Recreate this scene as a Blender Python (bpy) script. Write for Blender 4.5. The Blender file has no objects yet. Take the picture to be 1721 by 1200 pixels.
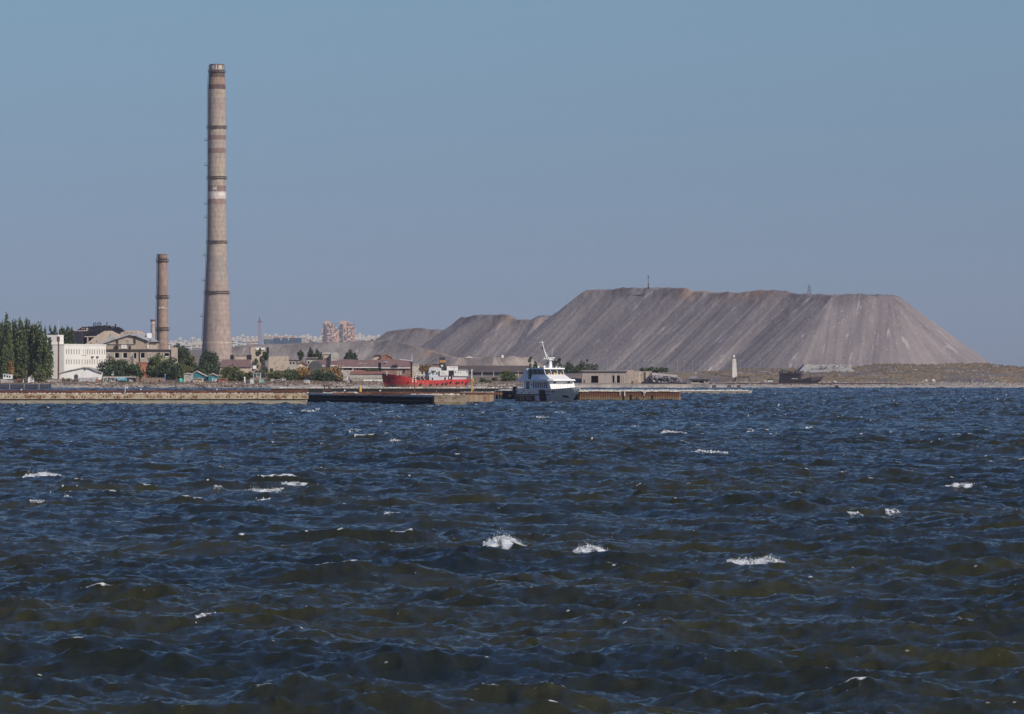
import bpy, math, random
import numpy as np
from mathutils import Vector, Matrix
sc = bpy.context.scene
C = sc.collection
random.seed(11)
R = np.random.RandomState(7)
rad = math.radians
# ------------------------------------------------------------------ camera
F = 8187.0            # focal length in pixels of a 1721 px wide frame
HZ = 615.0            # row of the horizon
CH = 7.0              # camera height above the sea
cam = bpy.data.cameras.new("camera")
camo = bpy.data.objects.new("camera", cam); C.objects.link(camo)
camo.location = (0, 0, CH); camo.rotation_euler = (rad(90), 0, 0)
cam.sensor_width = 36; cam.lens = 36 * F / 1721; cam.shift_y = (HZ - 600) / 1721
cam.clip_start = 1; cam.clip_end = 30000
sc.camera = camo
# ------------------------------------------------------------------ sky, sun, exposure
SUN_AZ, SUN_EL = 45, 34          # degrees right of straight behind the camera
tosun = Vector((math.sin(rad(SUN_AZ)) * math.cos(rad(SUN_EL)), -math.cos(rad(SUN_AZ)) * math.cos(rad(SUN_EL)), math.sin(rad(SUN_EL))))
w = bpy.data.worlds.new("World"); sc.world = w; w.use_nodes = True
nt = w.node_tree; N = nt.nodes; Lk = nt.links
bg = N['Background']
sky = N.new('ShaderNodeTexSky'); sky.sky_type = 'NISHITA'; sky.sun_disc = False
sky.sun_elevation = rad(SUN_EL); sky.sun_rotation = rad(180 - SUN_AZ)
sky.air_density = 1.0; sky.dust_density = 0.4; sky.ozone_density = 3.0
tc = N.new('ShaderNodeTexCoord'); mp = N.new('ShaderNodeMapping')
mp.inputs['Location'].default_value = (0, 0, 0.06)
mp.inputs['Scale'].default_value = (1, 1, 0.97)
Lk.new(tc.outputs['Generated'], mp.inputs[0]); Lk.new(mp.outputs[0], sky.inputs[0])
mul = N.new('ShaderNodeMix'); mul.data_type = 'RGBA'; mul.blend_type = 'MULTIPLY'; mul.inputs[0].default_value = 1
spz = N.new('ShaderNodeSeparateXYZ'); Lk.new(tc.outputs['Generated'], spz.inputs[0])
trp = N.new('ShaderNodeValToRGB'); mrz = N.new('ShaderNodeMapRange'); mrz.inputs[1].default_value = 0.0; mrz.inputs[2].default_value = 0.60
Lk.new(spz.outputs['Z'], mrz.inputs[0]); Lk.new(mrz.outputs[0], trp.inputs[0])
trp.color_ramp.elements.new(0.5); trp.color_ramp.elements.new(0.7)
for k_, (p_, c_) in enumerate(((0.0, (0.585, 0.555, 0.765)), (0.125, (0.90, 0.955, 1.0)), (0.38, (0.72, 0.94, 1.24)), (1.0, (0.74, 1.10, 1.66)))): trp.color_ramp.elements[k_].position = p_; trp.color_ramp.elements[k_].color = tuple(v * 0.8 for v in c_) + (1,)
gain = N.new('ShaderNodeVectorMath'); gain.operation = 'SCALE'; gain.inputs['Scale'].default_value = 1.40
Lk.new(trp.outputs[0], gain.inputs[0]); Lk.new(gain.outputs[0], mul.inputs[7])
Lk.new(sky.outputs[0], mul.inputs[6]); Lk.new(mul.outputs[2], bg.inputs[0])
bg.inputs[1].default_value = 0.06
sl = bpy.data.lights.new("sun", 'SUN'); sl.energy = 4.2; sl.angle = rad(0.53); sl.color = (1.0, 0.90, 0.76)
so = bpy.data.objects.new("sun", sl); C.objects.link(so)
so.rotation_euler = tosun.to_track_quat('Z', 'Y').to_euler()
sc.view_settings.view_transform = 'Standard'; sc.view_settings.look = 'None'
sc.view_settings.exposure = 0.0; sc.view_settings.gamma = 1
sc.render.engine = 'CYCLES'
sc.cycles.max_bounces = 5; sc.cycles.volume_bounces = 0; sc.cycles.sample_clamp_indirect = 4
# ------------------------------------------------------------------ helpers
def X(px, d): return (px - 860.5) / F * d
def Z(py, d): return CH + (HZ - py) / F * d
def M(d): return d / F
def tag(o, label=None, cat=None, group=None, kind=None):
    if label: o['label'] = label
    if cat: o['category'] = cat
    if group: o['group'] = group
    if kind: o['kind'] = kind
    return o
_m = {}
def mat(name, c1, c2=None, scale=1.0, rough=0.85, c3=None, c3amt=0.25, c3scale=None, stretch=(1, 1, 1), metal=0.0, bump=0.0, bscale=None, streak=0.0):
    """procedural material: two tones mixed by noise, a third as ragged patches, optional vertical streaks and bump"""
    if name in _m: return _m[name]
    m = bpy.data.materials.new(name); m.use_nodes = True
    nt = m.node_tree; n = nt.nodes; l = nt.links; b = n['Principled BSDF']
    b.inputs['Roughness'].default_value = rough; b.inputs['Metallic'].default_value = metal
    c1 = tuple(c1) + (1,)
    c2 = tuple(c2) + (1,) if c2 else tuple(min(1, v * 0.72) for v in c1[:3]) + (1,)
    tc = n.new('ShaderNodeTexCoord'); mp = n.new('ShaderNodeMapping'); mp.inputs['Scale'].default_value = stretch
    l.new(tc.outputs['Object'], mp.inputs[0])
    nz = n.new('ShaderNodeTexNoise'); nz.inputs['Scale'].default_value = scale; nz.inputs['Detail'].default_value = 6; nz.inputs['Roughness'].default_value = 0.65
    l.new(mp.outputs[0], nz.inputs['Vector'])
    rp = n.new('ShaderNodeValToRGB'); rp.color_ramp.elements[0].position = 0.36; rp.color_ramp.elements[1].position = 0.64
    rp.color_ramp.elements[0].color = c1; rp.color_ramp.elements[1].color = c2
    l.new(nz.outputs['Fac'], rp.inputs[0]); out = rp.outputs[0]
    def mixin(fac, col, out):
        mx = n.new('ShaderNodeMix'); mx.data_type = 'RGBA'; l.new(fac, mx.inputs[0]); l.new(out, mx.inputs[6]); mx.inputs[7].default_value = tuple(col) + (1,)
        return mx.outputs[2]
    if c3:
        n2 = n.new('ShaderNodeTexNoise'); n2.inputs['Scale'].default_value = c3scale or scale * 1.7; n2.inputs['Detail'].default_value = 8; n2.inputs['Roughness'].default_value = 0.7
        mp2 = n.new('ShaderNodeMapping'); mp2.inputs['Scale'].default_value = stretch; mp2.inputs['Location'].default_value = (13.1, 7.7, 3.3)
        l.new(tc.outputs['Object'], mp2.inputs[0]); l.new(mp2.outputs[0], n2.inputs['Vector'])
        r2 = n.new('ShaderNodeValToRGB'); r2.color_ramp.elements[0].position = 0.62 - c3amt * 0.4; r2.color_ramp.elements[1].position = 0.70 - c3amt * 0.4
        l.new(n2.outputs['Fac'], r2.inputs[0]); out = mixin(r2.outputs[0], c3, out)
    if streak:
        n3 = n.new('ShaderNodeTexNoise'); n3.inputs['Scale'].default_value = 1.3; n3.inputs['Detail'].default_value = 5
        mp3 = n.new('ShaderNodeMapping'); mp3.inputs['Scale'].default_value = (1.6, 1.6, 0.12)
        l.new(tc.outputs['Object'], mp3.inputs[0]); l.new(mp3.outputs[0], n3.inputs['Vector'])
        r3 = n.new('ShaderNodeValToRGB'); r3.color_ramp.elements[0].position = 0.5; r3.color_ramp.elements[1].position = 0.7
        r3.color_ramp.elements[1].color = (streak, streak, streak, 1)
        l.new(n3.outputs['Fac'], r3.inputs[0]); out = mixin(r3.outputs[0], (0.07, 0.055, 0.05), out)
    l.new(out, b.inputs['Base Color'])
    if bump:
        bp = n.new('ShaderNodeBump'); bp.inputs['Strength'].default_value = bump; bp.inputs['Distance'].default_value = 0.1
        nb = n.new('ShaderNodeTexNoise'); nb.inputs['Scale'].default_value = bscale or scale * 4; nb.inputs['Detail'].default_value = 5
        l.new(tc.outputs['Object'], nb.inputs['Vector']); l.new(nb.outputs['Fac'], bp.inputs['Height']); l.new(bp.outputs[0], b.inputs['Normal'])
    _m[name] = m
    return m
class MB:
    def __init__(s): s.v = []; s.f = []; s.mi = []; s.cur = 0
    def face(s, pts):
        b = len(s.v); s.v += [tuple(p) for p in pts]; s.f.append(tuple(range(b, b + len(pts)))); s.mi.append(s.cur); return s
    def add(s, vs, fs):
        b = len(s.v); s.v += [tuple(p) for p in vs]
        for f in fs: s.f.append(tuple(b + i for i in f)); s.mi.append(s.cur)
        return s
    def box(s, x0, x1, y0, y1, z0, z1):
        if x0 > x1: x0, x1 = x1, x0
        if y0 > y1: y0, y1 = y1, y0
        if z0 > z1: z0, z1 = z1, z0
        return s.add([(x0,y0,z0),(x1,y0,z0),(x1,y1,z0),(x0,y1,z0),(x0,y0,z1),(x1,y0,z1),(x1,y1,z1),(x0,y1,z1)],
                     [(0,3,2,1),(4,5,6,7),(0,1,5,4),(1,2,6,5),(2,3,7,6),(3,0,4,7)])
    def hull(s, lo, hi):      # two loops with the same count, lo below hi (counter clockwise from above)
        n = len(lo)
        return s.add(list(lo) + list(hi), [tuple(range(n - 1, -1, -1)), tuple(range(n, 2 * n))] + [(i, (i + 1) % n, n + (i + 1) % n, n + i) for i in range(n)])
    def prism(s, poly, z0, z1): return s.hull([(x, y, z0) for x, y in poly], [(x, y, z1) for x, y in poly])
    def front(s, poly, y0, y1):   # polygon in x,z (counter clockwise seen from -y), extruded y0 -> y1
        n = len(poly)
        return s.add([(x, y0, z) for x, z in poly] + [(x, y1, z) for x, z in poly],
                     [tuple(range(n)), tuple(range(2 * n - 1, n - 1, -1))] + [(i, n + i, n + (i + 1) % n, (i + 1) % n) for i in range(n)])
    def tube(s, p0, p1, r0, r1=None, n=8, cap=True):
        r1 = r0 if r1 is None else r1; p0 = Vector(p0); p1 = Vector(p1); a = (p1 - p0).normalized()
        u = a.orthogonal().normalized(); v = a.cross(u)
        vs = [p0 + (u * math.cos(6.2832 * i / n) + v * math.sin(6.2832 * i / n)) * r0 for i in range(n)] + [p1 + (u * math.cos(6.2832 * i / n) + v * math.sin(6.2832 * i / n)) * r1 for i in range(n)]
        fs = [(i, (i + 1) % n, n + (i + 1) % n, n + i) for i in range(n)]
        if cap: fs += [tuple(range(n - 1, -1, -1)), tuple(range(n, 2 * n))]
        return s.add(vs, fs)
    def lathe(s, prof, n=32, cx=0, cy=0):   # prof: (r, z) upwards
        vs = []; fs = []
        for r, z in prof: vs += [(cx + r * math.cos(6.2832 * i / n), cy + r * math.sin(6.2832 * i / n), z) for i in range(n)]
        for k in range(len(prof) - 1):
            fs += [(k * n + i, k * n + (i + 1) % n, (k + 1) * n + (i + 1) % n, (k + 1) * n + i) for i in range(n)]
        fs += [tuple(range(n - 1, -1, -1)), tuple(range((len(prof) - 1) * n, len(prof) * n))]
        return s.add(vs, fs)
    def blob(s, c, r, sz=1.0, seg=8, rings=5, jit=0.0):
        prof = []; vs = []; fs = []
        for k in range(rings + 1):
            a = -math.pi / 2 + math.pi * k / rings
            for i in range(seg):
                q = 1 + random.uniform(-jit, jit)
                vs.append((c[0] + r * q * math.cos(a) * math.cos(6.2832 * i / seg), c[1] + r * q * math.cos(a) * math.sin(6.2832 * i / seg), c[2] + r * sz * q * math.sin(a)))
        for k in range(rings):
            fs += [(k * seg + i, k * seg + (i + 1) % seg, (k + 1) * seg + (i + 1) % seg, (k + 1) * seg + i) for i in range(seg)]
        return s.add(vs, fs)
    def rock(s, c, r, sz=0.7):
        a = random.uniform(0, 6.28)
        vs = []
        for (x, y, z) in [(-1,-1,-.6),(1,-1,-.6),(1,1,-.6),(-1,1,-.6),(-.7,-.8,.7),(.8,-.6,.6),(.6,.8,.8),(-.8,.6,.5)]:
            q = random.uniform(0.6, 1.1); x2 = x * math.cos(a) - y * math.sin(a); y2 = x * math.sin(a) + y * math.cos(a)
            vs.append((c[0] + x2 * r * q, c[1] + y2 * r * q, c[2] + z * r * sz * q))
        return s.add(vs, [(0,3,2,1),(4,5,6,7),(0,1,5,4),(1,2,6,5),(2,3,7,6),(3,0,4,7)])
    def holed(s, x0, x1, z0, z1, holes, y0=0.0, y1=0.4):   # wall facing -y with rectangular openings (hx0,hx1,hz0,hz1)
        xs = sorted({x0, x1} | {h[0] for h in holes} | {h[1] for h in holes}); zs = sorted({z0, z1} | {h[2] for h in holes} | {h[3] for h in holes})
        for k in range(len(zs) - 1):
            run = None
            for i in range(len(xs) - 1):
                cx, cz = (xs[i] + xs[i+1]) / 2, (zs[k] + zs[k+1]) / 2
                hole = any(h[0] < cx < h[1] and h[2] < cz < h[3] for h in holes)
                if not hole and run is None: run = xs[i]
                if hole and run is not None: s.box(run, xs[i], y0, y1, zs[k], zs[k+1]); run = None
            if run is not None: s.box(run, xs[-1], y0, y1, zs[k], zs[k+1])
        return s
    def build(s, name, m, parent=None, smooth=False, loc=None):
        me = bpy.data.meshes.new(name); me.from_pydata(s.v, [], s.f)
        ms = m if isinstance(m, (list, tuple)) else [m]
        for q in ms: me.materials.append(q)
        if len(ms) > 1: me.polygons.foreach_set('material_index', s.mi)
        if smooth: me.polygons.foreach_set('use_smooth', [True] * len(s.f))
        me.update()
        o = bpy.data.objects.new(name, me); C.objects.link(o)
        if parent: o.parent = parent
        if loc: o.location = loc
        return o
def grid_mesh(name, P, m, smooth=True, attrs=None):
    """P: rows x cols x 3 array -> mesh"""
    nr, nc = P.shape[:2]
    me = bpy.data.meshes.new(name)
    me.vertices.add(nr * nc); me.vertices.foreach_set('co', P.reshape(-1).astype(np.float32))
    i = np.arange((nr - 1) * (nc - 1)); r = i // (nc - 1); c = i % (nc - 1); a = r * nc + c
    q = np.stack([a, a + 1, a + nc + 1, a + nc], 1).astype(np.int32)
    me.loops.add(q.size); me.loops.foreach_set('vertex_index', q.reshape(-1))
    me.polygons.add(len(q)); me.polygons.foreach_set('loop_start', np.arange(0, q.size, 4, dtype=np.int32))
    try: me.polygons.foreach_set('loop_total', np.full(len(q), 4, dtype=np.int32))
    except Exception: pass
    me.polygons.foreach_set('use_smooth', np.full(len(q), smooth))
    me.update(calc_edges=True)
    for k, v in (attrs or {}).items():
        at = me.attributes.new(k, 'FLOAT', 'POINT'); at.data.foreach_set('value', v.reshape(-1).astype(np.float32))
    me.materials.append(m)
    o = bpy.data.objects.new(name, me); C.objects.link(o)
    return o
def vnoise(x, y, seed=0, oct=4, gain=0.5):
    """value noise on numpy arrays, about -1..1"""
    out = np.zeros(np.broadcast(x, y).shape); amp = 1.0; tot = 0
    for o in range(oct):
        g = np.random.RandomState(seed + o).rand(256, 256) * 2 - 1
        xi = np.floor(x).astype(int); yi = np.floor(y).astype(int); fx = x - xi; fy = y - yi
        fx = fx * fx * (3 - 2 * fx); fy = fy * fy * (3 - 2 * fy)
        a = g[yi % 256, xi % 256]; b = g[yi % 256, (xi + 1) % 256]; c = g[(yi + 1) % 256, xi % 256]; d = g[(yi + 1) % 256, (xi + 1) % 256]
        out += amp * ((a * (1 - fx) + b * fx) * (1 - fy) + (c * (1 - fx) + d * fx) * fy); tot += amp
        amp *= gain; x = x * 2.03 + 5.1; y = y * 2.03 + 9.7
    return out / tot
# ------------------------------------------------------------------ sea
SEA_HS, SEA_LP, FOAM_T, FOAM_S = 0.78, 11.0, 0.40, 0.20
WATER_A = (0.016, 0.019, 0.012, 1); WATER_B = (0.034, 0.033, 0.012, 1)
def wave_tile(n, L, hs, lp, wd, spread, seed, cut=None):
    """random sea on an n x n tile of L metres: displacement (dx,dy,dz) and fold measure"""
    rs = np.random.RandomState(seed)
    k = np.fft.fftfreq(n, L / n) * 2 * np.pi
    kx, ky = np.meshgrid(k, k); kk = np.hypot(kx, ky); kk[0, 0] = 1e-6
    kp = 2 * np.pi / lp
    S = kk ** -4.0 * np.exp(-1.25 * (kp / kk) ** 2)
    th = np.arctan2(ky, kx) - wd
    S *= np.maximum(np.cos(th), 0) ** spread + 0.04
    if cut: S *= (kk > 2 * np.pi / cut)
    S[0, 0] = 0
    h = (rs.randn(n, n) + 1j * rs.randn(n, n)) * np.sqrt(S)
    dz = np.real(np.fft.ifft2(h)); s = hs / 4 / dz.std(); h *= s
    dz = np.real(np.fft.ifft2(h))
    dx = np.real(np.fft.ifft2(-1j * kx / kk * h)); dy = np.real(np.fft.ifft2(-1j * ky / kk * h))
    e = L / n
    gx = lambda a: (np.roll(a, -1, 1) - np.roll(a, 1, 1)) / (2 * e)
    gy = lambda a: (np.roll(a, -1, 0) - np.roll(a, 1, 0)) / (2 * e)
    lam = 0.9
    J = (1 - lam * gx(dx)) * (1 - lam * gy(dy)) - (lam * gy(dx)) * (lam * gx(dy))
    return [(-lam * dx), (-lam * dy), dz, J]
WD = rad(-107)          # the waves run towards the camera and to the left
T1 = wave_tile(1024, 170.0, SEA_HS, SEA_LP, WD, 6, 3)
T2 = wave_tile(512, 23.0, 0.085, 1.1, WD + 0.25, 2.2, 5, cut=2.4)
def samp(T, L, x, y):
    n = T[0].shape[0]; u = (x / L * n) % n; v = (y / L * n) % n
    i = np.floor(u).astype(int); j = np.floor(v).astype(int); fu = u - i; fv = v - j; i %= n; j %= n; i2 = (i + 1) % n; j2 = (j + 1) % n
    return [a[j, i] * (1 - fu) * (1 - fv) + a[j, i2] * fu * (1 - fv) + a[j2, i] * (1 - fu) * fv + a[j2, i2] * fu * fv for a in T]
FT1, FS2 = np.percentile(T1[3], 0.25), np.percentile(T2[3], 2.6)
print('fold thresholds', FT1, FS2)
# breaking crests: image column, row of crest foot, width px, height px of the foam
CAPS = [(850,932,84,24),(1003,930,90,16),(1265,958,98,15),(68,806,62,14),(436,826,70,13),(273,819,27,8),(1130,732,44,6),(1190,764,58,5),
        (720,717,22,3),(596,727,22,3),(1358,977,44,7),(1334,796,22,4),(1211,744,12,4),(1260,729,12,3),(436,771,14,3),(62,853,24,4),(366,829,14,7),
        (120,838,26,3),(1085,941,120,3),(545,948,100,4),(505,824,70,3),(1620,826,70,3),(346,1052,34,4),(1500,866,26,4),(1020,802,18,3),(660,694,20,3),(1440,705,16,2),(930,706,16,2),
        (1560,748,14,2),(300,694,14,2),(30,690,14,2),(812,757,14,2),(1660,706,18,3)]
_r = random.Random(77)
for _k in range(34): CAPS.append((_r.uniform(20, 1700), 690 + 190 * _r.random() ** 1.6, _r.uniform(12, 34), _r.uniform(2, 3.5)))
CAPS += [(1000,936,50,5),(905,925,40,5)]
def local_waves(x, y):
    z = np.zeros_like(x); fo = np.zeros_like(x)
    for (px, py, wp, hp) in CAPS:
        d = CH * F / (py - HZ)
        cx, cy = X(px, d), d; sx = wp * M(d) * 0.62; sy = 1.0 + sx * 0.35; hh = min(0.36, hp * M(d) * 0.8) * min(1, (wp / 55.0) ** 2); sf = (0.22 + 0.9 * min(1, wp / 80.0)) * max(1, d / 260) * (1 if d < 420 else 0.5)
        t = (y - cy - 0.22 * (x - cx)) / sy
        z += hh * np.exp(-((x - cx) / sx) ** 2) * np.where(t < 0, np.exp(-(t * 1.8) ** 2), np.exp(-(t * 0.8) ** 2))
        f = (x - cx) / (wp * M(d) * 0.5)
        tf = (y - cy - 0.22 * (x - cx)) / sf + 0.4
        fo = np.maximum(fo, np.clip((1.0 + 0.5 * min(1, wp / 70.0)) * np.exp(-np.abs(f + 0.1) ** 3) * np.exp(-(tf * (1.0 + 1.6 * np.clip(f, 0, 1))) ** 2), 0, 1.15) * (0.8 + 0.2 * np.sin(f * 9)))
    return z, fo
def sea_at(x, y):
    a = samp(T1, 170.0, x, y); c, s = math.cos(0.7), math.sin(0.7)
    a2 = samp(T1, 170.0, (x * c - y * s) * 1.9 + 40, (x * s + y * c) * 1.9 + 11)
    b = samp(T2, 23.0, x, y); fade = np.clip(0.8 + y / 600.0, 1, 2.1)
    gust = 0.85 + 0.3 * vnoise(x / 45.0, y / 70.0, 21, 2)
    near = np.clip((y - 1150) / 500, 0, 1)
    k = gust * (1 - 0.35 * near)
    dz = (a[2] + (0.38 + 0.4 * np.clip((y - 300) / 500, 0, 1)) * a2[2]) * k + b[2] * fade * gust
    dx = a[0] * k + b[0] * fade; dy = a[1] * k + b[1] * fade
    foam = np.clip((FT1 - a[3]) * 6 + 0.5, 0, 1) * 0.95 + np.clip((FS2 - b[3] - 0.3 * (a[2] < 0.08)) * 3 + 0.40, 0, 0.72)
    lz, lf = local_waves(x, y)
    return dx, dy, dz + lz, np.maximum(foam, lf)
def build_sea():
    us = np.concatenate([np.linspace(-0.55, -0.15, 170, endpoint=False), np.linspace(-0.15, 0.15, 1080), np.linspace(0.15, 0.55, 171)[1:]])
    ys = [38.0]
    while ys[-1] < 14000:
        y = ys[-1]
        ys.append(y + (1.2 if y < 88 else 0.14 if y < 130 else 0.14 + (y - 130) * 0.0014 if y < 700 else 0.94 + (y - 700) * 0.0004 if y < 1750 else 40 + (y - 1750) * 0.1))
    ys = np.array(ys)
    U, Y = np.meshgrid(us, ys); Xg = U * Y
    dx, dy, dz, foam = sea_at(Xg, Y)
    flat = np.clip((2000 - Y) / 250, 0, 1); dz *= flat
    P = np.stack([Xg + dx, Y + dy, dz], 2)
    print('sea rows', len(ys), 'verts', P.size // 3)
    m = bpy.data.materials.new('sea_water'); m.use_nodes = True
    nt = m.node_tree; n = nt.nodes; l = nt.links; b = n['Principled BSDF']
    b.inputs['Roughness'].default_value = 0.08; b.inputs['IOR'].default_value = 1.33
    tc = n.new('ShaderNodeTexCoord')
    nz = n.new('ShaderNodeTexNoise'); nz.inputs['Scale'].default_value = 0.05; nz.inputs['Detail'].default_value = 3
    l.new(tc.outputs['Object'], nz.inputs['Vector'])
    rp = n.new('ShaderNodeValToRGB'); rp.color_ramp.elements[0].color = WATER_A; rp.color_ramp.elements[1].color = WATER_B
    rp.color_ramp.elements[0].position = 0.35; rp.color_ramp.elements[1].position = 0.65
    l.new(nz.outputs['Fac'], rp.inputs[0])
    at = n.new('ShaderNodeAttribute'); at.attribute_name = 'foam'
    fn = n.new('ShaderNodeTexNoise'); fn.inputs['Scale'].default_value = 5.0; fn.inputs['Detail'].default_value = 8; fn.inputs['Roughness'].default_value = 0.75
    fm = n.new('ShaderNodeMapping'); fm.inputs['Scale'].default_value = (0.8, 1.4, 1); l.new(tc.outputs['Object'], fm.inputs[0]); l.new(fm.outputs[0], fn.inputs['Vector'])
    ad = n.new('ShaderNodeMath'); ad.operation = 'MULTIPLY_ADD'; l.new(at.outputs['Fac'], ad.inputs[0]); ad.inputs[1].default_value = 0.56; l.new(fn.outputs['Fac'], ad.inputs[2])
    fr = n.new('ShaderNodeMapRange'); fr.inputs[1].default_value = 0.86; fr.inputs[2].default_value = 1.04; l.new(ad.outputs[0], fr.inputs[0])
    bp1 = n.new('ShaderNodeBump'); bp1.inputs['Strength'].default_value = 0.85; bp1.inputs['Distance'].default_value = 0.085
    b1 = n.new('ShaderNodeTexNoise'); b1.inputs['Scale'].default_value = 2.8; b1.inputs['Detail'].default_value = 8; b1.inputs['Roughness'].default_value = 0.74
    mp = n.new('ShaderNodeMapping'); mp.inputs['Rotation'].default_value = (0, 0, rad(20)); mp.inputs['Scale'].default_value = (0.55, 1.25, 1)
    l.new(tc.outputs['Object'], mp.inputs[0]); l.new(mp.outputs[0], b1.inputs['Vector']); l.new(b1.outputs['Fac'], bp1.inputs['Height'])
    l.new(bp1.outputs[0], b.inputs['Normal']); l.new(rp.outputs[0], b.inputs['Base Color'])
    fb = n.new('ShaderNodeBsdfDiffuse'); fb.inputs['Color'].default_value = (0.62, 0.64, 0.66, 1)
    ms = n.new('ShaderNodeMixShader'); l.new(fr.outputs[0], ms.inputs[0]); l.new(b.outputs[0], ms.inputs[1]); l.new(fb.outputs[0], ms.inputs[2])
    l.new(ms.outputs[0], n['Material Output'].inputs['Surface'])
    o = grid_mesh('water', P, m, True, {'foam': foam}); tag(o, kind='structure')

    return o
build_sea()
mf = mat('sea_foam', (0.78, 0.80, 0.82), (0.62, 0.64, 0.66), 3, 0.9)
fo = MB()
rf = random.Random(5)
for (px, py, wp, hp) in CAPS:
    d = CH * F / (py - HZ); mpx = M(d); W = wp * mpx; H = min(0.5, hp * mpx) * (1 if hp > 10 or d > 330 else 0.55); cx = X(px, d)
    n = int(min(2600, 30 + wp * hp * 1.25)); sz = min(max(0.014, mpx * 0.75), hp * mpx * 0.22)
    q = np.array([[rf.random(), rf.gauss(0, 1), rf.random(), rf.random()] for _ in range(n)])
    tt = q[:, 0] ** 1.35                       # dense at the left, a thin tail to the right
    env = np.clip(1.15 - tt, 0.06, 1) * np.clip(tt * 9, 0.25, 1) * (0.75 + 0.35 * np.sin(tt * 17 + px))
    xs = cx + (tt - 0.45) * W; ys = d - 0.25 + 0.22 * (xs - cx) * 0.5 + q[:, 1] * 0.26 * (0.3 + env) * min(1.6, 1 + mpx * 8)
    dx, dy, dz, _ = sea_at(xs, ys); dx = dx * 0.3; dy = dy * 0.3
    for i in range(n):
        lift = H * env[i] * (q[i, 2] ** 1.6) * (0.35 + 0.65 * (i % 3 == 0))
        r = sz * (0.6 + 1.5 * q[i, 3] ** 2) * (1.25 if lift < H * 0.3 else 0.62)
        c = (xs[i] + dx[i], ys[i] + dy[i], dz[i] + lift + r * 0.1 + (0.16 if d > 330 and wp > 30 else 0.0))
        a = [Vector((rf.uniform(-1, 1), rf.uniform(-1, 1), rf.uniform(-0.7, 1))) * r for _ in range(4)]
        p = [Vector(c) + v for v in a]
        fo.add(p, [(0, 1, 2), (0, 2, 3), (0, 3, 1), (1, 3, 2)])
tag(fo.build('sea_foam', mf), kind='stuff', label='white foam and spray on the breaking wave crests', cat='foam')
# ------------------------------------------------------------------ land
def T_(px, tab): return np.interp(px, [t[0] for t in tab], [t[1] for t in tab])
def land_z(x, y):
    px = x / y * F + 860.5
    s = y - (1531 + 5 * vnoise(x / 14.0, x * 0 + 3, 31, 3))            # distance inland of the shoreline
    lefty = np.clip((940 - px) / 60, 0, 1)
    zl = np.interp(s, [-12, -3, 0, 1.5, 12, 30, 120, 380, 900], [-2.5, -0.8, 0.25, 0.8, 1.5, 2.3, 3.0, 4.2, 6.0])
    zq = np.interp(s, [-12, -2, 0, 0.6, 40, 52, 75, 200, 900], [-2.5, -0.8, 0.3, 1.25, 1.3, 1.5, 4.5, 4.7, 5.0])
    zr = np.interp(s, [-12, -3, 0, 2, 25, 45, 85, 170, 330, 900], [-2.5, -0.8, 0.3, 0.7, 1.3, 2.2, 3.8, 5.6, 4.8, 3.5])
    hum = T_(px, [(1180, 0), (1340, 0.15), (1430, 0.25), (1475, 1.0), (1560, 0.85), (1640, 1.15), (1690, 0.8), (1721, 0.35), (1800, 0), (2200, -1.5)])
    zr = zr + hum * 1.9 * np.clip((s - 40) / 90, 0, 1) * np.clip((330 - s) / 120, 0, 1) + 0.5 * vnoise(x / 16, y / 22, 41, 4) * np.clip((s - 12) / 40, 0, 1)
    right = np.clip((px - 1185) / 60, 0, 1)
    z = zl * lefty + (1 - lefty) * (zq * (1 - right) + zr * right)
    z = z + 0.22 * vnoise(x / 5, y / 5, 43, 4) * np.clip(s / 6, 0, 1) * (1 - 0.7 * (1 - lefty) * (1 - right))
    hill = T_(px, [(-400, 17), (120, 18), (340, 23), (420, 27), (640, 29.5), (760, 18), (900, 4), (2200, 0)])
    z = z + hill * np.clip((y - 2900) / 3300, 0, 1) ** 0.8 * 1.0 + 1.2 * vnoise(x / 90, y / 140, 44, 4) * np.clip((y - 2600) / 800, 0, 1)
    sea = np.clip((px - 1735) / 40, 0, 1) * np.clip((y - 1800) / 300, 0, 1)
    return z * (1 - sea) - 4 * sea
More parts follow.
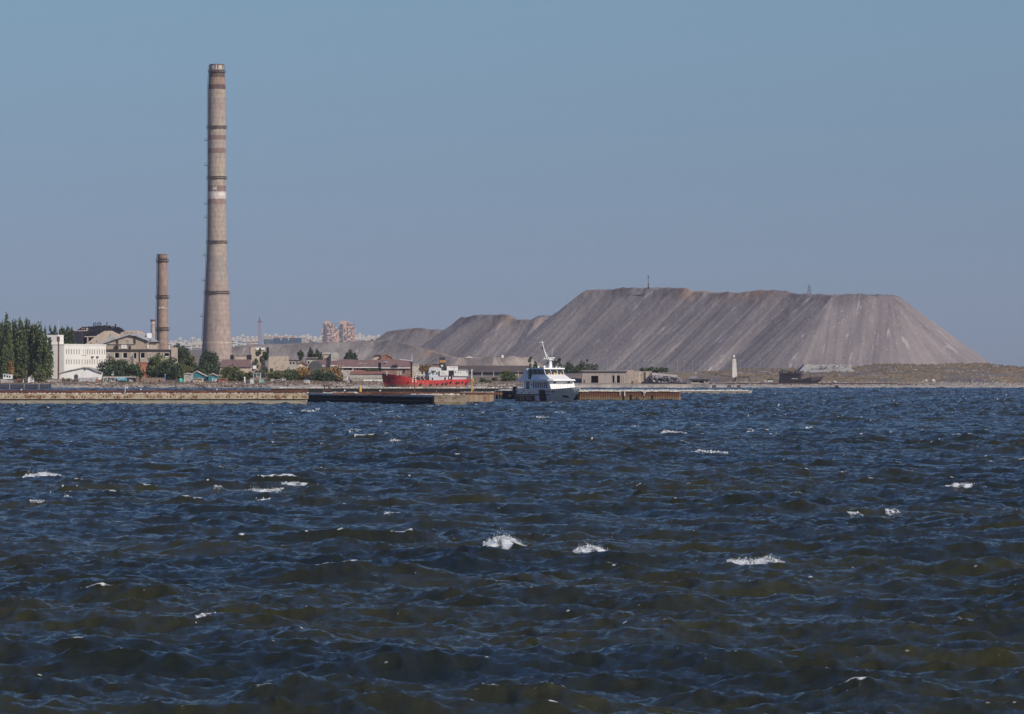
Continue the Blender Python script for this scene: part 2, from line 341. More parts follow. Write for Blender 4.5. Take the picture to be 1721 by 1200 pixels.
def build_land():
    us = np.concatenate([np.linspace(-0.5, -0.125, 50, endpoint=False), np.linspace(-0.125, 0.125, 1000), np.linspace(0.125, 0.5, 51)[1:]])
    ys = [1500.0]
    while ys[-1] < 14000:
        y = ys[-1]; ys.append(y + (0.8 if y < 1760 else 4 if y < 2300 else 40 if y < 7600 else 400))
    U, Y = np.meshgrid(us, np.array(ys)); Xg = U * Y
    P = np.stack([Xg, Y, land_z(Xg, Y)], 2)
    m = bpy.data.materials.new('dry_ground'); m.use_nodes = True
    n = m.node_tree.nodes; l = m.node_tree.links; b = n['Principled BSDF']; b.inputs['Roughness'].default_value = 0.95
    tc = n.new('ShaderNodeTexCoord')
    def noise(s, det=8, r=0.65, st=(1, 1, 1)):
        mp = n.new('ShaderNodeMapping'); mp.inputs['Scale'].default_value = st; l.new(tc.outputs['Object'], mp.inputs[0])
        q = n.new('ShaderNodeTexNoise'); q.inputs['Scale'].default_value = s; q.inputs['Detail'].default_value = det; q.inputs['Roughness'].default_value = r
        l.new(mp.outputs[0], q.inputs['Vector']); return q.outputs['Fac']
    def ramp(f, els):
        r = n.new('ShaderNodeValToRGB'); l.new(f, r.inputs[0]); e = r.color_ramp.elements
        while len(e) < len(els): e.new(0.5)
        for k, (p, c) in enumerate(els): e[k].position = p; e[k].color = tuple(c) + (1,)
        return r.outputs[0]
    base = ramp(noise(0.035, st=(1, 0.5, 1)), [(0.38, (0.115, 0.10, 0.105)), (0.45, (0.15, 0.125, 0.115)), (0.52, (0.24, 0.165, 0.095)), (0.58, (0.15, 0.125, 0.09)), (0.66, (0.11, 0.10, 0.105))])
    pale = ramp(noise(0.11, st=(1, 0.5, 1)), [(0.60, (0, 0, 0)), (0.68, (1, 1, 1))])
    mx = n.new('ShaderNodeMix'); mx.data_type = 'RGBA'; l.new(pale, mx.inputs[0]); l.new(base, mx.inputs[6]); mx.inputs[7].default_value = (0.36, 0.33, 0.31, 1)
    # shoreline strip: pale gravel low down
    sp = n.new('ShaderNodeSeparateXYZ'); l.new(tc.outputs['Object'], sp.inputs[0])
    mr = n.new('ShaderNodeMapRange'); mr.inputs[1].default_value = 1.9; mr.inputs[2].default_value = 0.7; l.new(sp.outputs['Z'], mr.inputs[0])
    gr = ramp(noise(0.6), [(0.4, (0.24, 0.205, 0.175)), (0.6, (0.38, 0.34, 0.30))])
    m2 = n.new('ShaderNodeMix'); m2.data_type = 'RGBA'; l.new(mr.outputs[0], m2.inputs[0]); l.new(mx.outputs[2], m2.inputs[6]); l.new(gr, m2.inputs[7])
    l.new(m2.outputs[2], b.inputs['Base Color'])
    bp = n.new('ShaderNodeBump'); bp.inputs['Strength'].default_value = 0.8; bp.inputs['Distance'].default_value = 0.4; l.new(noise(0.7), bp.inputs['Height']); l.new(bp.outputs[0], b.inputs['Normal'])
    tag(grid_mesh('ground', P, m, True), kind='structure')
build_land()
def ground(px, d): return float(land_z(np.array([X(px, d)]), np.array([float(d)]))[0])
# ------------------------------------------------------------------ slag heap: talus cones below a set of flat dumping benches
def talus(name, benches, x0, x1, y0, y1, step, slope, pal, base, seed):
    xs = np.arange(x0, x1, step); ys = np.arange(y0, y1, step)
    Xg, Yg = np.meshgrid(xs, ys); H = np.full(Xg.shape, -50.0); S = np.zeros(Xg.shape); Tt = np.zeros(Xg.shape)
    for bi, (pts, thick) in enumerate(benches):
        front = [(X(px, d), d, Z(py, d)) for px, py, d in pts]
        a, b = front[0], front[-1]
        back = [(b[0] + thick[1], b[1] + thick[2], b[2]), (a[0] + thick[0], a[1] + thick[2], a[2])]
        poly = front + back
        best = np.full(Xg.shape, 1e9); zn = np.zeros(Xg.shape); bs = np.zeros(Xg.shape); acc = 0; inside = np.zeros(Xg.shape, bool)
        for k in range(len(poly)):
            p, q = poly[k], poly[(k + 1) % len(poly)]
            ex, ey = q[0] - p[0], q[1] - p[1]; L = math.hypot(ex, ey)
            t = np.clip(((Xg - p[0]) * ex + (Yg - p[1]) * ey) / (L * L), 0, 1)
            rx = Xg - p[0] - t * ex; ry = Yg - p[1] - t * ey; dd = np.hypot(rx, ry)
            along = acc + t * L + np.arctan2(rx * ex + ry * ey, np.abs(rx * ey - ry * ex) + 1e-6) * 26
            mk = dd < best; best = np.where(mk, dd, best); zn = np.where(mk, p[2] + t * (q[2] - p[2]), zn); bs = np.where(mk, along, bs); acc += L
            cr = ((p[1] > Yg) != (q[1] > Yg)) & (Xg < (q[0] - p[0]) * (Yg - p[1]) / (q[1] - p[1] + 1e-9) + p[0]); inside ^= cr
        dist = np.where(inside, 0, best)
        zt = np.where(inside, np.interp(Xg, [f[0] for f in front], [f[2] for f in front]), zn)
        gull = vnoise(bs / 9.0, best / 90.0, seed + bi, 4)
        gf = vnoise(bs / 2.2, best / 30.0, seed + 7 + bi, 3)
        lip = 0.9 * vnoise(Xg / 3.5, Yg / 9, seed + 20, 4) + 0.8 * vnoise(Xg / 14, Yg / 20, seed + 23, 3)
        slp = slope * (1 + 0.025 * gull)
        h = zt + lip * np.exp(-dist / 9) - slp * np.maximum(dist - 0.5 + 0.4 * gf * np.clip(dist / 5, 0, 1), 0) + dist ** 2 * 0.0006
        mk = h > H; H = np.where(mk, h, H); S = np.where(mk, bs + 310 * bi, S); Tt = np.where(mk, np.where(inside, 0, best), Tt)
    H += 0.10 * vnoise(Xg / 0.9, Yg / 0.9, seed + 30, 3)
    H = np.maximum(H, base)
    m = bpy.data.materials.new(name); m.use_nodes = True
    n = m.node_tree.nodes; l = m.node_tree.links; b = n['Principled BSDF']; b.inputs['Roughness'].default_value = 0.95
    aS = n.new('ShaderNodeAttribute'); aS.attribute_name = 'along'; aT = n.new('ShaderNodeAttribute'); aT.attribute_name = 'down'
    def st(su, sv, det=6, r=0.6, off=0):
        cb = n.new('ShaderNodeCombineXYZ'); u = n.new('ShaderNodeMath'); u.operation = 'MULTIPLY_ADD'; u.inputs[1].default_value = su; u.inputs[2].default_value = off
        v = n.new('ShaderNodeMath'); v.operation = 'MULTIPLY'; v.inputs[1].default_value = sv
        l.new(aS.outputs['Fac'], u.inputs[0]); l.new(aT.outputs['Fac'], v.inputs[0]); l.new(u.outputs[0], cb.inputs[0]); l.new(v.outputs[0], cb.inputs[1])
        q = n.new('ShaderNodeTexNoise'); q.inputs['Scale'].default_value = 1; q.inputs['Detail'].default_value = det; q.inputs['Roughness'].default_value = r
        l.new(cb.outputs[0], q.inputs['Vector']); return q.outputs['Fac']
    def ramp(f, els):
        r = n.new('ShaderNodeValToRGB'); l.new(f, r.inputs[0]); e = r.color_ramp.elements
        while len(e) < len(els): e.new(0.5)
        for k, (p, c) in enumerate(els): e[k].position = p; e[k].color = tuple(c) + (1,)
        return r.outputs[0]
    def mix(f, a, c):
        x = n.new('ShaderNodeMix'); x.data_type = 'RGBA'; l.new(f, x.inputs[0]); l.new(a, x.inputs[6])
        if isinstance(c, tuple): x.inputs[7].default_value = c + (1,)
        else: l.new(c, x.inputs[7])
        return x.outputs[2]
    col = ramp(st(0.09, 0.010), [(0.33, pal[0]), (0.5, pal[1]), (0.67, pal[2])])
    col2 = ramp(st(0.42, 0.022, 7, 0.7, 40), [(0.3, (0.80, 0.80, 0.81)), (0.5, (0.97, 0.97, 0.97)), (0.72, (1.18, 1.15, 1.12))])
    mm = n.new('ShaderNodeMix'); mm.data_type = 'RGBA'; mm.blend_type = 'MULTIPLY'; mm.inputs[0].default_value = 0.9; l.new(col, mm.inputs[6]); l.new(col2, mm.inputs[7]); col = mm.outputs[2]
    col = mix(ramp(st(0.26, 0.055, 8, 0.66, 90), [(0.59, (0, 0, 0)), (0.675, (0.9, 0.9, 0.9))]), col, pal[3])       # pale spill trails
    tc = n.new('ShaderNodeTexCoord'); nz = n.new('ShaderNodeTexNoise'); nz.inputs['Scale'].default_value = 0.55; nz.inputs['Detail'].default_value = 9; nz.inputs['Roughness'].default_value = 0.75
    l.new(tc.outputs['Object'], nz.inputs['Vector'])
    col = mix(ramp(nz.outputs['Fac'], [(0.60, (0, 0, 0)), (0.68, (0.55, 0.55, 0.55))]), col, (0.07, 0.06, 0.065))
    nv = n.new('ShaderNodeTexVoronoi'); nv.inputs['Scale'].default_value = 0.36; l.new(tc.outputs['Object'], nv.inputs['Vector'])
    col = mix(ramp(nv.outputs['Distance'], [(0.10, (0.85, 0.85, 0.85)), (0.16, (0, 0, 0))]), col, pal[4])       # loose blocks
    # dark ashy and burnt-orange tips just under the dumping edge
    tm = n.new('ShaderNodeMapRange'); tm.inputs[1].default_value = 9; tm.inputs[2].default_value = 1.5; l.new(aT.outputs['Fac'], tm.inputs[0])
    en = ramp(st(0.05, 0.06, 5, 0.6, 200), [(0.42, (0, 0, 0)), (0.55, (0.75, 0.75, 0.75))])
    mu = n.new('ShaderNodeMath'); mu.operation = 'MULTIPLY'; l.new(tm.outputs[0], mu.inputs[0]); l.new(en, mu.inputs[1])
    col = mix(mu.outputs[0], col, ramp(st(0.025, 0.01, 3, 0.5, 320), [(0.5, (0.11, 0.095, 0.10)), (0.56, (0.30, 0.20, 0.14))]))
    bign = n.new('ShaderNodeTexNoise'); bign.inputs['Scale'].default_value = 0.035; bign.inputs['Detail'].default_value = 6; bign.inputs['Roughness'].default_value = 0.6; l.new(tc.outputs['Object'], bign.inputs['Vector'])
    bm_ = n.new('ShaderNodeMix'); bm_.data_type = 'RGBA'; bm_.blend_type = 'MULTIPLY'; bm_.inputs[0].default_value = 1; l.new(col, bm_.inputs[6]); l.new(ramp(bign.outputs['Fac'], [(0.35, (0.86, 0.84, 0.86)), (0.65, (1.12, 1.10, 1.08))]), bm_.inputs[7]); col = bm_.outputs[2]
    l.new(col, b.inputs['Base Color'])
    bp = n.new('ShaderNodeBump'); bp.inputs['Strength'].default_value = 0.9; bp.inputs['Distance'].default_value = 0.5; l.new(nz.outputs['Fac'], bp.inputs['Height']); l.new(bp.outputs[0], b.inputs['Normal'])
    o = grid_mesh(name, np.stack([Xg, Yg, H], 2), m, True, {'along': S, 'down': Tt})
    return tag(o, kind='structure')
SL = ((0.180, 0.160, 0.168), (0.232, 0.206, 0.206), (0.29, 0.252, 0.235), (0.50, 0.46, 0.44), (0.40, 0.35, 0.33))
talus('slag_hill', [
    ([(1345, 496.5, 2100), (1400, 495, 2082), (1495, 496, 2078), (1511, 500, 2092)], (0, 0, 150)),
    ([(988, 487, 2200), (1050, 484.5, 2185), (1155, 485, 2156), (1166, 490, 2153), (1240, 492, 2130), (1300, 488, 2112), (1325, 491, 2106), (1345, 496.5, 2100)], (30, 0, 160)),
    ([(778, 532, 2240), (800, 529.5, 2230), (850, 529.5, 2214), (870, 536, 2208), (890, 540, 2203), (905, 532.5, 2201), (940, 530.5, 2206), (985, 531, 2220)], (20, 0, 160)),
    ([(652, 557, 2266), (700, 553.5, 2256), (745, 556, 2250), (775, 558, 2252)], (0, 0, 140)),
    ], X(330, 2150), X(1790, 2150), 1985, 2460, 0.62, 0.76, SL, 3.0, 60)
SR = ((0.20, 0.18, 0.175), (0.26, 0.235, 0.22), (0.31, 0.275, 0.25), (0.50, 0.47, 0.43), (0.44, 0.40, 0.36))
talus('rubble_hill', [([(405, 581.5, 2226), (500, 579, 2220), (560, 576, 2214), (640, 573, 2208), (664, 574.5, 2202), (690, 579, 2192), (720, 588, 2180), (750, 597, 2168), (775, 604, 2160)], (0, 0, 150))],
      X(330, 2150), X(860, 2150), 2050, 2400, 0.62, 0.60, SR, 3.0, 91)
SB = ((0.25, 0.205, 0.185), (0.31, 0.26, 0.23), (0.36, 0.30, 0.26), (0.52, 0.47, 0.42), (0.46, 0.41, 0.36))
talus('slag_bench', [([(735, 602, 1905), (770, 600.5, 1890), (830, 601, 1885), (890, 603, 1890)], (0, 0, 60))], X(690, 1880), X(930, 1880), 1862, 1990, 0.5, 0.62, SB, 6.6, 75)
# ------------------------------------------------------------------ things: an Empty at the base, pixel measures turned into metres at its distance
class Thing:
    def __init__(s, name, label, cat, px, d, py=None, z=None, rot=0, group=None):
        s.px, s.d, s.m = px, d, M(d)
        z = z if z is not None else (Z(py, d) if py is not None else ground(px, d))
        s.z0 = z; s.py = HZ + (CH - z) / s.m
        s.o = bpy.data.objects.new(name, None); C.objects.link(s.o); s.o.empty_display_size = 0.5
        s.o.location = (X(px, d), d, z); s.o.rotation_euler = (0, 0, rad(rot)); tag(s.o, label, cat, group)
    def x(s, px): return (px - s.px) * s.m
    def z(s, py): return (s.py - py) * s.m
    def part(s, name, mb, m, parent=None, smooth=False, label=None):
        o = mb.build(name, m, parent or s.o, smooth)
        if label: o['label'] = label
        return o
def dup(root, loc, rotz=None, label=None, group=None):
    r = root.copy(); C.objects.link(r); r.location = loc
    if rotz is not None: r.rotation_euler = (0, 0, rotz)
    if label: r['label'] = label
    if group: r['group'] = group
    for ch in list(root.children):
        c = ch.copy(); C.objects.link(c); c.parent = r
        for g in ch.children:
            e = g.copy(); C.objects.link(e); e.parent = c
    return r
def inst(src, parent, loc, rz=0, sc3=None):       # a repeated part sharing its mesh
    c = src.copy(); C.objects.link(c); c.parent = parent; c.location = loc; c.rotation_euler = (0, 0, rz)
    if sc3: c.scale = sc3
    return c
m_dark = mat('dark_steel', (0.035, 0.03, 0.032), (0.06, 0.045, 0.04), 1.2, 0.7)
m_rust = mat('rusty_iron', (0.16, 0.065, 0.035), (0.09, 0.042, 0.03), 0.9, 0.9, c3=(0.25, 0.11, 0.05), streak=0.5)
m_conc = mat('weathered_concrete', (0.36, 0.33, 0.28), (0.27, 0.24, 0.20), 0.35, 0.9, c3=(0.17, 0.15, 0.13), streak=0.5)
m_white = mat('white_paint', (0.78, 0.77, 0.74), (0.68, 0.67, 0.65), 0.3, 0.6)
m_glass = mat('window_glass', (0.05, 0.06, 0.075), (0.09, 0.10, 0.11), 0.8, 0.15)
m_void = mat('dark_opening', (0.012, 0.013, 0.018), (0.02, 0.02, 0.024), 1, 0.9)
# ------------------------------------------------------------------ chimneys
def band_mat(name, bands, zmax, mottle=0.24, mscale=(0.5, 0.5, 0.22)):
    m = bpy.data.materials.new(name); m.use_nodes = True
    n = m.node_tree.nodes; l = m.node_tree.links; b = n['Principled BSDF']; b.inputs['Roughness'].default_value = 0.92
    tc = n.new('ShaderNodeTexCoord'); sp = n.new('ShaderNodeSeparateXYZ'); l.new(tc.outputs['Object'], sp.inputs[0])
    nz = n.new('ShaderNodeTexNoise'); nz.inputs['Scale'].default_value = 1.2; nz.inputs['Detail'].default_value = 6; l.new(tc.outputs['Object'], nz.inputs['Vector'])
    wob = n.new('ShaderNodeMath'); wob.operation = 'MULTIPLY_ADD'; l.new(nz.outputs['Fac'], wob.inputs[0]); wob.inputs[1].default_value = 0.9; l.new(sp.outputs['Z'], wob.inputs[2])
    dv = n.new('ShaderNodeMath'); dv.operation = 'DIVIDE'; l.new(wob.outputs[0], dv.inputs[0]); dv.inputs[1].default_value = zmax
    rp = n.new('ShaderNodeValToRGB'); rp.color_ramp.interpolation = 'CONSTANT'; e = rp.color_ramp.elements
    while len(e) < len(bands): e.new(0.5)
    for k, (z, c) in enumerate(bands): e[k].position = max(0, min(1, (z + 0.45) / zmax)) if k else 0; e[k].color = tuple(c) + (1,)
    l.new(dv.outputs[0], rp.inputs[0])
    # courses of brick / pour lines and mottling
    mp = n.new('ShaderNodeMapping'); mp.inputs['Scale'].default_value = mscale; l.new(tc.outputs['Object'], mp.inputs[0])
    n2 = n.new('ShaderNodeTexNoise'); n2.inputs['Scale'].default_value = 1.5; n2.inputs['Detail'].default_value = 8; n2.inputs['Roughness'].default_value = 0.7; l.new(mp.outputs[0], n2.inputs['Vector'])
    cr = n.new('ShaderNodeValToRGB'); cr.color_ramp.elements[0].position = 0.3; cr.color_ramp.elements[1].position = 0.7
    cr.color_ramp.elements[0].color = (1 - mottle * 1.6,) * 3 + (1,); cr.color_ramp.elements[1].color = (1 + mottle, 1 + mottle * 0.9, 1 + mottle * 0.8, 1); l.new(n2.outputs['Fac'], cr.inputs[0])
    mx = n.new('ShaderNodeMix'); mx.data_type = 'RGBA'; mx.blend_type = 'MULTIPLY'; mx.inputs[0].default_value = 1; l.new(rp.outputs[0], mx.inputs[6]); l.new(cr.outputs[0], mx.inputs[7])
    wv = n.new('ShaderNodeMath'); wv.operation = 'MULTIPLY'; l.new(sp.outputs['Z'], wv.inputs[0]); wv.inputs[1].default_value = 0.45
    fr = n.new('ShaderNodeMath'); fr.operation = 'FRACT'; l.new(wv.outputs[0], fr.inputs[0])
    ls = n.new('ShaderNodeMath'); ls.operation = 'LESS_THAN'; ls.inputs[1].default_value = 0.16; l.new(fr.outputs[0], ls.inputs[0])
    sc_ = n.new('ShaderNodeMath'); sc_.operation = 'MULTIPLY'; sc_.inputs[1].default_value = 0.22; l.new(ls.outputs[0], sc_.inputs[0])
    m3 = n.new('ShaderNodeMix'); m3.data_type = 'RGBA'; l.new(sc_.outputs[0], m3.inputs[0]); l.new(mx.outputs[2], m3.inputs[6]); m3.inputs[7].default_value = (0.12, 0.09, 0.08, 1)
    l.new(m3.outputs[2], b.inputs['Base Color'])
    return m
def walkway(r, z, drop=0.9, n=24):
    f = MB(); f.lathe([(r, z), (r + 0.7, z), (r + 0.7, z + 0.14), (r, z + 0.14)], 36)
    for k in range(n):
        a = 6.2832 * k / n; c, s = math.cos(a), math.sin(a)
        f.tube((c * (r + 0.66), s * (r + 0.66), z), (c * (r + 0.66), s * (r + 0.66), z + 0.9), 0.03, n=4)
        if k % 2 == 0: f.tube((c * (r - 0.05), s * (r - 0.05), z - drop), (c * (r + 0.6), s * (r + 0.6), z), 0.07, n=4)
    f.lathe([(r + 0.64, z + 0.87), (r + 0.69, z + 0.87), (r + 0.69, z + 0.93), (r + 0.64, z + 0.93)], 36)
    return f
def chimney(px, d, prof, bands, rings, label, extra=None, stub=(), zb=None):
    t = Thing('factory_chimney', label, 'chimney', px, d, z=zb)
    zs = [t.z(y) for y, wd in prof]; rr = [wd * t.m / 2 for y, wd in prof]
    top = zs[0]
    def rad_at(z): return float(np.interp(z, zs[::-1], rr[::-1]))
    zz = np.linspace(zs[-1], top, 90); pr = [(rad_at(z), z) for z in zz]
    pr += [(pr[-1][0] - 0.45, top), (pr[-1][0] - 0.45, top - 3)]
    bm_ = band_mat('chimney_shaft', [(t.z(y) if y else 0, c) for y, c in bands], top + 1)
    sh = MB().lathe(pr, 64)
    if extra: extra(t, rad_at, sh)
    t.part('shaft', sh, [bm_, m_white, m_dark], smooth=False)
    for y in rings:
        z = t.z(y); t.part('walkway', walkway(rad_at(z), z), mat('walkway_steel', (0.15, 0.115, 0.10), (0.11, 0.085, 0.08), 0.5, 0.8))
    lad = MB()
    z = t.z(rings[-1]) - 22
    zl = max(z, 6)
    ang = rad(184)
    prev = None
    for zc in np.arange(zl, top, 0.9):
        r = rad_at(zc) + 0.35; p = (r * math.cos(ang), r * math.sin(ang), zc)
        if prev: lad.tube(prev, p, 0.09, n=4); lad.tube((prev[0], prev[1] + 0.5, prev[2]), (p[0], p[1] + 0.5, p[2]), 0.09, n=4)
        lad.box(p[0] - 0.03, p[0] + 0.35, p[1], p[1] + 0.5, zc - 0.04, zc + 0.04); prev = p
    t.part('ladder', lad, m_dark)
    for y in stub:
        z = t.z(y); r = rad_at(z)
        s = MB().box(-r - 1.7, -r + 0.1, -0.6, 0.6, z - 0.09, z + 0.09)
        for a in (-1.6, -0.9): s.tube((-r + a, -0.6, z), (-r + a, -0.6, z + 1.0), 0.05, n=4)
        s.tube((-r - 1.6, -0.6, z + 1.0), (-r, -0.6, z + 1.0), 0.05, n=4)
        t.part('ladder_platform', s, m_dark)
    return t, rad_at, bm_
A_ = (0.37, 0.305, 0.25); B_ = (0.32, 0.28, 0.25); BR = (0.235, 0.16, 0.15); W_ = (0.62, 0.56, 0.51); DK = (0.125, 0.08, 0.075); PK = (0.345, 0.275, 0.24)
def stroke(mb, pts, wd, fn):
    for (u0, v0), (u1, v1) in zip(pts[:-1], pts[1:]):
        L = math.hypot(u1 - u0, v1 - v0); nx, nz = -(v1 - v0) / L * wd, (u1 - u0) / L * wd
        mb.face([fn(u0 - nx, v0 - nz), fn(u1 - nx, v1 - nz), fn(u1 + nx, v1 + nz), fn(u0 + nx, v0 + nz)])
def big_extra(t, ra, mk):     # painted number on the dark band, dark vents round the crown
    def on(u, z, off=0.04):
        r = ra(z) + off; a = -math.pi / 2 + u / r; return (r * math.cos(a), r * math.sin(a), z)
    z = t.z(319); mk.cur = 1
    stroke(mk, [(-1.7, z + 1.1), (-1.0, z + 1.1), (-1.0, z), (-1.6, z)], 0.13, on); stroke(mk, [(-1.7, z + .55), (-1.0, z + .55)], 0.11, on)
    stroke(mk, [(0.3, z + 1.1), (-0.4, z + 1.1), (-0.4, z), (0.3, z)], 0.13, on); stroke(mk, [(-0.4, z + .55), (0.2, z + .55)], 0.11, on)
    mk.cur = 2
    for k in range(18):
        a = 6.2832 * k / 18; z1 = t.z(110); r = ra(z1) + 0.03
        if k % 3: mk.box(r * math.cos(a) - 0.25, r * math.cos(a) + 0.25, r * math.sin(a) - 0.05, r * math.sin(a) + 0.05, t.z(119), z1)
    mk.cur = 0
def small_extra(t, rs, wm):
    wm.cur = 1
    for u, v in [(-1.2, 517), (-0.9, 518), (-0.3, 516.6), (0.0, 517.6), (0.3, 516.5), (0.6, 517.2), (0.9, 517.8), (1.5, 519)]:
        z = t.z(v); r = rs(z) + 0.03; a = -math.pi / 2 + u / r; wm.box(r * math.cos(a) - 0.16, r * math.cos(a) + 0.16, r * math.sin(a) - 0.02, r * math.sin(a) + 0.05, z - 0.12, z + 0.14)
    wm.cur = 0
big, ra, _ = chimney(364.5, 2200,
    [(108, 24), (119, 25), (126, 26.5), (150, 29.5), (215, 30), (330, 30.5), (405, 32), (440, 35), (493, 40.5), (550, 46), (607, 52)],
    [(0, PK), (578, (0.44, 0.37, 0.30)), (576.6, PK), (470, B_), (430, A_), (346, (0.29, 0.20, 0.17)), (336, W_), (324, BR), (313.5, A_), (259, BR), (250, (0.37, 0.31, 0.27)), (237, BR), (229, A_), (190, PK), (165, A_), (152, DK), (144, (0.31, 0.22, 0.165)), (131, DK), (121, (0.48, 0.41, 0.36)), (110, DK)],
    [121, 215, 300, 408, 493], 'very tall tapered concrete chimney with brown and white bands and ring walkways', big_extra, stub=(236, 278, 343, 366, 430, 472, 532))
BK = (0.27, 0.19, 0.155); BK2 = (0.30, 0.215, 0.175)
sm_, rs_, _ = chimney(273, 1900, [(427, 16.5), (436, 16.2), (445, 16.6), (500, 18), (554, 19.5), (590, 20.5), (630, 21.5)],
    [(0, BK2), (500, BK), (480, BK2), (436, (0.21, 0.13, 0.105)), (432, (0.30, 0.20, 0.16)), (429.5, (0.17, 0.11, 0.09))],
    [439, 500, 554], 'shorter brown brick chimney rising behind the gabled factory building', small_extra)
t = Thing('factory_chimney', 'faint thin chimney far off, just left of the brick chimney', 'chimney', 257, 4600)
t.part('shaft', MB().lathe([(2.6, 0), (2.1, t.z(560)), (1.9, t.z(539))], 20), band_mat('far_shaft', [(0, (0.36, 0.30, 0.28)), (t.z(548), (0.30, 0.22, 0.2)), (t.z(544), (0.42, 0.36, 0.34))], t.z(538)), smooth=True)
t.part('crown', MB().lathe([(2.3, t.z(540)), (2.5, t.z(538)), (2.3, t.z(536.8))], 20), m_rust)
# ------------------------------------------------------------------ masts
def lattice(mb, w0, w1, h, n, r=0.12, x=0, y=0):
    for k in range(n):
        z0, z1 = h * k / n, h * (k + 1) / n; a, b = w0 + (w1 - w0) * k / n, w0 + (w1 - w0) * (k + 1) / n
        c0 = [(x + sx * a / 2, y + sy * a / 2, z0) for sx, sy in ((-1, -1), (1, -1), (1, 1), (-1, 1))]; c1 = [(x + sx * b / 2, y + sy * b / 2, z1) for sx, sy in ((-1, -1), (1, -1), (1, 1), (-1, 1))]
        for i in range(4):
            mb.tube(c0[i], c1[i], r, n=4); mb.tube(c0[i], c1[(i + 1) % 4], r * 0.7, n=4); mb.tube(c1[i], c1[(i + 1) % 4], r * 0.6, n=4)
    return mb
t = Thing('radio_mast', 'tapering red lattice mast in front of the pale city blocks', 'mast', 436.5, 3400, py=592)
t.part('lattice', lattice(MB(), 2.7, 1.3, t.z(540), 16, 0.13), mat('mast_red', (0.27, 0.12, 0.11), (0.36, 0.26, 0.24), 0.15, 0.8))
t.part('antenna', MB().tube((0, 0, t.z(541)), (0, 0, t.z(533)), 0.28, n=6).box(-1.7, 1.7, -0.6, 0.6, t.z(541.4), t.z(540.2)), m_dark)
t = Thing('radio_mast', 'thin dark mast on the crest of the slag hill', 'mast', 1089.5, 2168, py=486)
t.part('pole', MB().tube((0, 0, 0), (0, 0, t.z(465)), 0.16, 0.09, n=6), m_dark)
t.part('antenna', MB().tube((-0.35, 0, t.z(465)), (0.35, 0, t.z(465)), 0.14, n=5).tube((0, 0, t.z(466)), (0, 0, t.z(463)), 0.2, n=6), m_dark)
t.part('cabinet', MB().box(-0.25, 0.3, -0.3, 0.3, t.z(480), t.z(477)), m_dark); t.part('cabinet', MB().box(-0.3, 0.5, -0.3, 0.3, 0.1, t.z(482)), m_dark)
t = Thing('pylon', 'small lattice pylon standing on the slag hill crest, right of the mast', 'pylon', 1360, 2110, py=497)
t.part('lattice', lattice(MB(), 1.7, 0.5, t.z(478.5), 6, 0.055), m_dark)
for a_, y_ in ((0.9, 483), (0.7, 488)): t.part('cross_arm', MB().tube((-a_, 0, t.z(y_)), (a_, 0, t.z(y_)), 0.06, n=4), m_dark)
# ------------------------------------------------------------------ far city
cols = [((0.62, 0.60, 0.57), 'white'), ((0.50, 0.47, 0.43), 'grey'), ((0.60, 0.50, 0.40), 'cream'), ((0.44, 0.45, 0.47), 'blue-grey'), ((0.55, 0.42, 0.36), 'pinkish')]
cm = [mat('render_' + n_.replace('-', '_'), c, tuple(v * 0.82 for v in c), 0.03, 0.9) for c, n_ in cols]
m_win = mat('far_windows', (0.12, 0.14, 0.17), (0.20, 0.21, 0.23), 0.2, 0.4)
ORD = ['leftmost', 'second', 'third', 'fourth', 'fifth', 'sixth', 'seventh', 'eighth', 'ninth', 'tenth', 'eleventh', 'twelfth', 'thirteenth', 'fourteenth', 'fifteenth', 'sixteenth', 'seventeenth', 'eighteenth', 'nineteenth', 'twentieth']
def city_block(px0, px1, y1, d, ci, label, rot=0, group='distant apartment blocks of the city', storey=2.9):
    pc = (px0 + px1) / 2; t = Thing('apartment_block', label, 'apartment block', pc, d, rot=rot, group=group)
    x0, x1, h = t.x(px0), t.x(px1), max(6, t.z(y1)); h = t.z(y1) if t.z(y1) > 6 else 6
    dep = 13
    wv = MB().box(x0, x1, 0, dep, -6, h); wv.cur = 1
    n = max(2, int(h / storey)); nb = max(2, int((x1 - x0) / 5.2))
    for k in range(n):
        zc = h - (k + 0.62) * h / n
        for i in range(nb):
            xc = x0 + (i + 0.5) * (x1 - x0) / nb
            if random.random() < 0.9: wv.box(xc - 1.5, xc + 1.5, -0.08, 0.05, zc - 0.8, zc + 0.8)
    t.part('wall', wv, [cm[ci], m_win])
    t.part('roof', MB().box(x0 - 0.3, x1 + 0.3, -0.3, dep + 0.3, h, h + 0.5).box(x0 + (x1 - x0) * 0.3, x0 + (x1 - x0) * 0.3 + 4, 3, 8, h + 0.5, h + 3), cm[1])
    return t
rc = random.Random(4)
def row(pa, pb, ya, yb, d0, d1, wmin, wmax, where, cat='distant'):
    x = pa; i = 0; items = []
    while x < pb:
        w_ = rc.uniform(wmin, wmax); items.append((x, min(x + w_, pb + 2))); x += w_ + rc.uniform(-0.5, 2.0)
    for i, (a, b) in enumerate(items):
        ci = rc.choice([0, 0, 1, 2, 3, 0, 4]); y1 = rc.uniform(ya, yb)
        city_block(a, b, y1, rc.uniform(d0, d1), ci, f"{cols[ci][1]} faraway block, {ORD[min(i, 19)]} from the left {where}")
row(283, 342, 569, 577, 6700, 7300, 6, 12, 'between the two chimneys, upper row')
row(286, 340, 577, 583, 5700, 6000, 4, 9, 'between the two chimneys, lower row')
row(388, 432, 563, 571, 6900, 7300, 5, 9, 'between big chimney and mast, skyline row')
row(388, 432, 571, 577, 6150, 6400, 4, 8, 'between big chimney and mast, lower row')
row(442, 540, 562, 568, 7000, 7400, 6, 12, 'behind the long blue block')
row(505, 541, 566, 573, 6200, 6400, 7, 11, 'right of the blue block, front row')
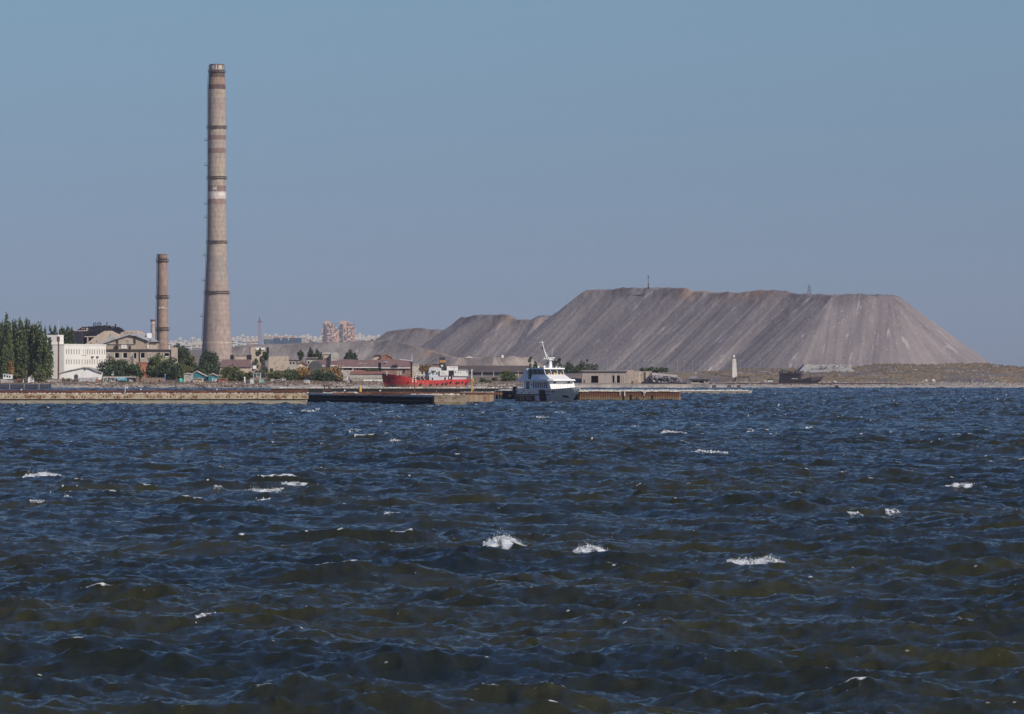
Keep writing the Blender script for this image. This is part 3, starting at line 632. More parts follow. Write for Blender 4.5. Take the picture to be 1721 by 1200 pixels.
row(598, 660, 561, 567, 6600, 6900, 10, 17, 'right of the twin towers')
row(596, 625, 566, 572, 6150, 6300, 6, 10, 'at the right foot of the twin towers')
t = Thing('office_block', 'long dark blue glass block with red roof boxes among city blocks', 'building', 481, 5600)
t.part('wall', MB().box(t.x(459), t.x(506), 0, 16, -8, t.z(568)), mat('blue_cladding', (0.055, 0.085, 0.13), (0.075, 0.105, 0.15), 0.05, 0.4))
for a_, b_ in ((459, 468), (475, 482), (488, 495)): t.part('roof_box', MB().box(t.x(a_), t.x(b_), 2, 10, t.z(568), t.z(565)), mat('red_brick_far', (0.42, 0.22, 0.17), (0.36, 0.2, 0.16), 0.1))
for a_ in (471.5, 484): t.part('light_panel', MB().box(t.x(a_), t.x(a_ + 1.3), -0.4, -0.01, t.z(571.5), t.z(569)), m_white)
t = Thing('office_block', 'lower dark blue-green block joined left of the long blue block', 'building', 451, 5650)
t.part('wall', MB().box(t.x(443), t.x(458), 0, 16, -8, t.z(570)), mat('teal_cladding', (0.07, 0.11, 0.14), (0.09, 0.13, 0.16), 0.05, 0.4))
for a_ in (574, 577.5): t.part('window_band', MB().box(t.x(445), t.x(456), -0.3, -0.01, t.z(a_), t.z(a_ - 1)), m_win)
def tower(px0, px1, ytop, label, steps, d=6100):
    pc = (px0 + px1) / 2; t = Thing('apartment_tower', label, 'apartment tower', pc, d, group='brick towers on the skyline')
    wn = b = MB()
    for i_, (a, c, y) in enumerate(steps): b.box(t.x(a), t.x(c), -0.25 * i_, 18 + 0.2 * i_, -8 - 0.1 * i_, t.z(y))
    pb_ = (mat('pink_brick', (0.52, 0.34, 0.28), (0.45, 0.29, 0.24), 0.12, c3=(0.55, 0.42, 0.34), c3amt=0.15))
    n = 11; x0, x1 = t.x(steps[1][0] + 1.5), t.x(steps[1][0] + 6.5); first = None
    for k in range(n):
        z = t.z(ytop + 6) - k * (t.z(ytop + 6) - 2) / n
        if first is None: first = t.part('balcony', MB().box(x0, x1, -1.6, -0.27, -0.8, 0.3), mat('balcony_shadow_blue', (0.16, 0.18, 0.22), (0.22, 0.22, 0.24), 0.1)); first.location.z = z
        else: inst(first, t.o, (0, 0, z))
    wn.cur = 1
    for k in range(n + 1):
        z = t.z(ytop + 4) - k * (t.z(ytop + 4) - 2) / (n + 1)
        for px in np.arange(px0 + 1.2, px1 - 1, 2.3):
            if not steps[1][0] + 1 < px < steps[1][0] + 7 and random.random() < 0.5: wn.box(t.x(px), t.x(px) + 0.95, -1.1, -0.1, z - 0.8, z + 0.8)
    wn.cur = 2
    for k in range(12):
        px = random.uniform(px0 + 1, px1 - 1); z = random.uniform(3, t.z(ytop + 8)); wn.box(t.x(px), t.x(px) + 1.0, -1.2, 0.1, z, z + 1.4)
    t.part('wall', wn, [pb_, m_win, m_white])
tower(541, 568, 540, 'left one of two stepped pink brick towers on the skyline', [(541, 566, 552), (544, 555, 540), (555, 562, 545), (562, 569, 556)])
tower(569, 597, 539, 'right one of two stepped pink brick towers, with sunlit crown', [(569, 596, 550), (571, 585, 539.5), (585, 592, 543), (592, 597, 552)])
# ------------------------------------------------------------------ the shore on the left
m_tan = mat('tan_render', (0.44, 0.355, 0.28), (0.36, 0.29, 0.23), 0.25, 0.92, c3=(0.24, 0.20, 0.17), c3amt=0.12, streak=0.35)
m_tan2 = mat('pale_tan_render', (0.52, 0.42, 0.33), (0.43, 0.35, 0.28), 0.3, 0.92, c3=(0.27, 0.22, 0.19), c3amt=0.12, streak=0.3)
m_offw = mat('white_render', (0.80, 0.79, 0.76), (0.74, 0.70, 0.62), 0.09, 0.85, c3=(0.62, 0.61, 0.59), c3amt=0.05, c3scale=0.2, streak=0.15)
m_groof = mat('grey_sheet_roof', (0.42, 0.43, 0.45), (0.33, 0.33, 0.34), 0.3, 0.7, c3=(0.25, 0.23, 0.22))
m_rroof = mat('brown_tin_roof', (0.20, 0.115, 0.105), (0.155, 0.09, 0.085), 0.35, 0.85, c3=(0.24, 0.16, 0.14), stretch=(2.2, 1, 0.3))
m_brick = mat('red_brick', (0.42, 0.165, 0.085), (0.32, 0.13, 0.075), 0.5, 0.9, c3=(0.22, 0.12, 0.09))
m_brick2 = mat('dull_brick', (0.27, 0.145, 0.105), (0.21, 0.12, 0.095), 0.4, 0.9, c3=(0.33, 0.24, 0.19), streak=0.3)
m_char = mat('charred_steel', (0.022, 0.018, 0.030), (0.014, 0.014, 0.026), 0.3, 0.95, c3=(0.06, 0.035, 0.035), c3amt=0.12)
m_teal = mat('teal_boards', (0.03, 0.20, 0.23), (0.025, 0.15, 0.185), 0.6, 0.75, streak=0.3)
m_lblue = mat('pale_blue_paint', (0.50, 0.60, 0.63), (0.42, 0.52, 0.56), 0.7, 0.7)
m_wood = mat('grey_boards', (0.33, 0.25, 0.19), (0.20, 0.14, 0.11), 1.1, 0.95, stretch=(4, 1, 0.2))
m_asb = mat('asbestos_sheet', (0.45, 0.42, 0.38), (0.36, 0.33, 0.30), 0.5, 0.9, c3=(0.25, 0.22, 0.2))
def shell(t, x0, x1, z1, depth, holes, m, y0=0.0, th=0.35, roof=None, z0=-1.5, name='wall', oh=0.3, rth=0.25, roofname='roof'):
    b = MB().holed(x0, x1, z0, z1, holes, y0, y0 + th)
    b.box(x0, x0 + th, y0 + th, y0 + depth, z0, z1); b.box(x1 - th, x1, y0 + th, y0 + depth, z0, z1); b.box(x0 + th, x1 - th, y0 + depth - th, y0 + depth, z0, z1)
    o = t.part(name, b, m)
    t.part(roofname, MB().box(x0 - oh, x1 + oh, y0 - oh, y0 + depth + oh, z1 + 0.002, z1 + rth), roof or m)
    return o
def gable(t, poly, depth, m, roof_m, y0=0.0, roof_th=0.3, oh=0.5, name='wall', jag=0.0):
    """wall polygon (px,py list, counter clockwise from bottom left) extruded back, with roof slabs on its upper edges"""
    if jag:
        q = list(poly[:2]); rj = random.Random(len(poly) * 7 + int(poly[0][0]))
        for (a, b), (c, e) in zip(poly[2:-1], poly[3:]):
            n = max(1, int(abs(c - a) / 1.6))
            q += [(a + (c - a) * i / n, b + (e - b) * i / n + (rj.uniform(-jag, jag) if i else 0)) for i in range(n)]
        poly = q + [poly[-1]]
    P = [(t.x(a), t.z(b)) for a, b in poly]
    t.part(name, MB().front(P, y0, y0 + depth), m)
    r = MB(); up = P[2:]
    for (xa, za), (xb, zb) in zip(up[:-1], up[1:]):
        if abs(xa - xb) < 0.8 or abs(zb - zb) > 99: continue
        r.front([(xb, zb + 0.01), (xa, za + 0.01), (xa, za + roof_th), (xb, zb + roof_th)], y0 - oh, y0 + depth + oh)
    if r.v: t.part('roof', r, roof_m)
def window_src(t, w_, h_, x, z, frame=m_white, glass=m_glass, y=0.0, parent=None, bars=1):
    f = MB(); e = 0.12
    f.box(-w_/2, w_/2, -0.06, 0.10, h_/2 - e, h_/2).box(-w_/2, w_/2, -0.06, 0.10, -h_/2, -h_/2 + e).box(-w_/2, -w_/2 + e, -0.06, 0.10, -h_/2 + e, h_/2 - e).box(w_/2 - e, w_/2, -0.06, 0.10, -h_/2 + e, h_/2 - e)
    if bars: f.box(-e / 2, e / 2, -0.05, 0.09, -h_/2 + e, h_/2 - e)
    o = t.part('window', f, frame, parent); o.location = (x, y, z)
    p = MB().box(-w_/2 + e, w_/2 - e, 0.0, 0.04, -h_/2 + e, h_/2 - e).build('pane', glass, o)
    return o
def window_copy(src, t, x, z, y=None):
    c = src.copy(); C.objects.link(c); c.location = (x, src.location.y if y is None else y, z)
    for g in src.children: e = g.copy(); C.objects.link(e); e.parent = c
    return c
# --- long white office block, seen at a slant
t = Thing('office_building', 'white three storey office block with two rows of narrow windows', 'building', 108, 1590, rot=75)
k = 0.573; Lf = 40.1; mh = M(1600)
zt = t.z(579.5)
pair = [(112, 116), (120, 124.5), (129, 133), (147, 151), (155, 159), (163.5, 167.5), (172, 176)]
hol = []
for a, b in pair:
    for c in (a, b):
        for yt, yb in ((586.5, 596), (604, 613)):
            hol.append(((c - 109.1) * k, (c - 107.1) * k + 0.15, t.z(yb), t.z(yt)))
hol += [((139 - 108) * k, (140.5 - 108) * k, t.z(596), t.z(587)), ((143 - 108) * k, (144.5 - 108) * k, t.z(596), t.z(587)), ((137 - 108) * k, (139 - 108) * k, t.z(613), t.z(604)), ((142 - 108) * k, (144 - 108) * k, t.z(613), t.z(604))]
o = shell(t, 0, Lf, zt, 7.4, hol, m_offw, roof=m_offw, oh=0.12, rth=0.3)
src = None
for h in hol:
    x_, z_ = (h[0] + h[1]) / 2, (h[2] + h[3]) / 2
    if src is None: src = window_src(t, h[1] - h[0], h[3] - h[2], x_, z_, frame=m_offw, glass=mat('dusty_pane', (0.20, 0.20, 0.20), (0.30, 0.29, 0.27), 1.0, 0.3), y=0.14, bars=0); ws = (h[1] - h[0], h[3] - h[2])
    else:
        c = window_copy(src, t, x_, z_); c.scale = ((h[1] - h[0]) / ws[0], 1, (h[3] - h[2]) / ws[1])
t.part('stair_tower', MB().box(0.6, 5.6, 2.3, 7.2, zt + 0.302, zt + 0.3 + 15 * mh), m_offw)
for px_ in (152.5, 161): t.part('air_unit', MB().box((px_ - 108) * k, (px_ - 105.6) * k, -0.5, -0.01, t.z(601), t.z(598.5)), m_dark)
t.part('repair_patch', MB().box((136.5 - 108) * k, (145.5 - 108) * k, -0.05, -0.005, t.z(597.5), t.z(596.4)), m_asb)
t = Thing('annex_hall', 'low cream hall with shallow gable in front of the white office block', 'building', 135, 1566)
gable(t, [(100, 645), (168, 645), (172, 628), (163, 625), (150, 619.5), (141, 618.5), (112, 624.5), (100, 628)][:2] + [(172, 627.5), (163, 624.5), (150, 619.3), (141, 618.3), (112, 624.5), (99, 628.5)], 12, m_offw, m_asb)
t.part('vent', MB().box(t.x(141), t.x(143.5), -0.06, 0.02, t.z(622.5), t.z(620.8)), m_void)
# --- gabled tan factory
t = Thing('factory_hall', 'tan factory hall with stepped gable, grey roof and broken ribbon windows', 'building', 230, 1680)
win = [(180, 185.5, 593, 603), (192, 200, 593, 602), (206, 213.5, 593, 602), (221, 229, 593, 602), (235.5, 243, 593, 602), (249, 254, 593, 600), (262, 268, 593, 600), (275, 284, 593.5, 599)]
H = [(t.x(a), t.x(b), t.z(d_), t.z(c)) for a, b, c, d_ in win]
shell(t, t.x(168), t.x(288), t.z(589.5), 14, H, m_tan, roof=m_dark, oh=0.5, rth=0.45, name='lower_wall')
for i, h in enumerate(H):
    if i in (0, 3, 5): window_src(t, (h[1] - h[0]) * (0.95 if i != 3 else 0.5), h[3] - h[2], (h[0] + h[1]) / 2 - (0.4 if i == 3 else 0), (h[2] + h[3]) / 2, y=0.05)
    else: t.part('window_frame', MB().box(h[0], h[1], -0.05, 0.1, h[2] - 0.12, h[2] + 0.1).box(h[0], h[0] + 0.22, -0.05, 0.1, h[2] + 0.1, h[3]), m_white)
t.part('end_block', MB().box(t.x(287.8), t.x(296), -0.6, 8, -1.5, t.z(584)), m_tan2)
up = [(150, 587), (250, 587), (250, 573.5), (228, 565), (217, 563), (199, 569), (175, 577), (150, 584.5)]
gable(t, up, 16, m_tan, m_groof, y0=1.2, roof_th=0.55, oh=0.9, name='gable_wall')
t.part('side_wing', MB().box(t.x(250.1), t.x(263), 2.5, 16, t.z(587), t.z(574.5)), m_tan2)
t.part('side_roof', MB().front([(t.x(250), t.z(574)), (t.x(266), t.z(574.3)), (t.x(266), t.z(573)), (t.x(250), t.z(572.6))], 1.4, 17), m_groof)
t.part('ridge_roof', MB().add([(t.x(197), 2.0, t.z(569.4)), (t.x(217), 2.0, t.z(563.4)), (t.x(228), 2.0, t.z(565.4)), (t.x(266), 2.0, t.z(574.2)), (t.x(252), 13, t.z(566)), (t.x(222), 13, t.z(559.5)), (t.x(203), 13, t.z(562.5))], [(0, 1, 2, 3, 4, 5, 6), (6, 5, 4, 3, 2, 1, 0)]), m_groof)
t.part('pilaster', MB().box(t.x(196.2), t.x(198.4), 0.7, 1.19, t.z(586.5), t.z(569.5)), m_dark)
t.part('pilaster', MB().box(t.x(225.8), t.x(227.6), 0.7, 1.19, t.z(578), t.z(565.5)), m_dark)
t.part('cornice', MB().box(t.x(178), t.x(226), 0.8, 1.18, t.z(578.6), t.z(577.6)), m_asb)
window_src(t, 1.1, 1.0, t.x(215), t.z(573), y=1.12)
for a, b in ((203.5, 207.5), (208.3, 212), (247, 249.5)):
    t.part('boarded_window', MB().box(t.x(a), t.x(b), 1.0, 1.19, t.z(586), t.z(579.5)), m_white)
t.part('doorway', MB().box(t.x(216.5), t.x(219.5), 0.95, 1.19, t.z(586.6), t.z(581)), m_void)
t.part('rust_tank', MB().tube((t.x(197.5), 0.4, t.z(583)), (t.x(197.5), 0.4, t.z(579)), 0.55, n=10), m_rust)
t.part('roof_hut', MB().box(t.x(244), t.x(251), 8, 12, t.z(572), t.z(559.5)), m_offw)
t.part('roof_hut', MB().box(t.x(179.5), t.x(187), 6, 10, t.z(573), t.z(564.5)), m_groof)
t.part('drain_pipe', MB().tube((t.x(235), -0.2, t.z(612)), (t.x(235), -0.2, t.z(590)), 0.16, n=6), m_dark)
t = Thing('steel_post', 'thin dark lattice post in front of the brick chimney foot', 'post', 267, 1670)
t.part('lattice', lattice(MB(), 0.7, 0.4, t.z(552), 12, 0.05), m_dark)
t = Thing('ruined_gable', 'tan shell-holed gable wall rising behind the factory roof', 'ruin', 170, 1830)
gable(t, [(128, 600), (205, 600), (205, 574), (196, 561), (187, 556.5), (176, 556), (171, 558.5), (160, 566), (148, 575), (140, 580), (128, 581)], 9, m_tan2, m_tan2, roof_th=0.2, oh=0.1, jag=0.7)
for a, b in ((152, 578), (161, 575), (184, 564)): t.part('shell_hole', MB().front([(t.x(a), t.z(b)), (t.x(a + 1.6), t.z(b - .3)), (t.x(a + 2.2), t.z(b - 1.8)), (t.x(a + .9), t.z(b - 2.7))], -0.03, -0.005), m_void)
t = Thing('ruined_block', 'broken-topped tan block with ragged parapet behind the grey factory roof', 'ruin', 220, 1850)
gable(t, [(196, 600), (246, 600), (245, 570), (241, 561), (236, 557.5), (230, 555.5), (222, 556.5), (216, 555.5), (207, 558), (197, 562.5)], 8, m_tan2, m_brick2, roof_th=0.35, oh=0.15, jag=0.9)
for a in (209, 213, 217, 221, 228): t.part('window_gap', MB().box(t.x(a), t.x(a + 1.6), -0.04, -0.004, t.z(560.4), t.z(558.9)), m_void)
# --- burnt plant on the skyline
t = Thing('burnt_plant', 'burnt dark steelworks ruin with broken stacks above the white office block', 'ruin', 165, 2020)
b = MB()
b.holed(t.x(113), t.x(178), -1, t.z(565), [(t.x(116), t.x(131), 1, t.z(568)), (t.x(135.5), t.x(145), 3, t.z(568.5)), (t.x(150), t.x(160), 6, t.z(568))], 0, 0.8)
b.front([(t.x(127), t.z(564.9)), (t.x(206), t.z(564.9)), (t.x(205), t.z(555)), (t.x(199), t.z(551)), (t.x(186), t.z(551.5)), (t.x(183), t.z(548.5)), (t.x(170), t.z(547.8)), (t.x(157), t.z(549.5)), (t.x(146), t.z(550.5)), (t.x(137), t.z(550.5)), (t.x(137), t.z(555.5)), (t.x(130), t.z(557))], 0, 14)
b.box(t.x(113), t.x(205), 12, 13, -1, t.z(566))
rj = random.Random(6)
for i in range(150):
    a = rj.uniform(128, 206); y = float(np.interp(a, [127, 137, 146, 157, 170, 183, 199, 206], [557, 550.5, 550, 549, 547.5, 548.5, 551, 555])) + rj.uniform(-.6, 1.5)
    b.box(t.x(a), t.x(a + rj.uniform(.5, 3)), rj.uniform(-.5, 1), rj.uniform(1.5, 5), t.z(y + 1), t.z(y - rj.uniform(0, 1.3)))
for i in range(60):
    a = rj.uniform(128, 200); y = rj.uniform(553, 563); b.box(t.x(a), t.x(a + rj.uniform(1, 7)), -.35, -.02, t.z(y + rj.uniform(.3, 1)), t.z(y))
t.part('frame', b, m_char)
t.part('pale_beam', MB().box(t.x(142), t.x(163), -0.5, -0.01, t.z(566.5), t.z(565)), m_tan2)
t.part('pale_beam', MB().box(t.x(113), t.x(147), -0.4, -0.01, t.z(556.6), t.z(555)), m_asb)
for a in (132.5, 147.3): t.part('pillar', MB().tube((t.x(a), -0.6, t.z(581)), (t.x(a), -0.6, t.z(567)), 0.32, n=6), m_tan2)
t.part('pale_panel', MB().box(t.x(145), t.x(148.5), -0.3, -0.01, t.z(554.5), t.z(551)), m_asb)
t.part('brick_panel', MB().box(t.x(137.4), t.x(143), -0.3, -0.01, t.z(555), t.z(551)), m_brick2)
for a, y in ((156.5, 542.5), (159.3, 541.5), (162.7, 542.5), (165.8, 540.5), (168.6, 542), (179, 541), (193.5, 544.5)):
    s_ = MB().tube((t.x(a), 2, t.z(551.4)), (t.x(a), 2, t.z(y)), 0.16 if a < 190 else 0.34, n=6).box(t.x(a) - 0.35, t.x(a) + 0.35, 1.7, 2.3, t.z(y + 2.2), t.z(y + 1.6))
    t.part('stack', s_, m_char)
t = Thing('ruined_shed', 'low pale broken shed between the poplars and the burnt plant', 'ruin', 127, 1960)
gable(t, [(118, 600), (138, 600), (137, 560), (130, 556.5), (122, 556), (118, 558)], 8, m_char, m_asb, roof_th=0.2, oh=0.1, jag=1.2)
# --- red brick building, graffiti wall, fences
t = Thing('brick_outbuilding', 'small orange-red brick building between two dark trees', 'building', 241, 1640)
shell(t, t.x(229), t.x(256), t.z(610), 7, [(t.x(238.5), t.x(241.5), t.z(632), t.z(620)), (t.x(247), t.x(249.5), t.z(628), t.z(618))], m_brick, roof=m_brick2, oh=0.2)
t.part('doorway', MB().box(t.x(238.5), t.x(241.5), 0.3, 0.36, t.z(632), t.z(620)), m_brick2)
t = Thing('graffiti_wall', 'white wall painted with black and sky blue graffiti', 'wall', 201, 1552)
x0, x1 = t.x(173), t.x(228.5); zt = t.z(632.8)
t.part('wall', MB().box(x0, x1, 0, 0.3, -1.0, zt), mat('wall_whitewash', (0.62, 0.60, 0.56), (0.50, 0.49, 0.46), 0.7, 0.9, c3=(0.30, 0.28, 0.25)))
t.part('coping', MB().box(x0, x1, -0.08, 0.38, zt + .002, zt + 0.12), m_brick2)
gw = MB(); gb = MB(); gk = MB(); fl = lambda u, v: (u, -0.035, v); fl2 = lambda u, v: (u, -0.02, v); rg = random.Random(3)
gk.box(t.x(212.5), t.x(227), -0.016, -0.002, t.z(643), t.z(634.3)); gk.box(t.x(194), t.x(212.4), -0.016, -0.002, t.z(640.5), t.z(637))
def glyphs(mb, pa, pb, ya, yb, n, wd, fn, seed):      # interlocking graffiti letter strokes
    r = random.Random(seed); w_ = (t.x(pb) - t.x(pa)) / n; h0, h1 = t.z(yb), t.z(ya)
    for i in range(n):
        u = t.x(pa) + i * w_; hh = h1 - h0
        shapes = [[(0, 0), (.1, 1), (.5, .45), (.85, 1), (.95, 0)], [(.1, 0), (.45, 1), (.8, 0)], [(0, 1), (.4, 0), (.8, 1)], [(.8, .9), (.1, .8), (.1, .1), (.85, 0), (.8, .5)], [(.1, 0), (.1, 1), (.8, .8), (.15, .5), (.9, 0)]]
        q = shapes[(i + seed) % 5]
        stroke(mb, [(u + a * w_, h0 + v * hh) for a, v in q], wd, fn)
glyphs(gb, 198, 213.5, 634.2, 639.2, 4, 0.17, fl, 1); glyphs(gw, 217, 228, 638, 645, 3, 0.13, fl, 4); glyphs(gk, 175, 197, 634.5, 641, 6, 0.11, fl2, 2)
t.part('blue_lettering', gb, mat('sky_blue_spray', (0.25, 0.60, 0.75), (0.20, 0.52, 0.68), 1)); t.part('white_lettering', gw, m_white); t.part('black_lettering', gk, m_void)
t = Thing('brick_pier', 'rusty brown brick pier at the right end of the graffiti wall', 'pier', 231, 1551)
t.part('shaft', MB().box(t.x(229.2), t.x(233.2), -0.2, 0.6, -1, t.z(634)), m_brick2); t.part('cap', MB().box(t.x(228.9), t.x(233.5), -0.3, 0.7, t.z(634) + .002, t.z(633.3)), m_asb)
t = Thing('board_fence', 'rusty grey board fence between the brick pier and the blue post', 'fence', 257, 1552)
x0, x1 = t.x(237.5), t.x(277); n_ = 34; f = MB(); zt = t.z(634.5)
for i in range(n_):
    a = x0 + (x1 - x0) * i / n_; h = zt + random.uniform(-0.18, 0.1); f.box(a + 0.01, a + (x1 - x0) / n_ - 0.02, 0, 0.05, -0.4, h)
t.part('boards', f, m_wood)
for y in (636.5, 643): t.part('rail', MB().box(x0, x1, 0.052, 0.14, t.z(y) - 0.06, t.z(y) + 0.06), m_rust)
t = Thing('blue_post', 'short bright blue post at the right end of the board fence', 'post', 277.5, 1550)
t.part('shaft', MB().box(-0.16, 0.16, -0.16, 0.16, -0.5, t.z(630)), mat('bright_blue', (0.05, 0.20, 0.42), (0.04, 0.15, 0.34), 2)); t.part('cap', MB().box(-0.22, 0.22, -0.22, 0.22, t.z(630) + .002, t.z(629.4)), m_white)
t = Thing('street_lamp', 'thin pale lamp post behind the graffiti wall', 'lamp post', 190, 1556)
t.part('pole', MB().tube((0, 0, -0.5), (0, 0, t.z(624)), 0.09, 0.06, n=6), m_white); t.part('lamp_head', MB().box(-0.5, 0.1, -0.12, 0.12, t.z(630), t.z(628.6)), m_white)
t = Thing('steel_mast', 'tall rusty steel mast standing before the white office block', 'mast', 98.3, 1560)
t.part('pole', MB().tube((0, 0, -0.5), (0, 0, t.z(568)), 0.30, 0.22, n=8), m_rust); t.part('aerial', MB().tube((0, 0, t.z(568)), (-0.1, 0, t.z(537)), 0.06, 0.04, n=5), m_white)
t.part('head_frame', MB().box(-0.55, 0.4, -0.3, 0.3, t.z(574), t.z(565.5)), m_rust)
lg = MB()
for z in np.arange(1, t.z(572), 0.8): lg.box(0.5, 0.95, -0.03, 0.03, z - 0.03, z + 0.03)
lg.box(0.47, 0.53, -0.03, 0.03, 0, t.z(572)).box(0.92, 0.98, -0.03, 0.03, 0, t.z(572)); t.part('ladder', lg, m_asb)
t.part('bracket', MB().box(0.2, 0.49, -0.02, 0.02, t.z(600), t.z(600) + 0.1), m_rust)
# low clutter before the annex
t = Thing('concrete_fence', 'pale low concrete panel fence under the poplars', 'fence', 84, 1549)
for i in range(7):
    a = 72 + i * 4.3; t.part('panel', MB().box(t.x(a), t.x(a + 4), 0, 0.15, -0.5, t.z(638.5) + random.uniform(-.1, .1)), m_asb); t.part('post', MB().box(t.x(a + 4.02), t.x(a + 4.28), -0.08, 0.2, -0.5, t.z(637.8)), m_conc)
t = Thing('picket_rail_fence', 'thin pale railing fence before the cream hall', 'fence', 115, 1544)
for i in range(11):
    a = 88 + i * 7.6; t.part('post', MB().tube((t.x(a), 0, -0.4), (t.x(a), 0, t.z(636.5)), 0.06, n=5), m_asb)
for y in (637, 641): t.part('rail', MB().tube((t.x(88), 0, t.z(y)), (t.x(164), 0, t.z(y)), 0.045, n=5), m_asb)
t = Thing('pale_panel_fence', 'pale blue-grey sheet fence at the foot of the cream hall', 'fence', 150, 1550)
for a in (132, 140.3, 148.6, 157): t.part('sheet', MB().box(t.x(a), t.x(a + 8), 0, 0.08, -0.4, t.z(634.5) + random.uniform(-.15, .15)), mat('zinc_sheet', (0.50, 0.52, 0.53), (0.40, 0.42, 0.43), 0.8, 0.6, c3=(0.3, 0.24, 0.2)))
t = Thing('iron_tank', 'upright dark brown iron tank with domed top', 'tank', 128, 1545)
t.part('body', MB().lathe([(0.64, -0.4), (0.64, t.z(631.5)), (0.5, t.z(629.8)), (0.1, t.z(629))], 18), mat('brown_iron', (0.085, 0.05, 0.05), (0.055, 0.035, 0.038), 1.2, 0.7), smooth=False)
t.part('hatch', MB().box(-0.15, 0.15, -0.7, -0.6, t.z(640), t.z(637)), m_rust)
t = Thing('iron_drum', 'dark iron drum on a post, left of the tall tank', 'drum', 106, 1545)
t.part('body', MB().tube((-0.45, 0, t.z(636.8)), (0.45, 0, t.z(636.8)), 0.4, n=12), m_rust); t.part('post', MB().tube((0, 0, -0.3), (0, 0, t.z(639)), 0.09, n=6), m_rust)
for px_, w_, lab, m_ in ((148.5, 3.2, 'orange-red cone pile beside the tall iron tank', m_brick), (163.5, 3.0, 'taller orange-red cone heap at the right end of the cream hall', m_brick)):
    t = Thing('scrap_heap', lab, 'heap', px_, 1546); h = t.z(640 if px_ < 150 else 636)
    q = MB(); hh = 0
    for i in range(60):
        v = random.random(); q.rock((random.gauss(0, 0.3) * (1 - v) * 1.4, random.gauss(0, 0.3) * (1 - v), v * h), 0.22)
    t.part('scrap', q, m_)
t = Thing('wheelhouse', 'derelict white wheelhouse with two dark windows, tilted on shore', 'boat cabin', 11, 1546, rot=-4)
H = [(t.x(6), t.x(9.2), t.z(633.5), t.z(630.2)), (t.x(10.6), t.x(13.6), t.z(634.2), t.z(631)), (t.x(15), t.x(17.6), t.z(635), t.z(631.8))]
t.part('cabin', MB().holed(t.x(5), t.x(19), t.z(637), t.z(629.3), H, 0, 0.1).box(t.x(5), t.x(5.6), 0.1, 2.6, t.z(637), t.z(629.3)).box(t.x(18.4), t.x(19), 0.1, 2.6, t.z(637), t.z(629.3)), m_white)
t.part('roof', MB().front([(t.x(4.5), t.z(629.3) + .002), (t.x(19.6), t.z(629.3) + .002), (t.x(19.6), t.z(629)), (t.x(4.5), t.z(628.2))], -0.15, 2.8), m_white)
t.part('hull', MB().front([(t.x(2), t.z(645)), (t.x(20), t.z(645)), (t.x(20.5), t.z(640)), (t.x(5), t.z(637.1)), (t.x(1), t.z(637.1))], -0.6, 3), m_asb)
t = Thing('rust_tank', 'round rusty orange tank lying left of a dark hut', 'tank', 32, 1544)
t.part('body', MB().tube((t.x(29), 0, 1.0), (t.x(34.5), 0, 1.0), 0.65, n=14), m_rust); t.part('cradle', MB().box(t.x(30), t.x(33.6), -0.5, 0.5, -0.4, 0.42), m_dark)
t = Thing('shore_hut', 'small dark hut with a pale doorway, right of the rusty tank', 'hut', 38, 1545)
t.part('wall', MB().box(t.x(35.3), t.x(42), 0, 2.2, -0.4, t.z(636.5)), m_dark); t.part('door', MB().box(t.x(38.6), t.x(39.8), -0.06, -0.004, 0.0, t.z(637.8)), m_white); t.part('roof', MB().box(t.x(35), t.x(42.3), -0.2, 2.4, t.z(636.5) + .002, t.z(636)), m_asb)
t = Thing('shore_hut', 'little white hut with pitched roof among the autumn bushes', 'hut', 53, 1548)
gable(t, [(47, 647), (57, 647), (57, 635.5), (52, 632), (47, 635)], 3, m_white, m_asb, roof_th=0.15, oh=0.2); t.part('door', MB().box(t.x(51), t.x(53), -0.05, -0.004, 0, t.z(638.5)), m_asb)
# --- teal cottages and sheds
def cottage(px0, px1, ytop, yeave, label, m_w, m_r, d=1553, apex=None, name='cottage', wins=(), door=None, depth=6):
    t = Thing(name, label, 'shed' if name == 'shed' else 'cottage', (px0 + px1) / 2, d)
    ax = apex if apex is not None else (px0 + px1) / 2
    poly = [(px0, 650), (px1, 650), (px1, yeave[1]), (ax, ytop), (px0, yeave[0])]
    gable(t, poly, depth, m_w, m_r, roof_th=0.28, oh=0.35)
    for a, b, c, e in wins: window_src(t, t.x(b) - t.x(a), t.z(c) - t.z(e), (t.x(a) + t.x(b)) / 2, (t.z(c) + t.z(e)) / 2, y=-0.05)
    if door: t.part('door', MB().box(t.x(door[0]), t.x(door[1]), -0.06, -0.005, -0.2, t.z(door[2])), m_wood)
    return t
t = Thing('green_tent', 'bright turquoise green tarpaulin tent under the dark tree', 'tent', 304, 1549)
t.part('canopy', MB().hull([(t.x(299), -1.2, -0.3), (t.x(309), -1.2, -0.3), (t.x(309), 1.5, -0.3), (t.x(299), 1.5, -0.3)], [(t.x(302.6), -.1, t.z(635)), (t.x(306.8), -.1, t.z(637)), (t.x(306.8), .3, t.z(637)), (t.x(302.6), .3, t.z(635))]), mat('turquoise_tarp', (0.03, 0.42, 0.33), (0.02, 0.32, 0.27), 0.8, 0.6))
t.part('flap', MB().box(t.x(301), t.x(303), -1.26, -1.21, -0.2, 0.9), m_teal)
cottage(309, 322.5, 628.0, (629.2, 629.6), 'small grey shed with sheet roof right of the green tent', m_asb, m_asb, d=1550, name='shed', door=(314, 318, 640))
cottage(324, 340, 636.5, (637.5, 637.5), 'low cream garage in front of the teal cottage', m_tan2, m_asb, d=1546, name='shed', door=(328, 335, 640))
t = cottage(322, 350, 624.5, (629.5, 634.5), 'larger teal boarded cottage with steep pale roof', m_teal, m_asb, d=1560, apex=330.5, wins=((345.5, 349, 637, 641),))
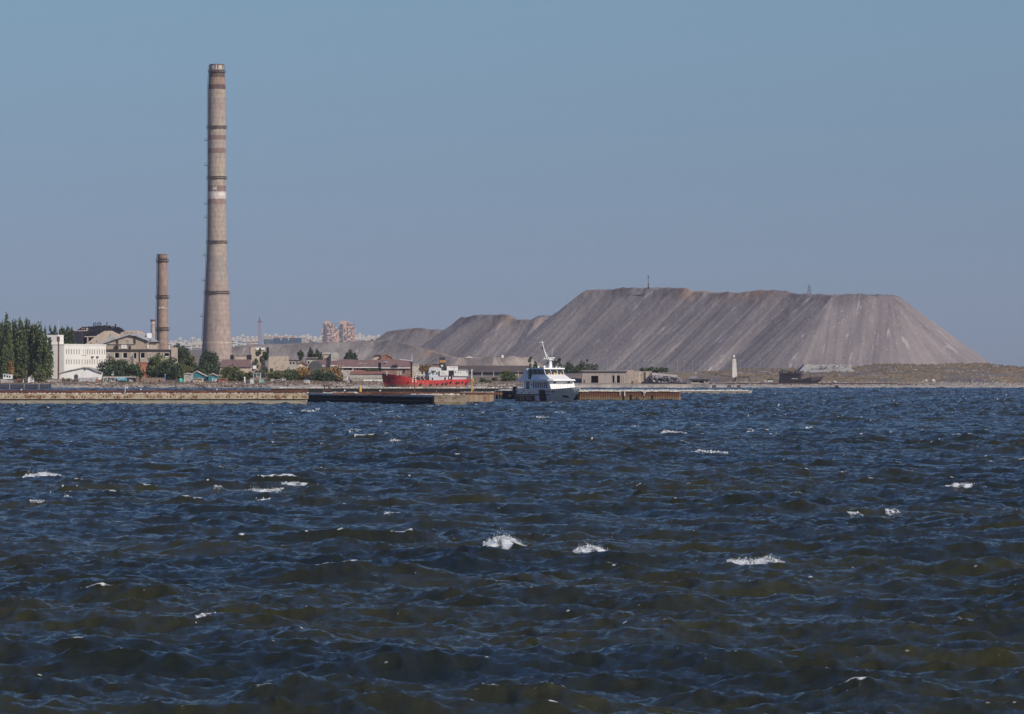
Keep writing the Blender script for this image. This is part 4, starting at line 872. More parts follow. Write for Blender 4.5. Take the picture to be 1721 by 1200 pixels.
t = cottage(350.2, 366, 628.8, (631.5, 632.5), 'narrow teal and white cottage with rusty patched roof', m_teal, mat('patched_roof', (0.45, 0.38, 0.34), (0.40, 0.22, 0.16), 0.7), d=1557, apex=357, wins=((361.5, 364.5, 637, 642),))
for a in (356.5, 359.3): t.part('white_board', MB().box(t.x(a), t.x(a + 0.9), -0.08, -0.005, 0, t.z(635)), m_white)
cottage(367, 380.5, 637.0, (638, 638), 'low orange-red shed at the left foot of the willow', mat('orange_boards', (0.45, 0.13, 0.06), (0.34, 0.10, 0.05), 0.8), m_brick2, d=1553, name='shed', door=(374.5, 378, 640))
t = Thing('white_statue_post', 'slim whitewashed marker post among the willow branches', 'post', 411, 1548)
t.part('shaft', MB().lathe([(0.42, -0.4), (0.30, 0.4), (0.22, t.z(636)), (0.30, t.z(635)), (0.1, t.z(633))], 10), m_white); t.part('plinth', MB().box(-0.55, 0.55, -0.55, 0.55, -0.4, 0.3), m_asb)
# --- long hall with brown roof and what stands behind it
t = Thing('brown_roofed_hall', 'long hall with sloping brown tin roof before the tall chimney', 'building', 398, 1640)
x0, x1 = t.x(366), t.x(423)
t.part('wall', MB().box(x0, x1, 0, 12, -1, t.z(617)), m_tan2); t.part('roof', MB().add([(x0, -0.5, t.z(617)), (x1, -0.5, t.z(617)), (x1 - 1, 9, t.z(604)), (x0 + 1, 9, t.z(604)), (x0, 9.4, t.z(618)), (x1, 9.4, t.z(618))], [(0, 1, 2, 3), (1, 5, 2), (0, 3, 4), (4, 5, 1, 0), (3, 2, 5, 4)]), m_rroof)
t.part('parapet', MB().box(t.x(393), t.x(411.5), 9.6, 11.5, t.z(617), t.z(598.2)), m_tan2); t.part('parapet_rim', MB().box(t.x(392.5), t.x(412), 9.4, 11.7, t.z(598.2) + .002, t.z(597.4)), m_brick2)
for a, b in ((384, 389.5), (411.7, 419.5)): t.part('roof_vent', MB().box(t.x(a), t.x(b), 10, 12, t.z(605), t.z(596.3)), m_char)
t = Thing('hoist_tower', 'tall narrow tan tower with a dark shaded left edge', 'tower', 427, 1655, rot=0)
t.part('wall', MB().prism([(t.x(418.5), 3.2), (t.x(421), 0), (t.x(430.5), 0.01), (t.x(430.5), 5), (t.x(419), 6)], -1, t.z(583)), m_tan2)
t.part('side_wing', MB().box(t.x(430.6), t.x(444), 2, 7, -1, t.z(588)), m_tan2); t.part('roof_sign', MB().box(t.x(430.6), t.x(444.8), 1.6, 2.0, t.z(588) + .01, t.z(584.3)), m_white)
for a, y in ((424.5, 606), (432, 612), (438, 600)): t.part('window', MB().box(t.x(a), t.x(a + 1.8), -0.05 if a < 430 else 1.9, -0.004 if a < 430 else 1.99, t.z(y + 3), t.z(y)), m_void)
t = Thing('stepped_lodge', 'tan stepped lodge with white box window below the narrow tower', 'building', 430, 1600)
t.part('wall', MB().box(t.x(423.5), t.x(436.5), 0, 5, -1, t.z(609)), m_tan); t.part('bay', MB().box(t.x(425), t.x(430.5), -0.8, -0.01, t.z(620), t.z(614.5)), m_white); t.part('window', MB().box(t.x(431.5), t.x(434.2), -0.06, -0.004, t.z(619), t.z(613)), m_void)
t = Thing('boathouse', 'small boathouse with pale blue frame, balcony and dark gateway', 'boathouse', 431, 1545)
t.part('wall', MB().holed(t.x(421), t.x(438), -0.5, t.z(636), [(t.x(427.2), t.x(434.4), 0.1, t.z(637.8))], 0, 3), m_tan)
t.part('upper_frame', MB().box(t.x(426), t.x(426.7), 0, 2, t.z(636) + .002, t.z(627.5)).box(t.x(437), t.x(437.8), 0, 2, t.z(636) + .002, t.z(627.5)).box(t.x(431), t.x(431.6), 0, 2, t.z(636) + .002, t.z(627.5)).box(t.x(426), t.x(437.8), -0.01, 2.2, t.z(627.5) + .002, t.z(626.8)), m_lblue)
t.part('balcony', MB().box(t.x(430.5), t.x(437), -0.3, -0.01, t.z(635.5), t.z(633.6)), m_brick2); t.part('side_panel', MB().box(t.x(420.3), t.x(425.5), -0.2, -0.01, -0.3, t.z(638)), m_lblue)
t.part('sill', MB().box(t.x(420.4), t.x(438.5), -0.45, -0.02, -0.4, 0.05), m_asb)
t = Thing('turquoise_container', 'turquoise tank box right of the boathouse', 'container', 441, 1546)
t.part('body', MB().hull([(t.x(437.9), -.8, -.3), (t.x(444.2), -.8, -.3), (t.x(444.2), 1.5, -.3), (t.x(437.9), 1.5, -.3)], [(t.x(438.4), -.5, t.z(638.6)), (t.x(443.5), -.5, t.z(638.6)), (t.x(443.5), 1.2, t.z(638.6)), (t.x(438.4), 1.2, t.z(638.6))]), mat('sea_green', (0.10, 0.42, 0.35), (0.08, 0.34, 0.30), 1)); t.part('lid', MB().box(t.x(438.2), t.x(443.8), -.6, 1.3, t.z(638.6) + .002, t.z(638)), m_lblue)
t = Thing('stone_ruin', 'tan roughly broken facade with ragged right side and red rim', 'ruin', 470, 1650)
gable(t, [(452, 650), (482, 650), (481, 622), (484.5, 616), (483.5, 606), (485, 599), (452, 599)], 9, m_tan2, m_brick2, roof_th=0.3, oh=0.1, jag=0.5)
rw = random.Random(9)
for i in range(22):
    a, y = 460 + rw.random() * 22, 603 + rw.random() * 17; t.part('hole', MB().box(t.x(a), t.x(a + 0.9), -0.04, -0.004, t.z(y + 1.1), t.z(y)), m_dark)
t = Thing('grey_shed', 'grey open-sided shed with white windows right of the stone ruin', 'shed', 493, 1700)
shell(t, t.x(485), t.x(503), t.z(606), 5, [(t.x(487), t.x(490), t.z(612), t.z(608.5)), (t.x(492), t.x(495), t.z(612), t.z(608.5)), (t.x(498), t.x(501), t.z(612), t.z(608.5))], m_asb, roof=m_dark)
t = Thing('grey_shed', 'small stepped grey shed with awning left of the round dark roof', 'shed', 523, 1690)
shell(t, t.x(515), t.x(531), t.z(602), 5, [(t.x(517), t.x(519.5), t.z(611), t.z(607))], m_asb, roof=m_tan, oh=0.6)
t = Thing('maroon_roofed_house', 'low house with maroon roof behind the autumn bushes', 'house', 505, 1660)
gable(t, [(498, 640), (517, 640), (517, 615), (508, 609.5), (498, 613)], 6, m_tan2, m_rroof, roof_th=0.5, oh=0.4); window_src(t, 0.9, 0.9, t.x(504.5), t.z(616.5), y=-0.05)
t = Thing('round_roofed_store', 'dark arched store roof above the bushes', 'store', 529, 1640)
t.part('shell', MB().front([(t.x(518), 0)] + [(t.x(540), 0)] + [(t.x(529 + 11.5 * math.cos(a)), t.z(619 - 12.5 * math.sin(a))) for a in np.linspace(0, math.pi, 13)], 0, 9), mat('dark_tar', (0.085, 0.085, 0.09), (0.06, 0.06, 0.065), 0.5)); t.part('door', MB().box(t.x(526), t.x(531), -0.06, -0.004, 0, t.z(625)), m_asb)
# long maroon warehouses
def warehouse(px0, px1, yt, ye, label, wins=(), d=1690, m_w=m_tan2, seg=0):
    t = Thing('warehouse', label, 'warehouse', (px0 + px1) / 2, d, group='maroon-roofed warehouses in a row')
    x0, x1 = t.x(px0), t.x(px1)
    shell(t, x0, x1, t.z(ye), 9, [(t.x(a), t.x(b), t.z(e), t.z(c)) for a, b, c, e in wins], m_w, roof=m_w, oh=0, rth=0.1, roofname='ceiling')
    t.part('roof', MB().add([(x0 - .2, -0.6, t.z(ye) - 0.1), (x1 + .2, -0.6, t.z(ye) - 0.1), (x1 + .2, 7.5, t.z(yt)), (x0 - .2, 7.5, t.z(yt)), (x1 + .2, 9.6, t.z(ye)), (x0 - .2, 9.6, t.z(ye))], [(0, 1, 2, 3), (3, 2, 4, 5), (1, 4, 2), (0, 3, 5), (0, 5, 4, 1)]), m_rroof)
    t.part('eave_board', MB().box(x0, x1, -0.75, -0.62, t.z(ye) - 0.32, t.z(ye) - 0.05), m_white)
    return t
warehouse(531, 546, 604.5, 614, 'short maroon-roofed warehouse right of the arched store', d=1680)
warehouse(556, 568, 606, 614, 'small grey-maroon lean-to roof between two warehouses', d=1686)
warehouse(568.5, 594, 604, 616.5, 'reddest warehouse roof, over a row of dark openings', ((578, 583, 618, 622), (584, 592, 618, 622)), m_w=m_asb)
t = warehouse(594.5, 640, 605, 616.8, 'long grey-maroon warehouse with orange brick wall and dark windows', ((599, 603, 618.2, 622), (608, 615, 618.2, 622)), d=1692, m_w=m_brick2)
for a in (602, 611): t.part('skylight', MB().add([(t.x(a), 3.0, t.z(611.2)), (t.x(a + 7), 3.0, t.z(611.2)), (t.x(a + 7), 3.7, t.z(610.2)), (t.x(a), 3.7, t.z(610.2))], [(0, 1, 2, 3)]), m_groof)
t = warehouse(641, 691, 603.8, 617.5, 'tallest warehouse, brick with a dark arched dormer behind the red bow', (), d=1688, m_w=m_brick2)
t.part('dormer', MB().front([(t.x(658), t.z(616.6)), (t.x(669), t.z(616.6))] + [(t.x(663.5 + 5.3 * math.cos(a)), t.z(616 - 3.2 * math.sin(a))) for a in np.linspace(0, math.pi, 9)], -1.2, 3), m_char)
t.part('arch_window', MB().front([(t.x(677), t.z(627)), (t.x(680.5), t.z(627))] + [(t.x(678.8 + 1.7 * math.cos(a)), t.z(623 - 2 * math.sin(a))) for a in np.linspace(0, math.pi, 7)], -0.08, -0.005), m_void)
t.part('skylight', MB().add([(t.x(646), 2.5, t.z(608.6)), (t.x(651), 2.5, t.z(608.6)), (t.x(651), 3.1, t.z(607.4)), (t.x(646), 3.1, t.z(607.4))], [(0, 1, 2, 3)]), m_groof)
t = Thing('brick_gable', 'orange brick gable peaking above the tallest warehouse roof', 'building', 650, 1730)
gable(t, [(640, 620), (660, 620), (660, 602.5), (650, 596.5), (640, 600)], 8, m_brick, m_brick2, roof_th=0.4, oh=0.3); t.part('vent', MB().box(t.x(649), t.x(651), -0.05, -0.004, t.z(602), t.z(600)), m_void)
t = Thing('ruined_brick_hall', 'tan ruined hall with dark broken roof left of the orange gable', 'ruin', 634, 1735)
gable(t, [(627, 620), (643, 620), (643, 602), (637, 598), (631, 599), (627, 602)], 6, m_tan2, m_dark, roof_th=0.5, oh=0.3); t.part('gap', MB().box(t.x(636.5), t.x(638.8), -0.05, -0.004, t.z(611), t.z(603.5)), m_white)
t = Thing('pale_ruin', 'heap-like pale concrete ruin below the twin towers', 'ruin', 555, 1780)
shell(t, t.x(541), t.x(556), t.z(595.5), 5, [(t.x(545), t.x(547), t.z(605), t.z(602)), (t.x(550), t.x(552), t.z(605), t.z(602))], m_tan2, roof=m_asb, z0=-1)
t.part('upper_slab', MB().box(t.x(542), t.x(555), 0.5, 4, t.z(594.6), t.z(592.2)), m_asb)
t = Thing('pale_ruin', 'second pale broken wall with jagged top below the right tower', 'ruin', 562, 1776)
gable(t, [(555, 620), (570, 620), (569, 596), (564, 592), (557, 593)], 4, m_asb, m_asb, roof_th=0.15, oh=0.1, jag=1.2)
t = Thing('low_shed', 'long low shed with rusty red roof edge above the concrete wall', 'shed', 614, 1610)
t.part('wall', MB().box(t.x(588), t.x(641), 0, 5, -1, t.z(629)), m_asb); t.part('roof', MB().add([(t.x(587), -0.4, t.z(628.5)), (t.x(642), -0.4, t.z(628.5)), (t.x(641), 3, t.z(624)), (t.x(589), 3, t.z(624)), (t.x(587), 5.3, t.z(628.5)), (t.x(642), 5.3, t.z(628.5))], [(0, 1, 2, 3), (3, 2, 5, 4), (0, 4, 5, 1), (1, 5, 2), (0, 3, 4)]), mat('rusty_red_roof', (0.26, 0.10, 0.07), (0.20, 0.085, 0.065), 0.6))
t = Thing('concrete_wall', 'long pale concrete wall with whitewashed right half beside the bow', 'wall', 616, 1556)
t.part('wall', MB().box(t.x(590), t.x(645), 0, 0.4, -0.8, t.z(634.6)), m_conc); t.part('whitewash', MB().box(t.x(611), t.x(645), -0.05, -0.003, t.z(642.5), t.z(638)), m_white)
t = Thing('shore_hut', 'tiny white-roofed hut at the right edge of the autumn bushes', 'hut', 581, 1552)
gable(t, [(577, 640), (585, 640), (585.5, 631), (582, 628), (577, 627.2)], 2.5, m_asb, m_white, roof_th=0.25, oh=0.2); t.part('door', MB().box(t.x(583), t.x(584.4), -0.05, -0.004, 0, t.z(633)), m_white)
t = Thing('shore_kiosk', 'small white kiosk with dark figure-like post among the bushes', 'kiosk', 516, 1546)
t.part('counter', MB().box(t.x(511), t.x(520.5), 0, 1.5, -0.3, t.z(639.5)), m_white); t.part('post', MB().tube((t.x(515.5), 0.5, t.z(639.5)), (t.x(515.5), 0.5, t.z(634)), 0.22, n=6), m_char); t.part('awning', MB().box(t.x(510.5), t.x(521), -0.3, -0.01, t.z(639.8), t.z(638.6)), m_lblue)
t = Thing('shore_hut', 'pinkish ruined hut at the left edge of the concrete wall', 'hut', 586, 1547)
t.part('wall', MB().box(t.x(583), t.x(587.5), 0, 1.5, -0.3, t.z(638.5)), mat('pink_plaster', (0.40, 0.29, 0.25), (0.33, 0.24, 0.21), 1)); t.part('door', MB().box(t.x(587.6), t.x(591), 0.2, 1.2, -0.3, t.z(639)), m_char)
t = Thing('fallen_slabs', 'pile of pale fallen slabs right of the turquoise container', 'rubble pile', 468, 1545)
for i in range(9):
    a = 458 + i * 2.4; o = t.part('slab', MB().box(-0.6, 0.6, -0.5, 0.5, -0.12, 0.12), m_asb); o.location = (t.x(a), random.uniform(-.5, .5), 0.35 + random.uniform(0, 0.7)); o.rotation_euler = (random.uniform(-.4, .4), random.uniform(-.6, .6), random.uniform(0, 3))
# --- right of the red ship
t = Thing('conveyor_gallery', 'long dark retaining wall under the pale slag bench', 'wall', 790, 1846)
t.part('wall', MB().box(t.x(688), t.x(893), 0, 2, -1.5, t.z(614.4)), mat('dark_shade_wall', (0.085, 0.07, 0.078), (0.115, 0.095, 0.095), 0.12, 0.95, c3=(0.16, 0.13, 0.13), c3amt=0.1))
t.part('ledge', MB().box(t.x(770), t.x(885), -0.6, -0.01, t.z(626.4), t.z(625.4)), m_char)
t = Thing('pipeline', 'pale horizontal pipe in front of the dark retaining wall', 'pipe', 818, 1780)
t.part('pipe', MB().tube((t.x(792), 0, t.z(630.3)), (t.x(870), 0, t.z(630.3)), 0.16, n=6), m_asb)
for a in range(797, 870, 9): t.part('support', MB().box(t.x(a), t.x(a) + 0.2, -0.1, 0.1, -0.5, t.z(631)), m_dark)
t = Thing('railway_wagon_row', 'dark row of low wagons below the pale pipe', 'wagon', 815, 1775)
t.part('body', MB().box(t.x(792), t.x(842), 0, 2.4, 0.5, t.z(631.6)), m_char); t.part('frame', MB().box(t.x(791), t.x(843), 0.2, 2.2, -0.2, 0.49), m_dark)
for i, (a, lab) in enumerate(((810, 'pale utility pole in front of the dark retaining wall, left one'), (829.5, 'pale utility pole in front of the dark retaining wall, right one'), (871, 'thin utility pole just left of the white patrol boat'))):
    t = Thing('utility_pole', lab, 'pole', a, 1690); t.part('shaft', MB().tube((0, 0, -0.5), (0, 0, t.z(623.5)), 0.17, 0.12, n=6), m_asb); t.part('cross_arm', MB().box(-0.5, 0.5, -0.05, 0.05, t.z(625), t.z(624.5)), m_dark)
zb = 7 - (601 - 615) * M(1888) * 1.0
t = Thing('bench_hut', 'small tan hut on the slag bench, left of the white tank', 'hut', 835, 1890, py=603.5)
t.part('wall', MB().box(t.x(832), t.x(838.5), 0, 2, -1, t.z(599.6)), m_tan2); t.part('roof', MB().box(t.x(831.6), t.x(838.9), -.2, 2.2, t.z(599.6) + .002, t.z(599)), m_dark)
t = Thing('bench_tank', 'upright white tank with dark cap on the slag bench', 'tank', 844, 1890, py=603.5)
t.part('body', MB().lathe([(0.62, -1), (0.62, t.z(600.2)), (0.42, t.z(600)), (0.6, t.z(599)), (0.55, t.z(597.4)), (0.3, t.z(596.8))], 14), m_offw); t.part('cap', MB().box(-0.75, -0.3, -0.3, 0.3, t.z(598.4), t.z(596)), m_dark)
t = Thing('bench_tent', 'white peaked canopy at the left end of the slag bench', 'canopy', 789, 1890, py=602.8)
t.part('canopy', MB().front([(t.x(781), t.z(602)), (t.x(797.5), t.z(602)), (t.x(793), t.z(600)), (t.x(790), t.z(598.3)), (t.x(784), t.z(600))], 0, 3), mat('light_spoil', (0.52, 0.49, 0.46), (0.45, 0.42, 0.40), 0.8)); t.part('base', MB().box(t.x(780.5), t.x(798), -.2, 3.2, -0.9, t.z(602) - .002), m_dark)
t = Thing('brick_store', 'low orange-brown brick store behind the ship superstructure', 'building', 733, 1700)
t.part('wall', MB().box(t.x(727), t.x(742), 0, 4, -1, t.z(612.5)), m_brick2); t.part('roof', MB().box(t.x(726.6), t.x(742.4), -.3, 4.3, t.z(612.5) + .002, t.z(611.8)), m_dark)
t = Thing('brick_store', 'small tan brick store behind the ship foremast rigging', 'building', 699, 1700)
t.part('wall', MB().box(t.x(692), t.x(708), 0, 4, -1, t.z(612.8)), m_tan2); t.part('roof', MB().box(t.x(691.6), t.x(708.4), -.3, 4.3, t.z(612.8) + .002, t.z(612)), m_brick2)
# ------------------------------------------------------------------ trees
def leafmat(name, a, b, c=None, amt=0.2):
    m = mat(name, a, b, 0.28, 0.7, c3=c, c3amt=amt, c3scale=0.9); return m
G = {'dark': leafmat('dark_leaves', (0.052, 0.078, 0.032), (0.026, 0.045, 0.024), (0.10, 0.12, 0.032)),
     'mid': leafmat('green_leaves', (0.095, 0.125, 0.034), (0.045, 0.070, 0.026), (0.16, 0.155, 0.035)),
     'olive': leafmat('olive_leaves', (0.13, 0.14, 0.045), (0.07, 0.088, 0.032), (0.20, 0.16, 0.045)),
     'autumn': leafmat('autumn_leaves', (0.25, 0.155, 0.055), (0.14, 0.11, 0.042), (0.36, 0.17, 0.05), 0.3),
     'grey': leafmat('greyish_leaves', (0.095, 0.105, 0.075), (0.06, 0.075, 0.055), (0.13, 0.12, 0.09))}
m_bark = mat('bark', (0.13, 0.11, 0.09), (0.09, 0.075, 0.065), 2, 0.95)
def tree(name, label, px, yt, yb, wp, d, kind, col, group=None, dens=1.0, leaf=0.34, z=None):
    t = Thing(name, label, 'bush' if name == 'bush' else 'tree', px, d, z=z, group=group)
    H = t.z(yt); W = wp * t.m; Z0 = max(0.0, t.z(yb)); r = random.Random(int(px * 31 + yt))
    lobes = []     # centre, radii
    trunk = MB()
    if kind == 'poplar':
        n = max(3, int(W / 0.75))
        for i in range(n):
            u = (i + 0.5) / n * 2 - 1; x = u * W * 0.40 + r.uniform(-.2, .2); top = H * (1.0 - 0.22 * abs(u) ** 1.6 - r.uniform(0, 0.13))
            rr = max(0.75, W / n * 1.05)
            lobes.append(((x * 0.92, r.uniform(-W * .3, W * .3), Z0 + (top - Z0) * 0.30), (rr * 1.55, rr * 1.4, (top - Z0) * 0.36 + 0.2), 1))
            lobes.append(((x, r.uniform(-W * .3, W * .3), Z0 + (top - Z0) * r.uniform(.58, .70)), (rr * r.uniform(.8, 1.3), rr, (top - Z0) * 0.27), 1))
            lobes.append(((x + r.uniform(-.3, .3), 0, Z0 + (top - Z0) * 0.90), (rr * 0.5, rr * 0.5, (top - Z0) * 0.12), 1))
            trunk.tube((x * 0.3, 0, H * 0.05), (x, 0, top * 0.8), 0.12, 0.04, n=5)
    elif kind == 'sparse':
        n = max(3, int(W / 0.8))
        for i in range(n * 2):
            x = r.uniform(-W / 2, W / 2) * 0.85; zc = r.uniform(Z0 + (H - Z0) * 0.15, H * 0.9); lobes.append(((x, r.uniform(-W, W) * .3, zc), (r.uniform(.35, .6), .5, r.uniform(.5, 1.2)), 0.7)); trunk.tube((x * 0.2, 0, zc * 0.4), (x, 0, zc), 0.06, 0.02, n=4)
        lobes.append(((0, 0, H * .93), (.3, .3, H * .09 + .2), 0.7))
    else:
        n = max(12, int(W * 3.4)); hh = H - Z0
        for i in range(n):
            a = r.uniform(0, 6.28); q = math.sqrt(r.random()); el = r.random() ** 0.8
            cx, cy = q * math.cos(a) * W * 0.38, q * math.sin(a) * W * 0.38; cz = Z0 + hh * (0.12 + 0.80 * el * math.sqrt(max(0, 1.1 - q * q)))
            rr = r.uniform(0.13, 0.21) * W + 0.3; lobes.append(((cx, cy, cz), (rr, rr, min(rr * (0.75 if kind == 'round' else 1.5), hh * 0.3)), 1)); trunk.tube((cx * .2, cy * .2, hh * .25), (cx, cy, cz), 0.09, 0.03, n=4)
    trunk.tube((0, 0, -0.5), (0, 0, max(Z0, H * (0.75 if kind == 'poplar' else 0.45))), max(0.1, W * 0.035), 0.05, n=7)
    nl = int(min(6000, max(200, W * (H - Z0) * 60 * dens))); crown = MB()
    wts = [l[1][0] * l[1][2] for l in lobes]
    for _ in range(nl):
        c, rad_, dn = r.choices(lobes, wts)[0]
        while True:
            v = Vector((r.uniform(-1, 1), r.uniform(-1, 1), r.uniform(-1, 1)))
            if v.length <= 1: break
        v = v * (0.55 + 0.45 * v.length) if v.length > .4 else v
        taper = 1.0 if kind != 'poplar' else (1 - 0.35 * max(0, v.z) ** 1.5)
        p = Vector((c[0] + v.x * rad_[0] * taper * 1.15, c[1] + v.y * rad_[1] * taper, c[2] + v.z * rad_[2]))
        if p.z < 0.05: p.z = r.uniform(0.05, 0.8)
        s = leaf * r.uniform(0.5, 1.25); e1 = Vector((r.uniform(-1, 1), r.uniform(-1, 1), r.uniform(-1, 1))).normalized(); e2 = e1.cross(Vector((r.uniform(-1, 1), r.uniform(-1, 1), r.uniform(-1, 1)))).normalized()
        if kind in ('poplar', 'sparse'): e1 = (e1 * 1.1 + Vector((0, 0, 1))).normalized(); e2 = e1.cross(e2).normalized()
        crown.face([p - e1 * s, p + e2 * s * 0.6, p + e1 * s, p - e2 * s * 0.6])
    t.part('trunk', trunk, m_bark); t.part('crown', crown, G[col])
    return t
g1 = 'tall poplars at the left edge'
for px, yt, w_, lab in ((3, 531, 22, 'poplar cut by the left edge of the picture'), (9.5, 524, 17, 'tallest plume-topped poplar near the left edge'), (20, 529, 20, 'third poplar from the left, narrow top'), (33, 530, 24, 'broad poplar left of the highest crown'), (44, 525.5, 24, 'highest broad poplar in the middle of the clump'), (55, 528, 24, 'poplar just right of the highest crown'), (66, 533, 23, 'poplar with sloping right shoulder in the clump'), (75, 545, 20, 'lowest right-hand poplar touching the office block')):
    tree('poplar', lab, px, yt, 636, w_ * 1.4, 1562 + (px * 7 % 13), 'poplar', 'dark' if px in (3, 20) else 'mid', g1, 1.25)
for px, yt, w_, lab in ((84, 543, 12, 'faint narrow poplar behind the stair tower'), (91.5, 545, 13, 'small poplar directly above the stair tower'), (104, 537, 13, 'taller of the poplars behind the office roof'), (114, 539, 14, 'bushy poplar behind the office roof, right one'), (121, 547, 9, 'slim rightmost poplar behind the office roof')):
    tree('poplar', lab, px, yt, 600, w_, 1660, 'poplar', 'dark', 'poplars behind the office block', 1.1)
L_ = [
 ('bush', 'yellow-orange autumn bush at the foot of the poplars', 20, 605, 640, 17, 1550, 'round', 'autumn'),
 ('bush', 'green-yellow bush right of the brightest autumn bush', 34, 612, 642, 20, 1551, 'round', 'olive'),
 ('bush', 'olive bush at the poplar foot before the white hut', 66, 622, 642, 26, 1549, 'round', 'olive'),
 ('bush', 'small green bush left of the tall iron tank', 115, 636, 645, 12, 1546, 'round', 'olive'),
 ('broad_tree', 'wide dark tree hiding the right end of the office block', 183, 599.5, 641, 44, 1572, 'round', 'dark'),
 ('broad_tree', 'dark tree above the graffiti wall, middle of three', 204, 601, 641, 46, 1578, 'round', 'dark'),
 ('broad_tree', 'dark tree sloping down to the red brick building', 224, 608, 641, 36, 1574, 'round', 'dark'),
 ('bush', 'low dark bush under the blue graffiti', 206, 640, 648, 16, 1547, 'round', 'dark'),
 ('broad_tree', 'big yellow-green topped tree before the factory right end', 268, 590.5, 641, 50, 1575, 'round', 'mid'),
 ('broad_tree', 'shadowy tree left of the green tent', 287, 601, 645, 46, 1568, 'round', 'dark'),
 ('broad_tree', 'yellowish low tree directly above the green tent', 303, 612, 640, 32, 1572, 'round', 'olive'),
 ('poplar', 'rounded poplar between the two chimneys, left one', 297, 569, 630, 19, 1700, 'poplar', 'dark'),
 ('poplar', 'rounded poplar between the two chimneys, right one', 311, 577, 632, 20, 1690, 'poplar', 'dark'),
 ('broad_tree', 'tree with orange flecks right of the round poplars', 318, 594, 634, 26, 1600, 'round', 'olive'),
 ('poplar', 'bushy dark tree standing before the foot of the tall chimney', 351, 585, 636, 38, 1590, 'poplar', 'dark'),
 ('broad_tree', 'dark low tree between teal cottages and the chimney-foot tree', 336, 612, 636, 22, 1580, 'round', 'dark'),
 ('willow', 'green willow right of the orange shed', 388, 612, 648, 42, 1562, 'round', 'olive'),
 ('willow', 'smaller willow below the brown hall roof, right one', 404, 622, 648, 24, 1556, 'round', 'mid'),
 ('bush', 'leafy bush left of the boathouse', 417, 623, 640, 16, 1556, 'round', 'olive'),
 ('thin_tree', 'thin grey-leaved tree before the narrow tower', 437, 587, 640, 20, 1600, 'sparse', 'grey'),
 ('thin_tree', 'thin leaning tree between narrow tower and stone ruin', 450, 586, 640, 20, 1605, 'sparse', 'dark'),
 ('bush', 'olive bush right of the turquoise container', 461, 620, 642, 32, 1560, 'round', 'olive'),
 ('broad_tree', 'dark green round tree below the stone ruin', 490, 619, 643, 36, 1562, 'round', 'mid'),
 ('broad_tree', 'orange-brown tree above the white kiosk, left one', 511, 615, 641, 32, 1562, 'round', 'autumn'),
 ('bush', 'dark bush right of the white kiosk', 530, 624, 643, 28, 1560, 'round', 'dark'),
 ('broad_tree', 'large orange-brown tree at the right of the bushes', 562, 613, 642, 38, 1560, 'round', 'autumn'),
 ('bush', 'dark green bush under the large orange-brown tree', 550, 626, 643, 30, 1556, 'round', 'dark'),
 ('bush', 'brownish bush between the two orange-brown trees', 541, 619, 641, 28, 1562, 'round', 'autumn'),
 ('bush', 'small green bush beside the tiny white-roofed hut', 577, 626, 643, 14, 1560, 'round', 'mid'),
 ('bush', 'green scrub on the brick wall behind the low shed', 625, 619, 626, 22, 1630, 'round', 'dark'),
 ('poplar', 'slim leaning poplar right of the stone ruin', 505, 589, 620, 12, 1740, 'sparse', 'dark'),
 ('poplar', 'slim upright poplar below the twin towers, left one', 522, 583, 620, 12, 1745, 'poplar', 'dark'),
 ('poplar', 'fuller poplar below the twin towers, right one', 534, 583, 620, 15, 1742, 'poplar', 'dark'),
 ('poplar', 'lone bushy dark tree on the warehouse roofline', 589, 583, 622, 24, 1740, 'poplar', 'dark'),
 ('bush', 'brown scrub on the skyline behind the ship foremast', 716, 611, 632, 22, 1690, 'round', 'autumn'),
 ('bush', 'big green bush on the shore left of the patrol boat', 852, 622, 646, 30, 1560, 'round', 'mid'),
 ('bush', 'small dark shrub right of the yellow pole', 812, 635, 646, 12, 1550, 'round', 'dark'),
 ('bush', 'small shrub at the foot of the right utility pole', 831, 634, 644, 9, 1560, 'round', 'dark'),
 ('bush', 'low dark shrubs left of the small pole shrub', 820, 639, 648, 14, 1546, 'round', 'dark'),
]
for a in L_:
    tree(*a[:9], dens=1.15)
rt = random.Random(8)
names_ = ['first', 'second', 'third', 'fourth', 'fifth', 'sixth', 'seventh', 'eighth', 'ninth', 'tenth', 'eleventh', 'twelfth', 'thirteenth', 'fourteenth']
for i, (px, yt, w_, c) in enumerate(((892, 600, 9, 'grey'), (899, 606, 9, 'dark'), (925, 601, 9, 'grey'), (934, 608, 8, 'grey'), (941, 602, 8, 'grey'), (947, 613, 12, 'dark'), (957, 606, 8, 'dark'), (962, 612, 8, 'dark'), (970, 613, 10, 'dark'), (978, 602.5, 8, 'dark'), (987, 604, 9, 'grey'), (995, 609, 7, 'dark'), (1000, 613, 8, 'grey'))):
    tree('slender_tree', f'slender sparse tree behind the patrol boat, {names_[i]} from the left', px, yt, 640, w_, 1640 + i % 3 * 8, 'sparse' if c == 'grey' else 'poplar', c, 'slender trees behind the patrol boat', 0.9)
for i, (px, yt) in enumerate(((950, 622), (963, 620), (974, 623))):
    tree('bush', f'{names_[i]} dark thicket bush from the left beside the boat wheelhouse', px, yt, 645, 18, 1625, 'round', 'dark', 'thicket between boat and concrete hall')
for i, px in enumerate((1080, 1088, 1096, 1104, 1112, 1118)):
    tree('bush', f'{names_[i]} dark bush from the left on the terrace above the rubble', px, 616.8 + i % 2, 626, 9, 1665, 'round', 'dark', 'row of bushes on the terrace')
